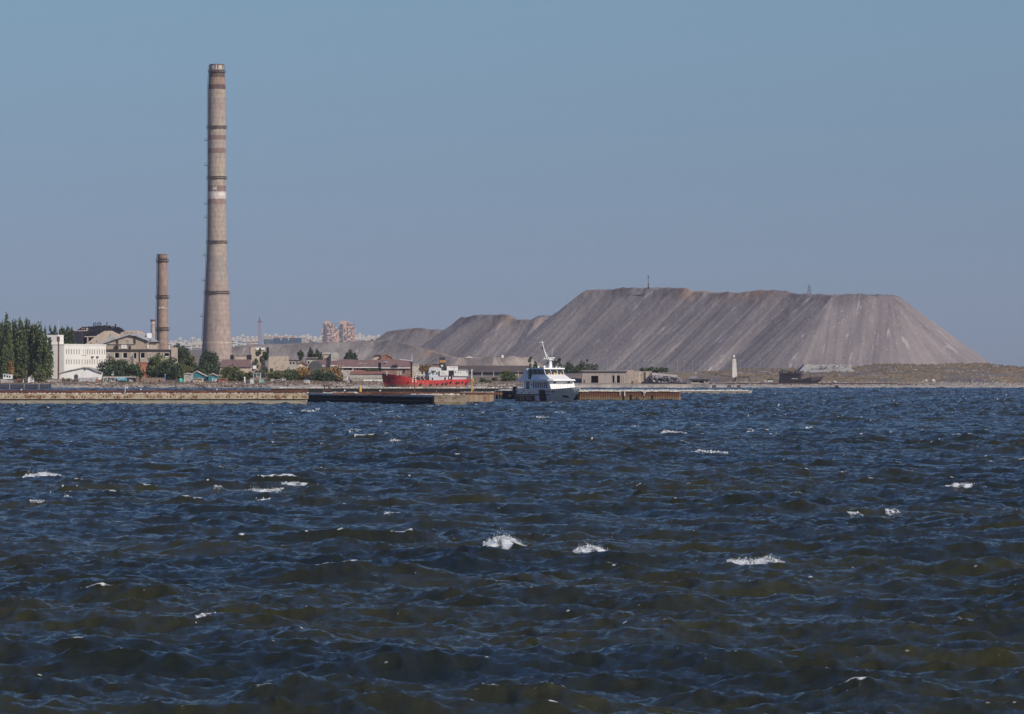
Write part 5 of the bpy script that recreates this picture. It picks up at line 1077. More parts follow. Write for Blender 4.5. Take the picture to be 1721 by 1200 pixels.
# ------------------------------------------------------------------ piers
m_pcap = mat('stained_pier_concrete', (0.52, 0.43, 0.30), (0.33, 0.26, 0.18), 0.8, 0.92, c3=(0.22, 0.11, 0.055), c3amt=0.3, c3scale=0.8, stretch=(1, 1, 1.6), bump=0.5)
m_plow = mat('grey_pier_concrete', (0.33, 0.30, 0.245), (0.25, 0.225, 0.18), 0.5, 0.92, c3=(0.17, 0.15, 0.11), c3amt=0.15, stretch=(0.5, 1, 2.5), bump=0.4)
m_alg = mat('green_algae', (0.075, 0.085, 0.025), (0.045, 0.055, 0.02), 1.3, 0.8, c3=(0.13, 0.13, 0.05))
m_deck = mat('littered_pier_deck', (0.30, 0.25, 0.20), (0.17, 0.12, 0.08), 0.35, 0.95, c3=(0.45, 0.41, 0.36), c3scale=0.7, stretch=(0.35, 0.2, 1))
m_rb = mat('deep_rust', (0.115, 0.045, 0.03), (0.065, 0.03, 0.024), 0.5, 0.95, c3=(0.20, 0.09, 0.045), stretch=(0.25, 1, 1))
m_guano = mat('white_droppings', (0.66, 0.63, 0.57), (0.50, 0.46, 0.40), 1.5, 0.95)
m_black = mat('shade_and_timber_black', (0.016, 0.016, 0.02), (0.026, 0.024, 0.024), 0.6, 0.95, stretch=(1, 1, 0.3))  # near-black puts the shade of sun-averted pier flanks into the colour; also timber fronts
rp_ = random.Random(12)
# near concrete pier
t = Thing('concrete_pier', 'long concrete pier with yellowish stained cap and green waterline, front left', 'pier', 220, 868, z=0)
x0, x1 = t.x(-330), t.x(516); zt = 2.08; zm = 1.0
up = MB(); lo = MB(); al = MB(); seams = []
x = x0
while x < x1 - 1:
    L = rp_.uniform(5.6, 9.4); xe = min(x + L, x1)
    if x1 - xe < 3: xe = x1
    dz = rp_.uniform(-0.04, 0.05); hol = []
    q = x + rp_.uniform(.5, 1.2)
    while q < xe - 1.2:
        for e in (0, 0.52):
            zc = 1.36 + rp_.uniform(-.06, .05); hol.append((q + e, q + e + 0.22, zc, zc + 0.26))
        q += rp_.uniform(1.5, 2.2)
    if len(hol): up.holed(x + 0.02, xe - 0.03, zm + 0.1, zt + dz, hol, -0.25, 0.3)
    up.box(x + 0.02, xe - 0.03, 0.301, 3, zt - .13, zt + dz - 0.004)
    lo.box(x + 0.01, xe - 0.05, 0.0, 3.0, -0.6, zm - 0.05 + rp_.uniform(-.03, .03))
    x = xe
up.box(x1 - 0.03, x1 + 0.12, -0.1, 3, zm + 0.1, zt - 0.2)
t.part('cap_wall', up, m_pcap); t.part('lower_wall', lo, m_plow)
t.part('core', MB().prism([(x0, .35), (x1 - .3, .35), (x1 - 2.4, 34), (x0, 34)], -1, zt - 0.15), m_rb)
al = MB(); xx = x0
while xx < x1 + 0.05:
    w_ = rp_.uniform(.25, .8); h = 0.16 + 0.2 * rp_.random(); al.box(xx, min(xx + w_, x1 + .1), -0.10, -0.004, -0.5, h); xx += w_
t.part('algae', al, m_alg)
t.part('deck', MB().prism([(x0, .36), (x1 - .35, .36), (x1 - 2.45, 33.5), (x0, 33.5)], zt - 0.148, zt - 0.13), m_deck)
for y_, h, nm in ((6.5, 0.42, 'rusty_beam'), (14, 0.50, 'rusty_beam'), (29, 0.62, 'rusty_beam')):
    b = MB(); x = x0
    while x < x1 - 2: L = rp_.uniform(9, 30); b.box(x, min(x + L - rp_.uniform(0, 1.0), x1 - 1), y_, y_ + 0.5, zt - 0.03, zt + h * rp_.uniform(.7, 1.05)); x += L
    t.part(nm, b, m_rb)
b = MB()
for i in range(520):
    xx = rp_.uniform(x0, x1 - 1); yy = rp_.choice([rp_.uniform(-0.1, 1.5), rp_.uniform(1.5, 32)]); b.rock((xx, yy, zt + 0.02), rp_.uniform(.08, .26), 0.6)
tag(b.build('pier_rubble', m_guano, None, loc=t.o.location), 'loose pale stones scattered over the near concrete pier', 'rubble', kind='stuff')
# person bending on the pier
def person():
    t = Thing('person', 'person in pale shirt and light blue trousers bending down on the near pier', 'person', 210.5, 869.6, z=2.06)
    me = bpy.data.meshes.new('person')
    V = [(0, 0, 0.92), (0.16, 0, 1.10), (0.36, -0.02, 1.18), (0.46, -0.02, 1.16), (0.56, -0.02, 1.08),       # pelvis, waist, chest, neck, head
         (-0.02, 0.10, 0.88), (0.02, 0.13, 0.48), (-0.06, 0.14, 0.08), (0.10, 0.15, 0.04),
         (-0.02, -0.10, 0.88), (-0.05, -0.13, 0.48), (-0.14, -0.14, 0.08), (0.02, -0.15, 0.04),
         (0.38, 0.18, 1.12), (0.42, 0.20, 0.84), (0.50, 0.12, 0.62), (0.38, -0.22, 1.12), (0.46, -0.22, 0.84), (0.54, -0.12, 0.62)]
    E_ = [(0, 1), (1, 2), (2, 3), (3, 4), (0, 5), (5, 6), (6, 7), (7, 8), (0, 9), (9, 10), (10, 11), (11, 12), (2, 13), (13, 14), (14, 15), (2, 16), (16, 17), (17, 18)]
    Rr = [.18, .18, .20, .075, .11, .12, .075, .05, .045, .11, .075, .05, .045, .07, .045, .032, .07, .045, .032]
    me.from_pydata(V, E_, []); o = bpy.data.objects.new('body', me); C.objects.link(o); o.parent = t.o
    sm = o.modifiers.new('skin', 'SKIN'); o.modifiers.new('sub', 'SUBSURF').levels = 1; o.modifiers['sub'].render_levels = 2
    for i, v in enumerate(me.skin_vertices[0].data): v.radius = (Rr[i], Rr[i]); v.use_root = (i == 0)
    m = bpy.data.materials.new('person_tones'); m.use_nodes = True; n = m.node_tree.nodes; l = m.node_tree.links
    tc = n.new('ShaderNodeTexCoord'); sp = n.new('ShaderNodeSeparateXYZ'); l.new(tc.outputs['Object'], sp.inputs[0]); mr = n.new('ShaderNodeMapRange'); mr.inputs[1].default_value = 0.94; mr.inputs[2].default_value = 0.96
    l.new(sp.outputs['Z'], mr.inputs[0]); mx = n.new('ShaderNodeMix'); mx.data_type = 'RGBA'; l.new(mr.outputs[0], mx.inputs[0]); mx.inputs[6].default_value = (0.30, 0.38, 0.50, 1); mx.inputs[7].default_value = (0.74, 0.74, 0.78, 1)
    l.new(mx.outputs[2], n['Principled BSDF'].inputs['Base Color']); me.materials.append(m)
    hd = MB().blob((0.60, -0.02, 1.03), 0.115, 1.15, 10, 8); t.part('hair', hd, mat('dark_hair', (0.05, 0.035, 0.03), (0.04, 0.03, 0.025), 3), smooth=True)
    for s_, f in ((0.12, 15), (-0.12, 18)):
        b = MB()
        base = Vector(V[f])
        for k in range(4): b.tube(base + Vector((0.0, -0.03 + 0.02 * k, 0)), base + Vector((0.03, -0.035 + 0.023 * k, -0.09 - 0.01 * (k in (1, 2)))), 0.009, 0.007, n=5)
        b.tube(base + Vector((0.02, 0.03 if s_ > 0 else -0.04, 0.01)), base + Vector((0.07, 0.02, -0.04)), 0.010, 0.008, n=5)
        t.part('hand', b, mat('skin', (0.42, 0.26, 0.19), (0.38, 0.23, 0.17), 3))
person()
# dark flank pier with block head
def zcol(poly, z0, z1, mb=None): return (mb or MB()).prism(poly, z0, z1)
dA, dB = 855, 915
t = Thing('dark_pier', 'pier with a long black shaded side and rubble-strewn top, centre left', 'pier', 730, dA, z=0)
ax, bx = 0.0, X(517, dB) - X(730, dA); by = dB - dA; cx_ = X(782, dA) - X(730, dA); zt = 1.92
ux, uy = bx / math.hypot(bx, by), by / math.hypot(bx, by); L = math.hypot(bx, by); nx, ny = uy, -ux
fl_ = MB(); n_ = 90
for i in range(n_):     # corrugated sheet piles on the shaded flank
    a, b_ = L * i / n_, L * (i + 1) / n_; q = (b_ - a) / 4; off = 0.28
    P = [(a, 0), (a + q, off), (b_ - q, off), (b_, 0)]
    pts = [(ux * u - nx * v + 0, uy * u - ny * v) for u, v in P]
    top = zt - 0.25 + rp_.uniform(-.05, .05)
    for (p, r) in zip(pts[:-1], pts[1:]): fl_.face([(p[0], p[1], -0.6), (p[0], p[1], top), (r[0], r[1], top), (r[0], r[1], -0.6)])
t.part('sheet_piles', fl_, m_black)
t.part('waler', MB().add([(ux * 1 - nx * .4, uy * 1 - ny * .4, 0.75), (ux * L - nx * .4, uy * L - ny * .4, 0.75), (ux * L - nx * .4, uy * L - ny * .4, 0.95), (ux * 1 - nx * .4, uy * 1 - ny * .4, 0.95)], [(0, 1, 2, 3)]), m_dark)
core = [(0.1, 0.05), (cx_ - .05, 0.05), (cx_ - .05, 26), (bx + cx_ + 6, by + 8), (bx, by)]
t.part('core', zcol([(x + nx * -0.0 + 0.02, y) for x, y in core], -1, zt - 0.12), m_deck)
hb = MB(); hb.hull([(0.6, 0, -.6), (cx_, 0, -.6), (cx_, 1.2, -.6), (0.6, 1.2, -.6)], [(0.05, -0.05, 0.55), (cx_, -.05, 0.55), (cx_, 1.2, .55), (0.05, 1.2, .55)]); hb.box(0, cx_, -0.12, 1.2, 0.552, zt)
t.part('head_block', hb, mat('brown_block_concrete', (.34, .275, .20), (.22, .17, .12), .9, .92, c3=(.13, .09, .06), c3amt=.25, stretch=(.6, 1, 2), bump=.5)); t.part('algae', MB().box(0.9, cx_ + .05, -0.10, -0.003, -.5, 0.26), m_alg)
lip = MB(); u = 0
while u < L: w_ = rp_.uniform(.3, 1.5); lip.add([(ux * u - nx * .33, uy * u - ny * .33, zt - .3 - rp_.uniform(0, .12)), (ux * (u + w_) - nx * .33, uy * (u + w_) - ny * .33, zt - .3 - rp_.uniform(0, .12)), (ux * (u + w_) - nx * .33, uy * (u + w_) - ny * .33, zt), (ux * u - nx * .33, uy * u - ny * .33, zt), (ux * u + nx * .8, uy * u + ny * .8, zt + .02), (ux * (u + w_) + nx * .8, uy * (u + w_) + ny * .8, zt + .02)], [(0, 3, 2, 1), (3, 4, 5, 2)]); u += w_ * rp_.uniform(.9, 1.1)
t.part('coping', lip, m_guano)
bm2 = MB()
for k in range(16): xx = bx + (cx_ - bx) * rp_.random(); yy = 10 + rp_.random() * 38; L2 = rp_.uniform(3, 9); bm2.box(xx, xx + L2, yy, yy + .4, zt - .1, zt + rp_.uniform(.2, .42))
loc = t.o.location
tag(bm2.build('rusty_debris', m_rb, None, loc=loc), 'rusty beams lying on the dark-sided pier', 'debris', kind='stuff')
st = MB()
for i in range(620):
    f = rp_.random(); px = bx * f + rp_.uniform(0, cx_ + 10 * f); y = by * f + rp_.uniform(0.6, 24); st.rock((px, y, zt + .02), rp_.uniform(.08, .32), .6)
tag(st.build('pier_rubble', m_guano, None, loc=loc), 'pale broken stones covering the dark-sided pier', 'rubble', kind='stuff')
# rusty block pier beside it
t = Thing('rust_stained_pier', 'short rust-streaked concrete pier block left of the patrol boat', 'pier', 806, 924, z=0)
x0, x1 = t.x(772), t.x(829.5); zt2 = t.z(660.3); b = MB(); n_ = 7
for i in range(n_): a = x0 + (x1 - x0) * i / n_; b.box(a + .02, a + (x1 - x0) / n_ - .03, 0, 3, -.6, zt2 - .12)
m_rs = mat('rust_streaked_concrete', (0.40, 0.31, 0.21), (0.30, 0.19, 0.12), 0.5, .92, c3=(0.17, 0.075, 0.04), c3amt=.22, stretch=(2.2, 1, 0.5), bump=.4)
t.part('wall', b, m_rs); t.part('cap', MB().box(x0 - .1, x1 + .1, -.25, 30, zt2 - .118, zt2), m_rb); t.part('algae', MB().box(x0, x1 + .05, -.06, -.003, -.5, .24), m_alg)
t.part('core', MB().box(x0 + .1, x1 - .1, 3.01, 60, -1, zt2 - .12), m_deck)
st = MB()
for i in range(120): st.rock((rp_.uniform(x0, x1), rp_.uniform(-.2, 28), zt2 + .02), rp_.uniform(.06, .2), .7)
tag(st.build('pier_rubble', m_guano, None, loc=t.o.location), 'white stones on the rust-streaked pier block', 'rubble', kind='stuff')
# sheet pile pier on the right with its dark left flank
t = Thing('sheet_pile_pier', 'rusty corrugated sheet pile pier to the right of the patrol boat', 'pier', 972, 962, z=0)
x1 = t.x(1142); zt3 = t.z(656.3); d2 = 1000; fx = X(828, d2) - X(972, 962); fy = d2 - 962
def corr(mb, p, q, n, off, z0, z1, jag=.04):
    p = Vector(p); q = Vector(q); L = (q - p).length; u = (q - p) / L; nn = Vector((u.y, -u.x)); 
    for i in range(n):
        a, b_ = L * i / n, L * (i + 1) / n; w4 = (b_ - a) / 4; top = z1 + rp_.uniform(-jag, jag)
        P = [p + u * a, p + u * (a + w4) + nn * off, p + u * (b_ - w4) + nn * off, p + u * b_]
        for r, s_ in zip(P[:-1], P[1:]): mb.face([(r.x, r.y, z0), (s_.x, s_.y, z0), (s_.x, s_.y, top), (r.x, r.y, top)])
    return mb
m_sp = bpy.data.materials.new('rusty_sheet_piles'); m_sp.use_nodes = True
n = m_sp.node_tree.nodes; l = m_sp.node_tree.links; bb = n['Principled BSDF']; bb.inputs['Roughness'].default_value = .9
tc = n.new('ShaderNodeTexCoord'); sp = n.new('ShaderNodeSeparateXYZ'); l.new(tc.outputs['Object'], sp.inputs[0])
nz = n.new('ShaderNodeTexNoise'); nz.inputs['Scale'].default_value = 1.1; nz.inputs['Detail'].default_value = 7; mp = n.new('ShaderNodeMapping'); mp.inputs['Scale'].default_value = (1.6, 1, .35); l.new(tc.outputs['Object'], mp.inputs[0]); l.new(mp.outputs[0], nz.inputs['Vector'])
ad = n.new('ShaderNodeMath'); ad.operation = 'MULTIPLY_ADD'; l.new(nz.outputs['Fac'], ad.inputs[0]); ad.inputs[1].default_value = .9; l.new(sp.outputs['Z'], ad.inputs[2])
dv = n.new('ShaderNodeMath'); dv.operation = 'MULTIPLY'; dv.inputs[1].default_value = 1 / 3; l.new(ad.outputs[0], dv.inputs[0])
rr = n.new('ShaderNodeValToRGB'); e = rr.color_ramp.elements
for k in range(4): e.new(.5)
for k, (p_, c_) in enumerate([(0.16, (.05, .055, .02)), (.25, (.17, .14, .085)), (.36, (.22, .155, .09)), (.48, (.15, .07, .04)), (.66, (.13, .055, .033)), (.85, (.17, .07, .04))]): e[k].position = p_; e[k].color = c_ + (1,)
l.new(dv.outputs[0], rr.inputs[0]); l.new(rr.outputs[0], bb.inputs['Base Color'])
t.part('sheet_piles', corr(MB(), (0.2, 0), (x1, 0), 58, .13, -.6, zt3 - .15), m_sp)
t.part('end_sheet_piles', corr(MB(), (x1, 0), (x1, 22), 26, .22, -.6, zt3 - .15), m_sp)
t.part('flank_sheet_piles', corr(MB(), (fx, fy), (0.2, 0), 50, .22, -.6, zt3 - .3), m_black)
t.part('core', MB().prism([(0.3, .3), (x1 - .3, .3), (x1 - .3, 22), (2, 40), (fx + 1, fy + 12), (fx + .2, fy + .4)], -1, zt3 - .16), m_deck)
cp = MB(); u = 0.0
while u < x1: w_ = rp_.uniform(.25, 1.2); cp.box(u, min(u + w_, x1 + .15), -.34, rp_.uniform(.5, 1.6), zt3 - .15 - rp_.uniform(0, .15), zt3 + rp_.uniform(-.04, .14)); u += w_ * rp_.uniform(1, 1.12)
t.part('coping', cp, m_guano)
for a, h0, h1 in ((1048, 1.6, .1), (1060.5, 1.4, .3), (1070, .9, -.2), (1096, 1.3, .2)):
    t.part('broken_gap', MB().box(t.x(a), t.x(a + 1.6), -.36, -.23, h1, h0), m_void)
for a, w_, h in ((1041.5, .14, .8), (1049, .2, .9), (1081, .5, .3), (1082, .12, .8)): t.part('whitewash_run', MB().box(t.x(a), t.x(a) + w_, -.40, -.37, zt3 - .2 - h, zt3 - .16), m_guano)
st = MB()
for i in range(420): st.rock((rp_.uniform(0, x1), rp_.uniform(.2, 20), zt3 + .02), rp_.uniform(.07, .22), .7)
for i in range(260): f = rp_.random(); st.rock((fx * f + 1.5, fy * f + rp_.uniform(1, 10), zt3 - .12), rp_.uniform(.1, .3), .7)
tag(st.build('pier_rubble', m_guano, None, loc=t.o.location), 'white stones and droppings on the sheet pile pier', 'rubble', kind='stuff')
t = Thing('fishing_net', 'small turquoise net heap on the sheet pile pier', 'net', 1066, 964, z=zt3)
t.part('net', MB().hull([(-.8, -.3, 0), (.9, -.3, 0), (.9, .4, 0), (-.8, .4, 0)], [(-.5, -.1, .26), (.6, -.1, .2), (.6, .2, .2), (-.5, .2, .26)]), mat('turquoise_net', (.12, .38, .33), (.2, .5, .45), 3)); t.part('float', MB().blob((.75, -.3, .12), .12), m_white)
t = Thing('grass_tuft', 'olive grass tuft on the sheet pile pier near the boat', 'grass tuft', 1035, 964, z=zt3 - .05)
b = MB(); 
for i in range(140): a = rp_.uniform(-.6, .6); hgt = rp_.uniform(.1, .32); b.face([(a, rp_.uniform(-.2, .2), 0), (a + .05, 0, 0), (a + rp_.uniform(-.1, .1), 0, hgt)])
t.part('blades', b, mat('olive_grass', (.13, .13, .05), (.09, .1, .04), 2)); t.part('root_clump', MB().hull([(-.6, -.2, -.05), (.6, -.2, -.05), (.6, .2, -.05), (-.6, .2, -.05)], [(-.4, -.1, .06), (.4, -.1, .06), (.4, .1, .06), (-.4, .1, .06)]), m_deck)
# farther pier in the middle, dark timber front and pale top
t = Thing('timber_pier', 'long low pier with black timber front and pale rubble top, behind the front piers', 'pier', 650, 1070, z=0)
x0, x1 = t.x(455), t.x(880); zt4 = t.z(651.8)
b = MB(); xx = x0
while xx < x1: w_ = rp_.uniform(.25, .5); b.box(xx, xx + w_ - .06, -.02, .3, -.5, zt4 - rp_.uniform(.22, .5)); xx += w_
t.part('timber_front', b, m_black); t.part('core', MB().box(x0, x1, .31, 14, -1, zt4 - .2), m_deck)
b = MB(); xx = x0
while xx < x1: w_ = rp_.uniform(.5, 2.6); b.box(xx, xx + w_ - rp_.uniform(0, .2), -.15, 13, zt4 - .2 + .001, zt4 + rp_.uniform(-.12, .10)); xx += w_
t.part('slab_top', b, m_conc)
st = MB()
for i in range(420): st.rock((rp_.uniform(x0, x1), rp_.uniform(0, 12), zt4 + .02), rp_.uniform(.08, .26), .7)
tag(st.build('pier_rubble', m_guano, None, loc=t.o.location), 'pale rubble on the low timber-fronted pier', 'rubble', kind='stuff')
t = Thing('concrete_quay', 'thin pale quay edge in front of the left shore', 'quay', 300, 1500, z=0)
x0, x1 = t.x(60), t.x(600); t.part('edge', MB().box(x0, x1, 0, 24, -1, t.z(651.6)), m_conc); b = MB(); xx = x0
while xx < x1: w_ = rp_.uniform(.4, 1.6); b.box(xx, xx + w_ * .8, -.06, -.004, -.4, t.z(651.6) - .55 * rp_.random()); xx += w_
t.part('waterline_band', b, m_black)
t = Thing('shore_fence', 'row of thin rusty fence posts with wire along the left quay edge', 'fence', 330, 1534)
x0, x1 = t.x(200), t.x(545); src = None; a = x0
while a < x1:
    hh = rp_.uniform(.9, 1.9)
    if src is None: src = t.part('post', MB().box(-.06, .06, -.06, .06, -.5, 1), m_rb); src.location = (a, 0, 0); src.scale = (1, 1, hh)
    else: inst(src, t.o, (a, rp_.uniform(-.2, .4), 0), 0, (1, 1, hh))
    a += rp_.uniform(1.1, 2.2)
t.part('wire', MB().box(x0, x1, .02, .05, .8, .84), m_dark)
# breakwater
t = Thing('breakwater', 'narrow low breakwater right of the sheet pile pier, topped by a row of posts', 'breakwater', 1200, 1219, z=0)
x0, x1 = t.x(1141), t.x(1258); zt5 = t.z(657.6)
t.part('wall', MB().prism([(x0, 0), (x1, 0), (x1 + .9, 1.6), (x1, 3.4), (x0, 3.4)], -1, zt5), m_plow)
t.part('cap', MB().prism([(x0, -.1), (x1, -.1), (x1 + 1, 1.6), (x1, 3.5), (x0, 3.5)], zt5 + .001, zt5 + .12), m_guano)
b = MB(); xx = x0
while xx < x1: b.box(xx, xx + rp_.uniform(.15, .4), -.14, -.003, rp_.uniform(.35, .6), zt5); xx += rp_.uniform(.5, .9)
t.part('piling', b, m_rb)
src = None; i = 0; xx = x0 + .3
while xx < x1 and i < 95:
    hgt = rp_.uniform(.12, .34)
    if src is None: src = t.part('post', MB().prism([(-.1, -.1), (.1, -.1), (.1, .1), (-.1, .1)], 0, 1), m_guano); src.location = (xx, 0, zt5 + .12); src.scale = (1, 1, hgt)
    else: inst(src, t.o, (xx, rp_.uniform(-.02, 2.8), zt5 + .12), 0, (rp_.uniform(.7, 1.5), 1, hgt))
    xx += rp_.uniform(.12, .34); i += 1
# navy barge with railing
t = Thing('moored_barge', 'dark navy barge side with thin pale railing at the left edge', 'barge', 35, 1420, z=0)
x0, x1 = t.x(-60), t.x(81.5); zt6 = t.z(645.2)
t.part('hull', MB().box(x0, x1, 0, 8, -.6, zt6), mat('navy_plates', (.030, .034, .065), (.022, .026, .05), .4, .8, c3=(.05, .04, .06))); 
rl = MB()
for a in range(-56, 84, 3): rl.box(t.x(a), t.x(a) + .05, -1.3, -1.25, .1, t.z(645.5))
t.part('railing', rl.box(x0, t.x(84), -1.32, -1.24, t.z(646.6), t.z(646.2)).box(x0, t.x(84), -1.32, -1.24, .18, .26), mat('grey_rail', (.16, .18, .21), (.12, .13, .16), 1))
for a in (16.5, 41, 66): t.part('rail_post', MB().box(t.x(a), t.x(a) + .14, -1.5, -1.34, -.3, t.z(644.5)), m_asb)
t.part('float', MB().box(x0, t.x(85), -1.7, -.02, -.4, .12), m_rb)
# poles, lights and small things on the piers
t = Thing('daymark', 'rusty red daymark pole carrying six white discs in front of the red ship', 'daymark', 696.5, 905, z=1.9)
t.part('pole', MB().tube((0, 0, 0), (0, 0, t.z(628.5)), .11, .07, n=8).box(-.35, .35, -.35, .35, -.1, .12), m_rust)
t.part('frame', MB().box(-.05, .05, -.05, .05, t.z(629), t.z(628)).box(-.32, .32, -.03, .03, t.z(633), t.z(633) + .07).box(-.36, .36, -.03, .03, t.z(637.5), t.z(637.5) + .07).box(-.32, .32, -.03, .03, t.z(641.5), t.z(641.5) + .07), m_rust)
for s_ in (-1, 1):
    for i, y in enumerate((634, 637.6, 641)):
        o = t.part('disc', MB().tube((0, -.13, 0), (0, -.07, 0), .145, n=12), mat('cream_disc', (.85, .72, .58), (.75, .6, .48), 2)); o.location = (s_ * (.2 + .05 * i), 0, t.z(y))
t.part('top_light', MB().blob((0, 0, t.z(630.5)), .14), mat('cream_disc', (.85, .72, .58), (.75, .6, .48), 2))
t = Thing('yellow_pole', 'tall white and yellow pole with two yellow boxes behind the ship stern', 'pole', 792.8, 955, z=1.9)
m_yel = mat('yellow_paint', (.62, .36, .07), (.50, .28, .06), 1.5, .7)
t.part('lower_pole', MB().tube((0, 0, 0), (0, 0, t.z(637)), .13, n=8), m_yel); t.part('upper_pole', MB().tube((0, 0, t.z(637) + .002), (0, 0, t.z(620.5)), .11, .09, n=8), m_white); t.part('lamp_arm', MB().box(0, .3, -.04, .04, t.z(621.5), t.z(621)), m_white)
for y0_, y1_ in ((636, 642), (652, 656)): t.part('box', MB().box(.16, .42, -.15, .15, t.z(y1_), t.z(y0_)), m_yel)
t = Thing('yellow_bollard', 'squat bright yellow bollard box on the middle pier', 'bollard', 605.3, 1010, z=1.6)
t.part('body', MB().lathe([(.30, 0), (.33, .1), (.33, t.z(650.6)), (.26, t.z(649.4))], 12), m_yel); t.part('plinth', MB().box(-.4, .4, -.4, .4, -1.8, 0), m_dark)
t = Thing('mooring_winch', 'dark winch frame with a thin post on the middle pier', 'winch', 549, 1000, z=2.05)
t.part('frame', MB().box(-.55, -.35, -.2, .2, 0, t.z(647.5)).box(.3, .8, -.2, .2, 0, t.z(651)), m_dark); t.part('post', MB().tube((.0, 0, 0), (.0, 0, t.z(645)), .05, n=5), m_rb); t.part('base', MB().box(-.8, 1.0, -.3, .3, -.3, -.002), m_rb)
for px, yb, yt, d, lab in ((620, 655, 639.5, 1072, 'thin dark pole before the whitewashed wall'), (733.5, 662, 655.5, 902, 'short pale post on the dark-sided pier head'), (497, 658, 645, 1072, 'thin dark post at the left end of the timber pier')):
    t = Thing('mooring_post', lab, 'post', px, d, py=yb); t.part('shaft', MB().tube((0, 0, -.2), (0, 0, t.z(yt)), .055, .045, n=5), m_dark if px != 733.5 else m_asb); t.part('collar', MB().tube((0, 0, t.z(yt) - .25), (0, 0, t.z(yt) - .15), .1, n=6), m_rust)
for px, yb, d, lab in ((364, 657.5, 900, 'white bird sitting on the rusty beam, middle of the near pier'), (638.5, 659, 890, 'white bird standing at the centre of the dark-sided pier'), (579, 658.5, 900, 'white bird left of the yellow bollard'), (35.5, 657.5, 900, 'white bird near the left edge of the near pier')):
    t = Thing('gull', lab, 'bird', px, d, py=yb); b = MB().blob((0, 0, .22), .15, .8, 8, 6); b.blob((.13, 0, .38), .075, 1, 8, 5); b.add([(-.12, -.06, .24), (-.12, .06, .24), (-.36, 0, .2)], [(0, 1, 2), (0, 2, 1)]); t.part('body', b, m_white, smooth=True); t.part('bill', MB().tube((.19, 0, .38), (.27, 0, .36), .02, .006, n=5), m_yel)
    for s_ in (-.04, .04): t.part('leg', MB().tube((0, s_, 0), (0, s_, .12), .012, n=4), m_yel)
t = Thing('mooring_buoy', 'round yellow fender buoy hanging at the boat stern', 'buoy', 857, 946, z=.0)
t.part('ball', MB().blob((0, 0, t.z(665.3) + .0), .33, 1, 14, 10), mat('dull_yellow', (.50, .28, .07), (.36, .2, .06), 2, .5), smooth=True); t.part('rope', MB().tube((0, 0, t.z(662.5)), (.1, 1.0, 2.2), .02, n=4), m_asb)
for a in (832.5, 837.5, 842):
    t = Thing('fender_pile', {832.5: 'leftmost pale chain ladder hanging on the dark pier flank', 837.5: 'middle pale chain hanging on the dark pier flank', 842: 'right pale chain hanging on the dark pier flank'}[a], 'chain', a, 990 - (a - 828) * .26, z=0)
    b = MB()
    for k in range(12): z = .15 + k * .17; b.tube((.06 * (-1) ** k, -.6, z), (-.06 * (-1) ** k, -.6, z + .18), .035, n=4)
    t.part('chain', b, m_conc); t.part('hook', MB().tube((0, -.6, 2.15), (0, .6, 2.25), .05, n=5), m_rust)
# rubble and dry grass along the left shore
sb = MB()
for i in range(2600):
    px = rp_.uniform(-40, 905); d = 1531 + abs(rp_.gauss(0, 7)); z = ground(px, d) if i % 4 == 0 else None
    if z is None: z = float(np.interp(d - 1531, [0, 1.5, 12, 30], [.25, .8, 1.5, 2.3]))
    sb.rock((X(px, d), d, z + .08), rp_.uniform(.15, .55) * (1.5 if rp_.random() < .06 else 1), .6)
tag(sb.build('shore_rubble', [mat('pale_rubble', (.38, .33, .285), (.24, .195, .165), .12, .95, c3=(.14, .095, .075), c3amt=.4)]), 'broken pale rocks along the left shoreline', 'rubble', kind='stuff')
gs = MB()
for i in range(5200):
    if i < 3600: px = rp_.uniform(-40, 900); d = 1536 + rp_.random() ** 1.5 * 60
    else: px = rp_.uniform(1180, 1760); d = 1556 + rp_.random() ** .8 * 170
    x, z = X(px, d), None
    gs.v.append(None); gs.v.pop(); 
    hgt = rp_.uniform(.12, .5) if i < 3600 else rp_.uniform(.2, .7); w_ = rp_.uniform(.3, .9)
    gs.add([(x - w_, d, px), (x + w_, d + rp_.uniform(-.4, .4), px), (x + rp_.uniform(-.4, .4), d, hgt)], [(0, 1, 2)])
V = np.array(gs.v); zz = land_z(V[0::3, 0], V[0::3, 1]); V[0::3, 2] = zz - .1; V[1::3, 2] = zz - .1; V[2::3, 2] += zz; gs.v = [tuple(p) for p in V]
tag(gs.build('dry_grass', mat('dry_grass_blades', (.165, .125, .09), (.105, .088, .072), .06, .9, c3=(.21, .14, .08), c3amt=.2, c3scale=.1)), 'dry grass and scrub on the shore banks', 'grass', kind='stuff')
# ------------------------------------------------------------------ patrol boat (x forward, y to port)
m_bw = mat('boat_white', (.80, .79, .77), (.73, .73, .72), .6, .35, streak=.08)
m_hullw = mat('boat_hull_grey', (.74, .75, .74), (.64, .65, .65), .5, .4, streak=.2)
m_navy = mat('boat_navy', (.02, .022, .06), (.016, .018, .045), .6, .4); m_mar = mat('boat_maroon', (.13, .02, .035), (.09, .018, .03), .6, .4)
t = Thing('patrol_boat', 'white patrol boat with dark red and navy side panels, moored bow towards us', 'boat', 929, 938, z=0, rot=-60)
m_ = M(935)
st_a = [-9.8, -6, -2, 2, 5, 7.5, 9.0, 9.9]; bd = [2.9, 3.05, 3.1, 3.05, 2.75, 1.9, 1.0, .06]; bw = [2.6, 2.75, 2.7, 2.0, .8, .05, .03, .03]; zk = [-.6, -.6, -.6, -.6, -.5, .35, 1.5, 2.5]
zd = [2.5, 2.5, 2.5, 2.52, 2.6, 2.75, 2.9, 3.0]
def hb_(a, z):     # half beam of the hull at station a and height z
    B, W, Zd = np.interp(a, st_a, bd), np.interp(a, st_a, bw), np.interp(a, st_a, zd); K = np.interp(a, st_a, zk)
    f = min(1, max(0, (z - K) / (Zd - K))); return float(W + (B - W) * f ** 1.0)
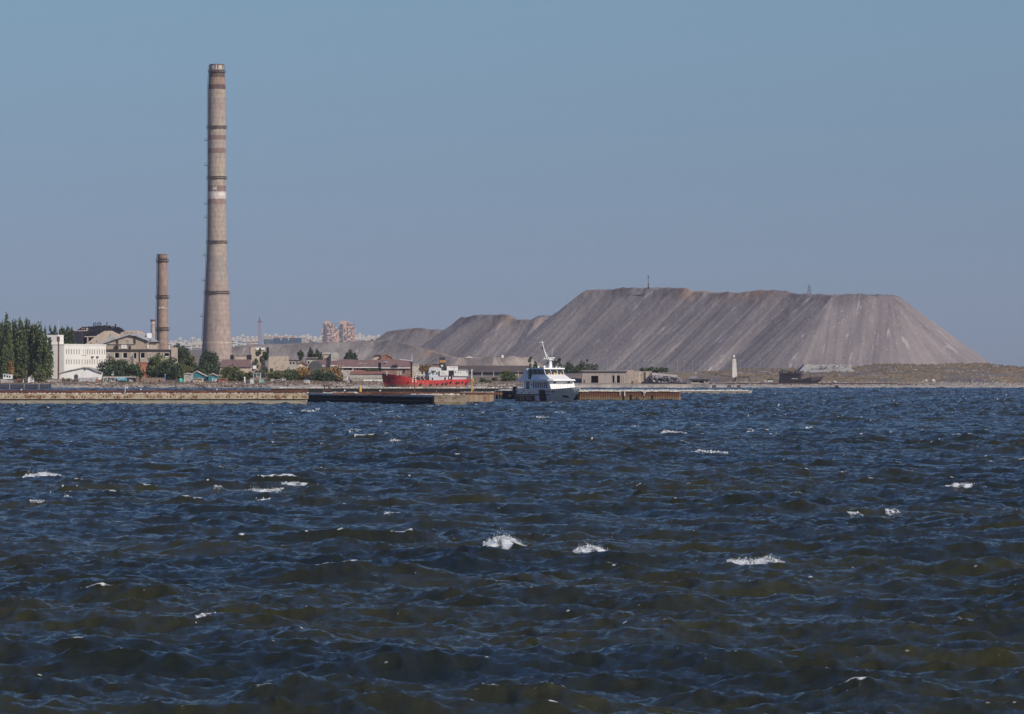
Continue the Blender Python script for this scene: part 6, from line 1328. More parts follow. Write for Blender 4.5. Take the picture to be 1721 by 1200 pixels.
h = MB(); A = np.linspace(-9.8, 9.9, 42); nz_ = 9; rows = []
for a in A:
    K, Zd = np.interp(a, st_a, zk), np.interp(a, st_a, zd); rows.append([(a, hb_(a, K + (Zd - K) * j / nz_), K + (Zd - K) * j / nz_) for j in range(nz_ + 1)])
for i in range(len(A) - 1):
    for j in range(nz_):
        for s_ in (1, -1):
            q = [rows[i][j], rows[i + 1][j], rows[i + 1][j + 1], rows[i][j + 1]]; q = [(a, b * s_, z) for a, b, z in q]; h.face(q if s_ < 0 else q[::-1])
    h.face([(rows[i][-1][0], -rows[i][-1][1], rows[i][-1][2] - .05), (rows[i + 1][-1][0], -rows[i + 1][-1][1], rows[i + 1][-1][2] - .05), (rows[i + 1][-1][0], rows[i + 1][-1][1], rows[i + 1][-1][2] - .05), (rows[i][-1][0], rows[i][-1][1], rows[i][-1][2] - .05)])
h.face([(-9.8, -bd[0], 2.5), (-9.8, -bw[0], -.6), (-9.8, bw[0], -.6), (-9.8, bd[0], 2.5)][::-1])
t.part('hull', h, m_hullw)
def patch(a0, a1, z0, z1, off=.03, sh=0, mb=None, na=8, nzz=4):   # panel lying on the starboard side
    mb = mb or MB()
    for i in range(na):
        for j in range(nzz):
            P = []
            for di, dj in ((0, 0), (1, 0), (1, 1), (0, 1)):
                z = z0 + (z1 - z0) * (j + dj) / nzz; a = a0 + (a1 - a0) * (i + di) / na + sh * (z - z0); zz = min(z, float(np.interp(a, st_a, zd)) - .01); P.append((a, -hb_(a, zz) - off, zz))
            mb.face(P)
    return mb
t.part('side_panel', patch(-9.7, -1.9, .12, 1.32), mat('boat_dark_panel', (.022, .010, .028), (.016, .010, .03), .6, .4))
t.part('panel_red_edge', patch(-2.9, -1.9, .12, 1.30, .045), m_mar)
t.part('diagonal_band', patch(-.4, 1.8, .1, 2.42, .05, .12), m_navy); t.part('band_red', patch(-.4, .55, .1, 2.42, .065, .12), m_mar)
t.part('rub_rail', patch(-9.8, 3.1, 1.38, 1.56, .10), m_dark); t.part('boot_top', patch(-9.75, 6.6, -.3, .1, .03), m_navy)
t.part('anchor_pocket', patch(6.3, 7.5, .95, 1.35, .03, -1.2), m_void)
tx = MB()
def side(u, v, off=.05): return (u, -hb_(u, v) - off, v)
def letters(mb, a0, w_, h_, z0, pats, wd, off=.06):
    for i, pt in enumerate(pats):
        if pt is None: continue
        for line in pt: stroke(mb, [(a0 + i * w_ + u * w_ * .72, z0 + v * h_) for u, v in line], wd, lambda u, v: side(u, v, off))
Lt = {'box': [[(0, 0), (0, 1), (1, 1), (1, 0), (0, 0)]], 'three': [[(0, 1), (1, .8), (.3, .5), (1, .25), (0, 0)]], 'x': [[(0, 0), (1, 1)], [(0, 1), (1, 0)]], 't': [[(0, 1), (1, 1)], [(.5, 1), (.5, 0)]], 'b': [[(0, 0), (0, 1), (.9, .8), (0, .5), (1, .25), (0, 0)]], 'd': [[(.1, 0), (.5, 1), (.9, 0), (.1, 0)]], 'n': [[(0, 0), (0, 1)], [(1, 0), (1, 1)], [(0, .5), (1, .5)]], 'm': [[(0, 0), (0, 1), (.5, .4), (1, 1), (1, 0)]]}
letters(tx, -7.6, .58, .62, .42, [Lt['b'], Lt['three'], Lt['x'], None, Lt['t'], Lt['b'], Lt['box'], Lt['d']], .055)
t.part('white_lettering', tx, mat('faded_white_paint', (.42, .38, .42), (.36, .33, .37), 2)); tx = MB()
letters(tx, 1.95, .38, .30, 1.92, [Lt['n'], Lt['box'], Lt['three'], Lt['x'], None, Lt['n'], Lt['box'], Lt['m']], .035, .03); t.part('red_lettering', tx, mat('red_letter_paint', (.28, .05, .06), (.22, .04, .05), 2))
# aft bulwark band in white above the rub rail
t.part('topside_paint', patch(-9.78, 2.9, 1.5, 2.49, .012, na=14), m_bw)
# main deck house
z0, z1 = 1.6, 4.15
dh = MB(); lo_ = [(4.3, -2.75, z0 + .6), (4.3, 2.75, z0 + .6), (-6.6, 2.6, z0), (-6.6, -2.6, z0)]; hi_ = [(3.1, -2.75, z1), (3.1, 2.75, z1), (-6.6, 2.6, z1), (-6.6, -2.6, z1)]
t.part('deckhouse', dh.hull(lo_, hi_), m_bw)
t.part('deck_roof', MB().hull([(4.4, -2.5, z1 + .002), (4.4, 2.5, z1 + .002), (3.2, 3.05, z1 + .002), (-9.2, 2.95, z1 + .002), (-9.2, -2.95, z1 + .002), (3.2, -3.05, z1 + .002)], [(4.2, -2.4, z1 + .3), (4.2, 2.4, z1 + .3), (3.0, 2.95, z1 + .3), (-9.0, 2.85, z1 + .3), (-9.0, -2.85, z1 + .3), (3.0, -2.95, z1 + .3)]), m_bw)
src = None
def sidey(a): return -(2.6 + (a + 6.6) * .15 / 10.9) - .03
for i, a in enumerate((-2.6, -1.75, -.9, -.05, .8, 1.65, 2.45)):
    f = MB().box(-.34, .34, -.04, .02, -.62, -.56).box(-.34, .34, -.04, .02, .56, .62).box(-.34, -.28, -.04, .02, -.56, .56).box(.28, .34, -.04, .02, -.56, .56)
    if src is None:
        src = t.part('window', f, m_bw); src.location = (a, sidey(a), 3.32); MB().box(-.28, .28, -.015, .01, -.56, .56).build('pane', m_glass, src)
    else: window_copy(src, t, a, 3.32, sidey(a))
t.part('side_door', MB().box(-5.6, -4.5, -2.70, -2.64, 2.1, 3.95), m_glass); t.part('vent', MB().box(-3.7, -3.4, -2.72, -2.66, 3.3, 3.6), m_dark)
for a in (-8.9, -7.7, -6.9): t.part('awning_post', MB().tube((a, -2.8, 1.6), (a, -2.8, z1), .07, n=6), m_bw); 
for a in (-8.9, -7.0): t.part('awning_post', MB().tube((a, 2.8, 1.6), (a, 2.8, z1), .07, n=6), m_bw)
t.part('aft_locker', MB().box(-8.6, -7.2, -2.2, 2.2, 1.6, 2.6), m_dark); t.part('stern_gear', MB().box(-9.65, -9.3, -3.35, -2.5, 1.5, 3.0), m_navy)
for a, z in ((-9.0, 2.0), (-6.1, 2.1), (-7.0, 1.72), (-3.9, 1.7)): t.part('freeing_port', MB().box(a, a + .5, -3.06, -3.025, z, z + .16), m_void)
for b in (-1.6, 1.5): t.part('searchlight', MB().tube((3.35, b, 3.85), (3.75, b, 3.85), .16, n=10), m_dark)
for b in (-.9, .75): t.part('front_panel', MB().add([(4.18, b - .02, 2.35), (4.18, b + .03, 2.35), (3.2, b + .03, 4.0), (3.2, b - .02, 4.0)], [(0, 1, 2, 3)]), m_hullw)
t.part('red_mark', MB().box(4.25, 4.42, .8, 1.3, 2.3, 2.45), m_rust)
# front fairing and bridge
t.part('fairing', MB().hull([(3.0, -2.35, 4.452), (3.0, 2.35, 4.452), (-4.6, 2.2, 4.452), (-4.6, -2.2, 4.452)], [(.9, -2.1, 5.35), (.9, 2.1, 5.35), (-4.4, 2.1, 5.35), (-4.4, -2.1, 5.35)]), m_bw)
gl = MB().hull([(.75, -2.05, 5.352), (.75, 2.05, 5.352), (-5.0, 2.05, 5.352), (-5.0, -2.05, 5.352)], [(.15, -2.05, 6.35), (.15, 2.05, 6.35), (-5.0, 2.05, 6.35), (-5.0, -2.05, 6.35)])
t.part('bridge_glass', gl, mat('bridge_glass', (.03, .035, .04), (.05, .055, .06), .8, .12))
for b in (-2.07, -.7, .7, 2.07): t.part('window_pillar', MB().tube((.79, b, 5.35), (.18, b, 6.36), .06, n=6), m_bw)
for a in (-1.5, -3.2, -5.0): t.part('window_pillar', MB().tube((a, -2.08, 5.35), (a, -2.08, 6.36), .05, n=6), m_dark)
for b, c_ in ((-1.3, .35), (-.1, .5), (.4, .3), (1.3, .4)): t.part('wheelhouse_item', MB().box(.80, .86, b - .2, b + .2, 5.36, 5.4 + c_ * .55), m_yel)
t.part('aft_screen', MB().hull([(-5.3, -2.3, 4.46), (-5.02, -2.3, 4.46), (-5.02, 2.3, 4.46), (-5.3, 2.3, 4.46)], [(-5.7, -2.2, 6.4), (-5.02, -2.2, 6.4), (-5.02, 2.2, 6.4), (-5.7, 2.2, 6.4)]), m_glass)
t.part('funnel_fin', MB().front([(-8.6, 4.46), (-5.6, 4.46), (-5.8, 6.45), (-6.6, 6.5), (-7.6, 5.2)], -2.35, -1.9), m_bw); t.part('funnel_fin', MB().front([(-8.6, 4.46), (-5.6, 4.46), (-5.8, 6.45), (-6.6, 6.5), (-7.6, 5.2)], 1.9, 2.35), m_bw)
t.part('bridge_roof', MB().hull([(.65, -2.35, 6.37), (.65, 2.35, 6.37), (-5.3, 2.25, 6.37), (-5.3, -2.25, 6.37)], [(.5, -2.3, 6.62), (.5, 2.3, 6.62), (-5.2, 2.2, 6.62), (-5.2, -2.2, 6.62)]), m_bw)
for i in range(9): t.part('rail_stanchion', MB().tube((.3, -2.1 + i * .52, 6.62), (.3, -2.1 + i * .52, 6.95), .025, n=4), m_bw)
for a, b, r in ((-1.2, -1.2, .26), (-.6, 1.1, .16), (-2.8, -1.6, .2), (-.3, 1.7, .12)): t.part('dome', MB().blob((a, b, 6.62 + r * .8), r, 1, 10, 7), m_bw, smooth=True)
t.part('mast', MB().hull([(-1.3, -.35, 6.62), (-.7, -.35, 6.62), (-.7, .3, 6.62), (-1.3, .3, 6.62)], [(-1.2, -.18, 8.1), (-.8, -.18, 8.1), (-.8, .18, 8.1), (-1.2, .18, 8.1)]).box(-1.5, -.5, -.5, .5, 8.1, 8.25), m_bw)
t.part('radar', MB().box(-.7, -.5, -.75, .75, 8.45, 8.62).tube((-.8, 0, 8.25), (-.8, 0, 8.5), .18, n=8), m_bw)
mz = MB(); p0, p1, p2 = (-1.6, -.3, 8.2), (-2.4, -.55, 10.2), (-2.9, -.75, 11.9)
mz.tube(p0, p1, .09, .08, n=6).tube((-1.3, -.0, 8.2), p1, .05, n=5).tube(p1, p2, .08, .06, n=6)
t.part('topmast', mz, m_bw); t.part('yard', MB().tube((p2[0] - .1, p2[1] - .55, p2[2] - .35), (p2[0] + .1, p2[1] + .5, p2[2] - .35), .035, n=5), m_bw); t.part('mast_light', MB().blob((p2[0] + .1, p2[1] + .1, p2[2] - .95), .15), m_bw); t.part('red_flag', MB().box(p2[0] - .02, p2[0] + .22, p2[1] + .05, p2[1] + .1, p2[2] - 1.6, p2[2] - 1.2), m_rust)
t.part('whip_aerial', MB().tube((-1.0, .35, 8.25), (-.9, .45, 10.4), .025, n=4), m_bw)
t.part('yard', MB().tube((-1.9, -.9, 8.35), (-1.5, .3, 8.35), .05, n=5), m_bw); t.part('mast_light', MB().blob((-1.9, -.85, 8.5), .12), m_bw)
rl = MB()
for i in range(11):
    a = 4.6 + i * .5; b = -hb_(a, float(np.interp(a, st_a, zd))) + .05; z = float(np.interp(a, st_a, zd)); b2 = -hb_(a + .5, float(np.interp(a + .5, st_a, zd))) + .05; z2 = float(np.interp(a + .5, st_a, zd))
    rl.tube((a, b, z), (a, b, z + .75), .02, n=4)
    for hh in (.38, .75): rl.tube((a, b, z + hh), (a + .5, b2, z2 + hh), .018, n=4)
t.part('bow_railing', rl, mat('rail_grey', (.45, .46, .46), (.35, .36, .36), 1))
ml = MB()
for (p0, p1) in (((8.6, 1.2, 2.9), (4.5, 6.0, 2.3)), ((-9.6, 2.6, 2.4), (-8.0, 8.0, 2.3))):
    prev = p0
    for k in range(1, 9):
        f = k / 8; q = tuple(p0[i] + (p1[i] - p0[i]) * f for i in range(3)); q = (q[0], q[1], q[2] - .7 * math.sin(math.pi * f)); ml.tube(prev, q, .03, n=4); prev = q
t.part('mooring_lines', ml, m_dark)
# ------------------------------------------------------------------ red ship (seen broadside, bow to the left)
m_red = mat('ship_red', (.66, .05, .042), (.55, .045, .04), .25, .6, c3=(.30, .06, .045), c3amt=.12, streak=.12)
m_boot = mat('faded_boot_top', (.33, .15, .105), (.27, .14, .10), .3, .85, c3=(.20, .16, .11), c3amt=.2, stretch=(.6, 1, 1.4))
t = Thing('red_ship', 'red hulled cargo ship with white deckhouses and black funnel, bow to the left', 'ship', 715, 1480, z=0, rot=4)
sx = lambda px: t.x(px); sz = lambda py: t.z(py)
xs_ = [sx(641), sx(645), sx(652), sx(664), sx(690), sx(740), sx(775), sx(789.5)]; bdk = [.1, 1.2, 2.6, 3.6, 4.1, 4.2, 3.8, 2.6]; bwl = [.02, .05, .6, 2.4, 3.9, 4.1, 3.3, 1.2]
def ship_b(x, f):
    s = min(1, max(0, (x - sx(641)) / (sx(694) - sx(641)))); e = min(1, max(0, (sx(789.5) - x) / (sx(789.5) - sx(768))))
    top = 4.15 * (1 - (1 - s) ** 2.6) * (0.62 + 0.38 * e ** .6) + .05; low = 4.0 * (1 - (1 - s ** 1.5) ** 1.5) * (0.3 + 0.7 * e ** .7) + .03
    return low + (top - low) * min(1, max(0, f)) ** 1.1
def deck_z(x): return float(np.interp(x, [sx(641), sx(650), sx(684), sx(700), sx(735), sx(760), sx(789.5)], [sz(627.3), sz(628.6), sz(633), sz(638.6), sz(639), sz(637.6), sz(637)]))
def rake(x, f): return x + (1 - f) * (1.1 if x < sx(646) else 1.1 * max(0, (sx(664) - x) / (sx(664) - sx(646)))) - (1 - f) * 1.6 * max(0, (x - sx(775)) / (sx(789.5) - sx(775)))
def hullpart(f0, f1, absz=None):
    mb = MB(); XX = np.linspace(sx(641), sx(789.5), 60); zb = sz(646.2)
    for xa, xb in zip(XX[:-1], XX[1:]):
        for j in range(4):
            for s_ in (-1, 1):
                P = []
                for x, jj in ((xa, j), (xb, j), (xb, j + 1), (xa, j + 1)):
                    D = deck_z(x); z_lo, z_hi = (zb, D) if f0 else (-.8, zb); z = z_lo + (z_hi - z_lo) * jj / 4; f = (z + .8) / (D + .8); P.append((rake(x, f), s_ * ship_b(x, f), z))
                mb.face(P if s_ < 0 else P[::-1])
        if f0: mb.face([(xa, -ship_b(xa, 1) + .1, deck_z(xa) - .5), (xb, -ship_b(xb, 1) + .1, deck_z(xb) - .5), (xb, ship_b(xb, 1) - .1, deck_z(xb) - .5), (xa, ship_b(xa, 1) - .1, deck_z(xa) - .5)])
    D = deck_z(XX[-1]); z_lo, z_hi = (zb, D) if f0 else (-.8, zb); f_l, f_h = (z_lo + .8) / (D + .8), (z_hi + .8) / (D + .8); x = XX[-1]
    mb.face([(rake(x, f_l), -ship_b(x, f_l), z_lo), (rake(x, f_l), ship_b(x, f_l), z_lo), (rake(x, f_h), ship_b(x, f_h), z_hi), (rake(x, f_h), -ship_b(x, f_h), z_hi)])
    return mb
t.part('hull', hullpart(1, 1), m_red); t.part('boot_top', hullpart(0, 0), m_boot)
def onside(px, py, off=.04):
    x, z = sx(px), sz(py); D = deck_z(x); f = (z + .8) / (D + .8); return (x, -ship_b(x, f) - off, z)
for a, y, r in ((686, 642, .2), (706.5, 645.5, .32), (723.5, 646.2, .3), (734.5, 645, .25), (743.5, 644.8, .3), (750, 643.8, .34), (757, 641.8, .34), (767.3, 643, .34), (770.5, 642.5, .3), (776.5, 642, .3), (783.5, 643.5, .3)):
    p = onside(a, y, .25); t.part('tyre_fender', MB().tube((p[0], p[1] - .1, p[2]), (p[0], p[1] + .22, p[2]), r, n=10), m_dark)
mk = MB()
for l_ in ([(651.5, 636.4), (656.5, 636.2)], [(653.2, 636.4), (653.2, 642)], [(655.8, 636.4), (655.8, 642)]): stroke(mk, l_, .5, lambda u, v: onside(u, v, .05))
t.part('anchor', mk, mat('dark_red', (.17, .02, .025), (.12, .02, .02), 1)); mk = MB()
for k in range(6): stroke(mk, [(666.5 + k * 1.6, 641.3), (667.2 + k * 1.6, 639), (667.9 + k * 1.6, 641)], .2, lambda u, v: onside(u, v, .05))
for a, b, y in ((666, 676, 642.3), (668, 674, 643.6)): stroke(mk, [(a, y), (b, y)], .1, lambda u, v: onside(u, v, .05))
t.part('name_lettering', mk, mat('faded_letters', (.40, .17, .14), (.34, .14, .12), 1))
for a, b, y in ((648, 653, 630.6), (660, 664, 630.4), (670, 674, 631.4)): t.part('fairlead', MB().box(sx(a), sx(b), onside(a, y)[1] - .04, onside(a, y)[1] + .4, sz(y) - .18, sz(y) + .18), m_void)
for px in (702.5, 710, 716.5): p = onside(px, 643, .05); t.part('draft_mark', MB().box(p[0] - .07, p[0] + .07, p[1] - .02, p[1] + .1, p[2] - .3, p[2] + .3), mat('pink_patch', (.6, .35, .3), (.5, .3, .25), 1))
m_sw = mat('ship_white', (.74, .73, .69), (.64, .62, .58), .35, .6, c3=(.50, .40, .31), c3amt=.1, streak=.25); m_sg = mat('ship_grey_white', (.58, .60, .62), (.49, .51, .53), .4, .6, streak=.2)
def bx(name, a, b, y1, y0, m, ya=-2.6, yb=2.6): return t.part(name, MB().box(sx(a), sx(b), ya, yb, sz(y0), sz(y1)), m)
bx('lower_deckhouse', 720.5, 752.5, 631.6, 639.5, m_sg); bx('aft_lower_house', 759.5, 783, 632.4, 639, m_sg, -2.7, 2.7)
t.part('bridge', MB().front([(sx(720), sz(631.5)), (sx(741), sz(631.5)), (sx(741), sz(619)), (sx(736.5), sz(617.3)), (sx(723), sz(617)), (sx(720.7), sz(619.5)), (sx(720), sz(624))], -2.3, 2.3), m_sg)
bx('midship_house', 738.5, 753, 622.8, 631.4, m_sw, -2.9, 2.9); bx('aft_house', 762, 786, 623, 632.2, m_sw, -3.1, 3.1); bx('crew_house', 750.5, 769, 615.4, 622.6, m_sw, -2.0, 2.0)
t.part('stair_recess', MB().front([(sx(753.2), sz(632)), (sx(758), sz(632)), (sx(762), sz(624)), (sx(758), sz(622.8)), (sx(751), sz(622.8))], -2.2, 2.2), m_char)
bx('engine_casing', 752.6, 759.2, 632, 639, m_dark, -1.8, 1.8); bx('white_locker', 754.6, 756.6, 632.8, 637, m_sw, -2.4, -1.9)
for a, b, y0, y1 in ((725, 727.3, 638.5, 634.5), (746, 748.6, 638.4, 634)): bx('doorway', a, b, y1, y0, m_void, -2.64, -2.6)
for a, y in ((764.5, 625.3), (769.3, 625.3), (772.5, 625.3), (784, 625), (742, 627), (746.5, 627.5), (724.5, 622.5)): p = t.part('porthole', MB().tube((sx(a), -3.16 if a > 760 else -2.96 if a > 735 else -2.36, sz(y)), (sx(a), -3.05 if a > 760 else -2.9 if a > 735 else -2.28, sz(y)), .2 if a in (764.5, 784) else .12, n=10), m_void)
t.part('lifeboat', MB().front([(sx(725), sz(624.6)), (sx(727), sz(625.3)), (sx(731.5), sz(625)), (sx(732), sz(623)), (sx(725.5), sz(623))], -2.7, -2.32), m_rust)
for a in (722.5, 728, 734): t.part('rescue_gear', MB().box(sx(a), sx(a + 1.4), -2.7, -2.33, sz(628), sz(625)), m_asb)
t.part('roof_writing', MB().box(sx(754), sx(768), -2.04, -2.005, sz(617.4), sz(616.2)), mat('pinkish_paint', (.6, .42, .4), (.5, .34, .33), 2))
t.part('funnel', MB().front([(sx(739), sz(622.8)), (sx(749), sz(622.6)), (sx(748.6), sz(609.6)), (sx(738.4), sz(609.6))], -1.2, 1.2), mat('funnel_black', (.03, .03, .035), (.045, .04, .04), .8))
t.part('funnel_band', MB().front([(sx(738.4), sz(609.6) + .002), (sx(748.6), sz(609.6) + .002), (sx(748.6), sz(605.4)), (sx(738.6), sz(605))], -1.25, 1.25), mat('funnel_orange', (.42, .21, .07), (.33, .16, .06), .8))
t.part('funnel_top', MB().front([(sx(738.6), sz(605) + .002), (sx(748.4), sz(605.2) + .002), (sx(748), sz(601.4)), (sx(745), sz(600.2)), (sx(740.5), sz(600.4)), (sx(738.8), sz(601.8))], -1.15, 1.15), mat('funnel_black', (.03, .03, .035)))
t.part('funnel_emblem', MB().front([(sx(740.5), sz(612.5)), (sx(741.8), sz(616.6)), (sx(743.2), sz(616.8)), (sx(744.2), sz(614)), (sx(743), sz(612.8)), (sx(742), sz(613.8))][::-1], -1.24, -1.205), m_white)
t.part('foremast', MB().box(sx(689.8), sx(692.6), -.25, .25, sz(634), sz(608.5)).box(sx(688), sx(695), -.6, .6, sz(609.5), sz(608)), m_char)
t.part('topmast', MB().tube((sx(692.2), 0, sz(608)), (sx(692.0), 0, sz(594.5)), .16, .06, n=6), m_sg)
t.part('boom', MB().tube((sx(671.5), 0, sz(604.3)), (sx(691), 0, sz(606)), .12, n=6), m_sg)
cr = MB()
for a, b in (((695.5, 611), (697, 634)), ((704, 611.5), (702, 634)), ((695.5, 616), (704, 622)), ((704, 616), (696, 624)), ((696, 624), (703.5, 630)), ((703, 623), (697, 632)), ((695.5, 612), (704, 613)), ((692, 616), (697, 625))): cr.tube((sx(a[0]), .2, sz(a[1])), (sx(b[0]), .2, sz(b[1])), .09, n=4)
t.part('derrick', cr, m_sg)
for a, y in ((687, 633.5), (699.5, 630), (706, 631.5), (712, 627), (716, 629)): t.part('deck_ventilator', MB().tube((sx(a), -.8, sz(638)), (sx(a), -.8, sz(y)), .22, n=8).blob((sx(a), -.9, sz(y)), .3), m_sg if a > 690 else m_dark)
bx('cargo_hatch', 700, 719, 633.4, 639.5, m_dark, -2.2, 2.2); bx('catwalk', 703, 722, 629.5, 630.8, m_sw, -1.2, 1.2)
bx('dark_winch', 686, 700, 635, 639.6, m_char, -1.6, 1.6)
for a in (707.5, 714): t.part('ladder', MB().tube((sx(a), -2.4, sz(639.5)), (sx(a - 3.5), -2.4, sz(633.5)), .08, n=4), m_sw)
for a in (649.5, 668, 673): t.part('bollard', MB().tube((sx(a), -1.5, sz(631)), (sx(a), -1.5, sz(625.8)), .14, n=8).blob((sx(a), -1.5, sz(625.5)), .2), m_sg)
rl = MB()
for a in np.arange(771, 785, 1.6): rl.tube((sx(a), -3, sz(623)), (sx(a), -3, sz(620.6)), .035, n=4)
rl.tube((sx(769.5), -3, sz(620.6)), (sx(785), -3, sz(620.6)), .035, n=4); t.part('railing', rl, m_sg)
# ------------------------------------------------------------------ far right shore
t = Thing('concrete_hall', 'flat-roofed concrete hall with dark square openings on the far quay', 'building', 1024, 1580)
H = [(t.x(993.5), t.x(1005.5), t.z(643.5), t.z(631.6)), (t.x(1029.5), t.x(1032.6), t.z(643.5), t.z(631)), (t.x(1036.8), t.x(1042), t.z(643.5), t.z(631))]
m_ch = mat('pinkish_concrete', (.37, .315, .285), (.29, .25, .235), .2, .92, c3=(.22, .19, .18), c3amt=.12, streak=.3)
shell(t, t.x(978), t.x(1053.5), t.z(623.8), 11, H, m_ch, oh=.25, rth=.3, roof=m_ch)
t.part('cornice', MB().box(t.x(978), t.x(1054), -.5, -.26, t.z(624.8), t.z(623)), mat('dark_cornice', (.10, .095, .12), (.14, .12, .13), .4))
t.part('post', MB().box(t.x(1034), t.x(1035.2), -.1, .3, t.z(643.5), t.z(631)), m_asb)
for a, b in ((1045, 1045.8), (1048.5, 1049.2)): t.part('pilaster', MB().box(t.x(a), t.x(b), -.12, -.004, t.z(644), t.z(631.6)), m_asb)
t.part('rust_door', MB().box(t.x(981), t.x(983.5), -.08, -.004, t.z(645), t.z(638.6)), m_rust)
t.part('side_wing', MB().prism([(t.x(1053.6), .6), (t.x(1065.5), .1), (t.x(1065.5), 9), (t.x(1053.6), 9)], -1.5, t.z(622.2)), m_tan2)
t = Thing('retaining_wall', 'pale block retaining wall joined to the concrete hall', 'wall', 1081, 1584)
xx = 1066
for i, w_ in enumerate((7, 5.5, 6.5, 6, 5)): t.part('block', MB().box(t.x(xx), t.x(xx + w_ - .3), random.uniform(0, .6), 5, -1.5, t.z(623.4 + random.uniform(-.3, .8))), m_tan2 if i % 2 else m_ch); xx += w_
t = Thing('collapsed_wall', 'heap of white collapsed concrete slabs on the far bank', 'rubble pile', 1118, 1580)
b = MB()
for i in range(420): a = random.uniform(1093, 1142); f = (a - 1093) / 49; y = random.uniform(626 + 3 * f, 643); b.rock((t.x(a), random.uniform(-4, 2), max(.1, t.z(y) - 1)), random.uniform(.25, .75), .8)
t.part('slabs', b, mat('broken_white_concrete', (.42, .39, .37), (.24, .22, .23), .4, .95, c3=(.12, .11, .14), c3amt=.4))
t.part('footing', MB().hull([(t.x(1094), -3, -1), (t.x(1141), -3, -1), (t.x(1141), 6, -1), (t.x(1094), 6, -1)], [(t.x(1096), 2, t.z(627)), (t.x(1139), 2, t.z(631)), (t.x(1139), 6, t.z(630)), (t.x(1096), 6, t.z(626))]), m_ch)
t = Thing('far_quay', 'long straight quay face of grey concrete under the far hall', 'quay', 1060, 1536, z=0)
t.part('face', MB().box(t.x(905), t.x(1195), -.8, 12, -1, t.z(646.6)), mat('quay_face', (.25, .22, .215), (.19, .17, .18), .2, .92, streak=.3)); t.part('coping', MB().box(t.x(905), t.x(1195), -1, 11.8, t.z(646.6) + .002, t.z(645.8)), m_ch)
t = Thing('dark_hull_wreck', 'low dark hull plate lying on the far quay, left of the sheltered shed', 'wreck', 1085, 1560, z=1.2)
t.part('plating', MB().front([(t.x(1078), -.3), (t.x(1154), -.3), (t.x(1154), t.z(642.6)), (t.x(1120), t.z(643)), (t.x(1078), t.z(641.6))], 0, 1), m_char); t.part('frame', MB().box(t.x(1061), t.x(1064.5), -.5, .5, -.3, t.z(640.3)), m_rust)
t = Thing('open_shed', 'long low open shed with dark bays on the far bank', 'shed', 1176, 1572)
shell(t, t.x(1161), t.x(1191), t.z(638.4), 5, [(t.x(1162.5), t.x(1174), t.z(642.5), t.z(639.8)), (t.x(1175), t.x(1183), t.z(643.5), t.z(639.8)), (t.x(1186), t.x(1189.5), t.z(642.5), t.z(640))], m_ch, roof=m_dark, oh=.5)
t = Thing('pipe_gantry', 'thin dark trapezoid pipe gantry right of the lighthouse foot', 'gantry', 1247, 1574)
for a, b in (((1235, 646), (1237, 633.5)), ((1237, 633.5), (1258, 633.5)), ((1258, 633.5), (1262, 644)), ((1237, 633.5), (1230, 644))): t.part('member', MB().tube((t.x(a[0]), 0, t.z(a[1])), (t.x(b[0]), 0, t.z(b[1])), .13, n=5), m_char)
t = Thing('lighthouse', 'small white stone lighthouse tower with lantern on the far bank', 'lighthouse', 1234, 1600)
t.part('tower', MB().hull([(t.x(1230.2), -.8, -.5), (t.x(1239.2), -.8, -.5), (t.x(1239.2), .9, -.5), (t.x(1230.2), .9, -.5)], [(t.x(1231.2), -.55, t.z(602)), (t.x(1236.8), -.55, t.z(602)), (t.x(1236.8), .55, t.z(602)), (t.x(1231.2), .55, t.z(602))]), mat('lime_washed_stone', (.66, .62, .56), (.50, .47, .43), 1.0, .9, c3=(.34, .31, .29), c3amt=.14))
t.part('gallery', MB().box(t.x(1230.6), t.x(1237.2), -.7, .7, t.z(602) + .002, t.z(600.8)), m_dark); t.part('lantern', MB().lathe([(.34, t.z(600.8)), (.34, t.z(598.6)), (.2, t.z(597.4)), (.05, t.z(596.6))], 10, cx=t.x(1233.3)), m_white)
for a in (1231.2, 1236.4): t.part('gallery_post', MB().tube((t.x(a), -.6, t.z(600.8)), (t.x(a), -.6, t.z(599)), .05, n=4), m_dark)
src = None
pn = [(1021, 607), (1035, 606), (1046, 607), (1060.5, 606), (1072, 607), (1084, 606), (1097, 606), (1109, 607), (1122, 607.5), (1138.5, 606.5), (1150, 606), (1164, 605.5), (1177.5, 605.5), (1192, 605.5), (1215, 604.5), (1244, 606.5), (1277.5, 605)]
for i, (px, y) in enumerate(pn):
    d = 1790; z = ground(px, d); lab = f"thin pale lamp post on the terrace, {['first','second','third','fourth','fifth','sixth','seventh','eighth','ninth','tenth','eleventh','twelfth','thirteenth','fourteenth','fifteenth','sixteenth','seventeenth'][i]} from the left"
    t = Thing('street_lamp', lab, 'lamp post', px, d, group='lamp posts along the far terrace')
    h = t.z(y); t.part('pole', MB().tube((0, 0, -.5), (0, 0, h), .055, .04, n=5), mat('galvanised', (.42, .42, .44), (.34, .34, .36), 1)); t.part('lamp_head', MB().box(-.08, .22, -.08, .08, h, h + .1), m_white)
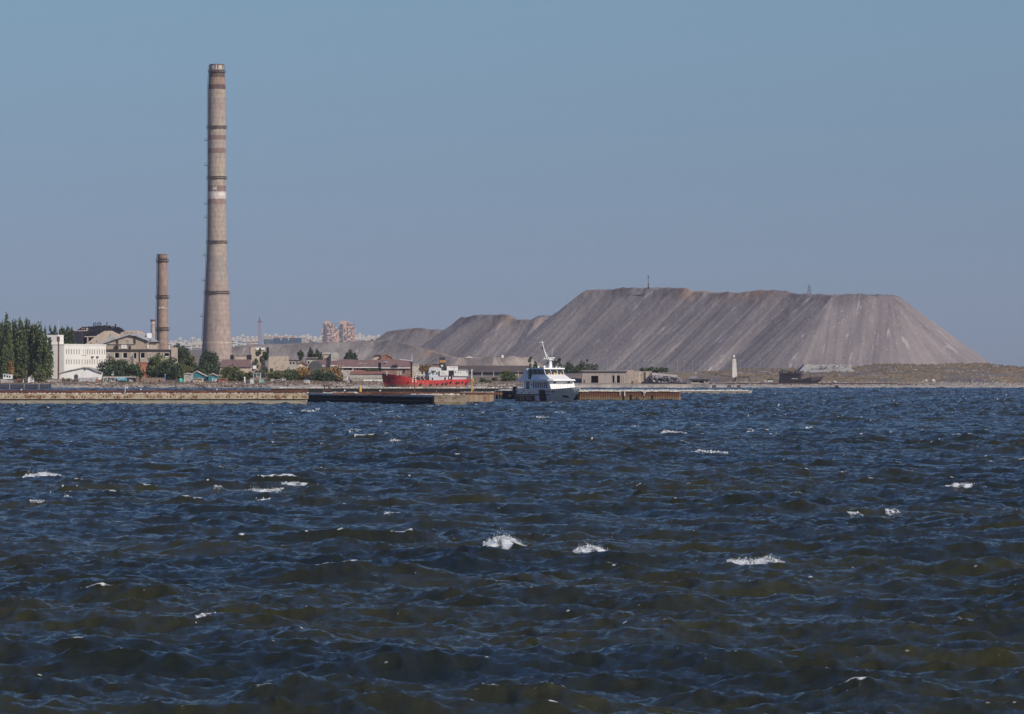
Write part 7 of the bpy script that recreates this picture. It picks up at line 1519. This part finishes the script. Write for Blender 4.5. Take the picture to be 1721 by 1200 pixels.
# burnt ship
t = Thing('burnt_ship', 'burnt dark ship wreck with tangled superstructure by the far jetty', 'wreck', 1345, 1556, z=.4)
t.part('hull', MB().front([(t.x(1308), -.6), (t.x(1364), -.6), (t.x(1383), t.z(635)), (t.x(1384), t.z(633)), (t.x(1360), t.z(634.5)), (t.x(1346), t.z(637.5)), (t.x(1310), t.z(636))], -1.5, 1.8), m_char)
ssp = MB().holed(t.x(1310), t.x(1346), t.z(637), t.z(627), [(t.x(1316 + k * 5), t.x(1319 + k * 5), t.z(631), t.z(628.5)) for k in range(5)], -1.2, -.9)
ssp.box(t.x(1310), t.x(1346), .9, 1.2, t.z(637), t.z(629)).box(t.x(1310), t.x(1330), -1.1, 1.1, t.z(627) + .002, t.z(626.4)); rz = random.Random(2)
for i in range(170): a = 1310 + rz.random() * 40; y = 623 + rz.random() * 8; ssp.tube((t.x(a), rz.uniform(-1, 1), t.z(y)), (t.x(a + rz.uniform(-2.5, 2.5)), rz.uniform(-1, 1), t.z(y - rz.uniform(-2.5, 2.5))), .07, n=4)
t.part('superstructure', ssp, m_char); t.part('bow_plating', MB().front([(t.x(1364), t.z(641.5)), (t.x(1381), t.z(636)), (t.x(1384), t.z(633.2)), (t.x(1362), t.z(633.8))], -1.56, -1.502), mat('scorched_red', (.075, .045, .055), (.055, .04, .05), .5))
t.part('pale_deck_strip', MB().box(t.x(1330), t.x(1340), -1.6, -1.505, t.z(637), t.z(635.8)), m_asb); t.part('mast', MB().tube((t.x(1361), 0, t.z(634)), (t.x(1361), 0, t.z(626)), .07, n=5), m_char)
t = Thing('rusty_jetty', 'long thin dark jetty running along the far right shore', 'jetty', 1400, 1545, z=0)
t.part('deck', MB().box(t.x(1192), t.x(1508), 0, 2, t.z(645.3), t.z(643.7)), mat('dark_rust_deck', (.085, .05, .05), (.06, .04, .045), .4, .9)); t.part('deck_end', MB().box(t.x(1508), t.x(1571), 0, 2, t.z(647.2), t.z(645)), mat('dark_rust_deck', (.085, .05, .05)))
for a in range(1200, 1570, 13): t.part('pile', MB().tube((t.x(a), .5, -.8), (t.x(a), .5, t.z(645.4 if a < 1508 else 647.3)), .16, n=6), m_char)
for a, lab in ((1200, 'left dark mooring dolphin in the water before the jetty'), (1225.5, 'middle dark mooring dolphin before the jetty'), (1241.5, 'right dark mooring dolphin before the jetty'), (1406, 'lone dark dolphin below the jetty, right of the burnt ship')):
    t = Thing('mooring_dolphin', lab, 'dolphin', a, 1500, z=0)
    for s_ in (-.35, 0, .35): t.part('pile', MB().tube((s_ * 1.8, 0, -.8), (s_, 0, .85), .15, n=6), m_char)
    t.part('cap', MB().box(-.55, .55, -.3, .3, .84, 1.05), m_char)
t = Thing('shore_hut', 'small white hut with dark roof left of the burnt ship', 'hut', 1293, 1572)
t.part('wall', MB().box(t.x(1283), t.x(1299), 0, 3, -.5, t.z(638.6)), m_asb); t.part('roof', MB().box(t.x(1290), t.x(1299.5), -.3, 3.2, t.z(638.6) + .002, t.z(636.8)), m_dark); t.part('front_panel', MB().box(t.x(1290.5), t.x(1298.5), -.1, -.004, .0, t.z(639.2)), m_white)
t = Thing('spoil_tip', 'pale grey spoil tip with flat top behind the burnt ship', 'heap', 1385, 1660)
V_ = [(1338, 632), (1352, 622), (1354, 612.8), (1425, 613.5), (1432, 622), (1440, 634)]
t.part('heap', MB().hull([(t.x(1335), -14, -1), (t.x(1440), -14, -1), (t.x(1440), 12, -1), (t.x(1335), 12, -1)], [(t.x(1353), 1, t.z(612.6)), (t.x(1424), 1, t.z(613.6)), (t.x(1424), 9, t.z(613)), (t.x(1353), 9, t.z(612.4))]), mat('grey_spoil', (.36, .34, .32), (.28, .265, .255), .12, .95, c3=(.17, .16, .17), c3amt=.18, stretch=(1, 1, .4), bump=.8, bscale=.8))
rk = MB(); rs2 = random.Random(5)
for i in range(420):
    v = rs2.random(); a = 1344 + rs2.random() * 90; yy = 613 + v * 20; rk.rock((t.x(a + (1 if a < 1390 else -1) * (1 - v) * 8), -14 + 15 * (1 - (yy - 612) / 20) - .1, t.z(yy) - .1), rs2.uniform(.2, .8), .6)
t.part('loose_spoil', rk, mat('grey_spoil', (.36, .34, .32)))
t.part('dark_scar', MB().add([(t.x(a), -14 + 15 * (1 - (y - 612) / 20) - .35, t.z(y)) for a, y in ((1368, 623), (1374, 624.5), (1384, 624), (1392, 622.5), (1396, 618.5), (1388, 616.5), (1380, 616), (1377, 619))], [tuple(range(7, -1, -1)), tuple(range(8))]), mat('dark_slag', (.07, .07, .085), (.11, .10, .11), .5))
for px, y, d, lab in ((1402.5, 640.5, 1566, 'two-lobed white boulder right of the burnt ship'), (1556, 638.5, 1570, 'left small white block on the right shore'), (1567, 639, 1570, 'right small white block on the right shore')):
    t = Thing('white_block', lab, 'boulder', px, d); t.part('rock', MB().rock((0, 0, .35), .5, .8).rock((.55, .1, .1), .35, .8), m_guano)
t = Thing('ruined_foundation', 'grey ruined foundation blocks on the ridge at the far right', 'ruin', 1637, 1700)
for a, b, y1, y0 in ((1612, 1632, 616.5, 619.5), (1633, 1655, 615.8, 620)): t.part('block', MB().box(t.x(a), t.x(b), -3, 2, t.z(y0) - 1, t.z(y1)), mat('bluish_concrete', (.27, .27, .29), (.20, .20, .22), .5, .9, c3=(.40, .38, .36)))
bl = MB(); 
for i in range(1500):
    px = rz.uniform(1195, 1760); d = 1538 + rz.random() ** 1.3 * 30; bl.rock((X(px, d), d, 0), rz.uniform(.15, .5), .6)
for i in range(320):
    px = rz.choice([rz.gauss(1470, 60), rz.gauss(1640, 35), rz.gauss(1240, 60)]); d = rz.uniform(1560, 1700); bl.rock((X(px, d), d, 0), rz.uniform(.15, .5), .6)
V = np.array(bl.v).reshape(-1, 8, 3); c_ = V.mean(1); V[:, :, 2] += land_z(c_[:, 0], c_[:, 1])[:, None] + .05; bl.v = [tuple(p) for p in V.reshape(-1, 3)]
tag(bl.build('shore_boulders', mat('bank_stone', (.30, .26, .235), (.21, .18, .165), .2, .95, c3=(.38, .35, .32))), 'pale stones along the far right bank', 'rubble', kind='stuff')
# ------------------------------------------------------------------ haze
hz = MB().box(-3500, 3500, -60, 9500, -6, 190).build('haze', bpy.data.materials.new('haze_air')); tag(hz, kind='stuff')
hm = hz.data.materials[0]; hm.use_nodes = True; n = hm.node_tree.nodes
n.remove(n['Principled BSDF']); pv = n.new('ShaderNodeVolumePrincipled'); pv.inputs['Color'].default_value = (0.80, 0.85, 1.0, 1); pv.inputs['Density'].default_value = 3.2e-5; pv.inputs['Anisotropy'].default_value = 0.0
hm.node_tree.links.new(pv.outputs[0], n['Material Output'].inputs['Volume'])
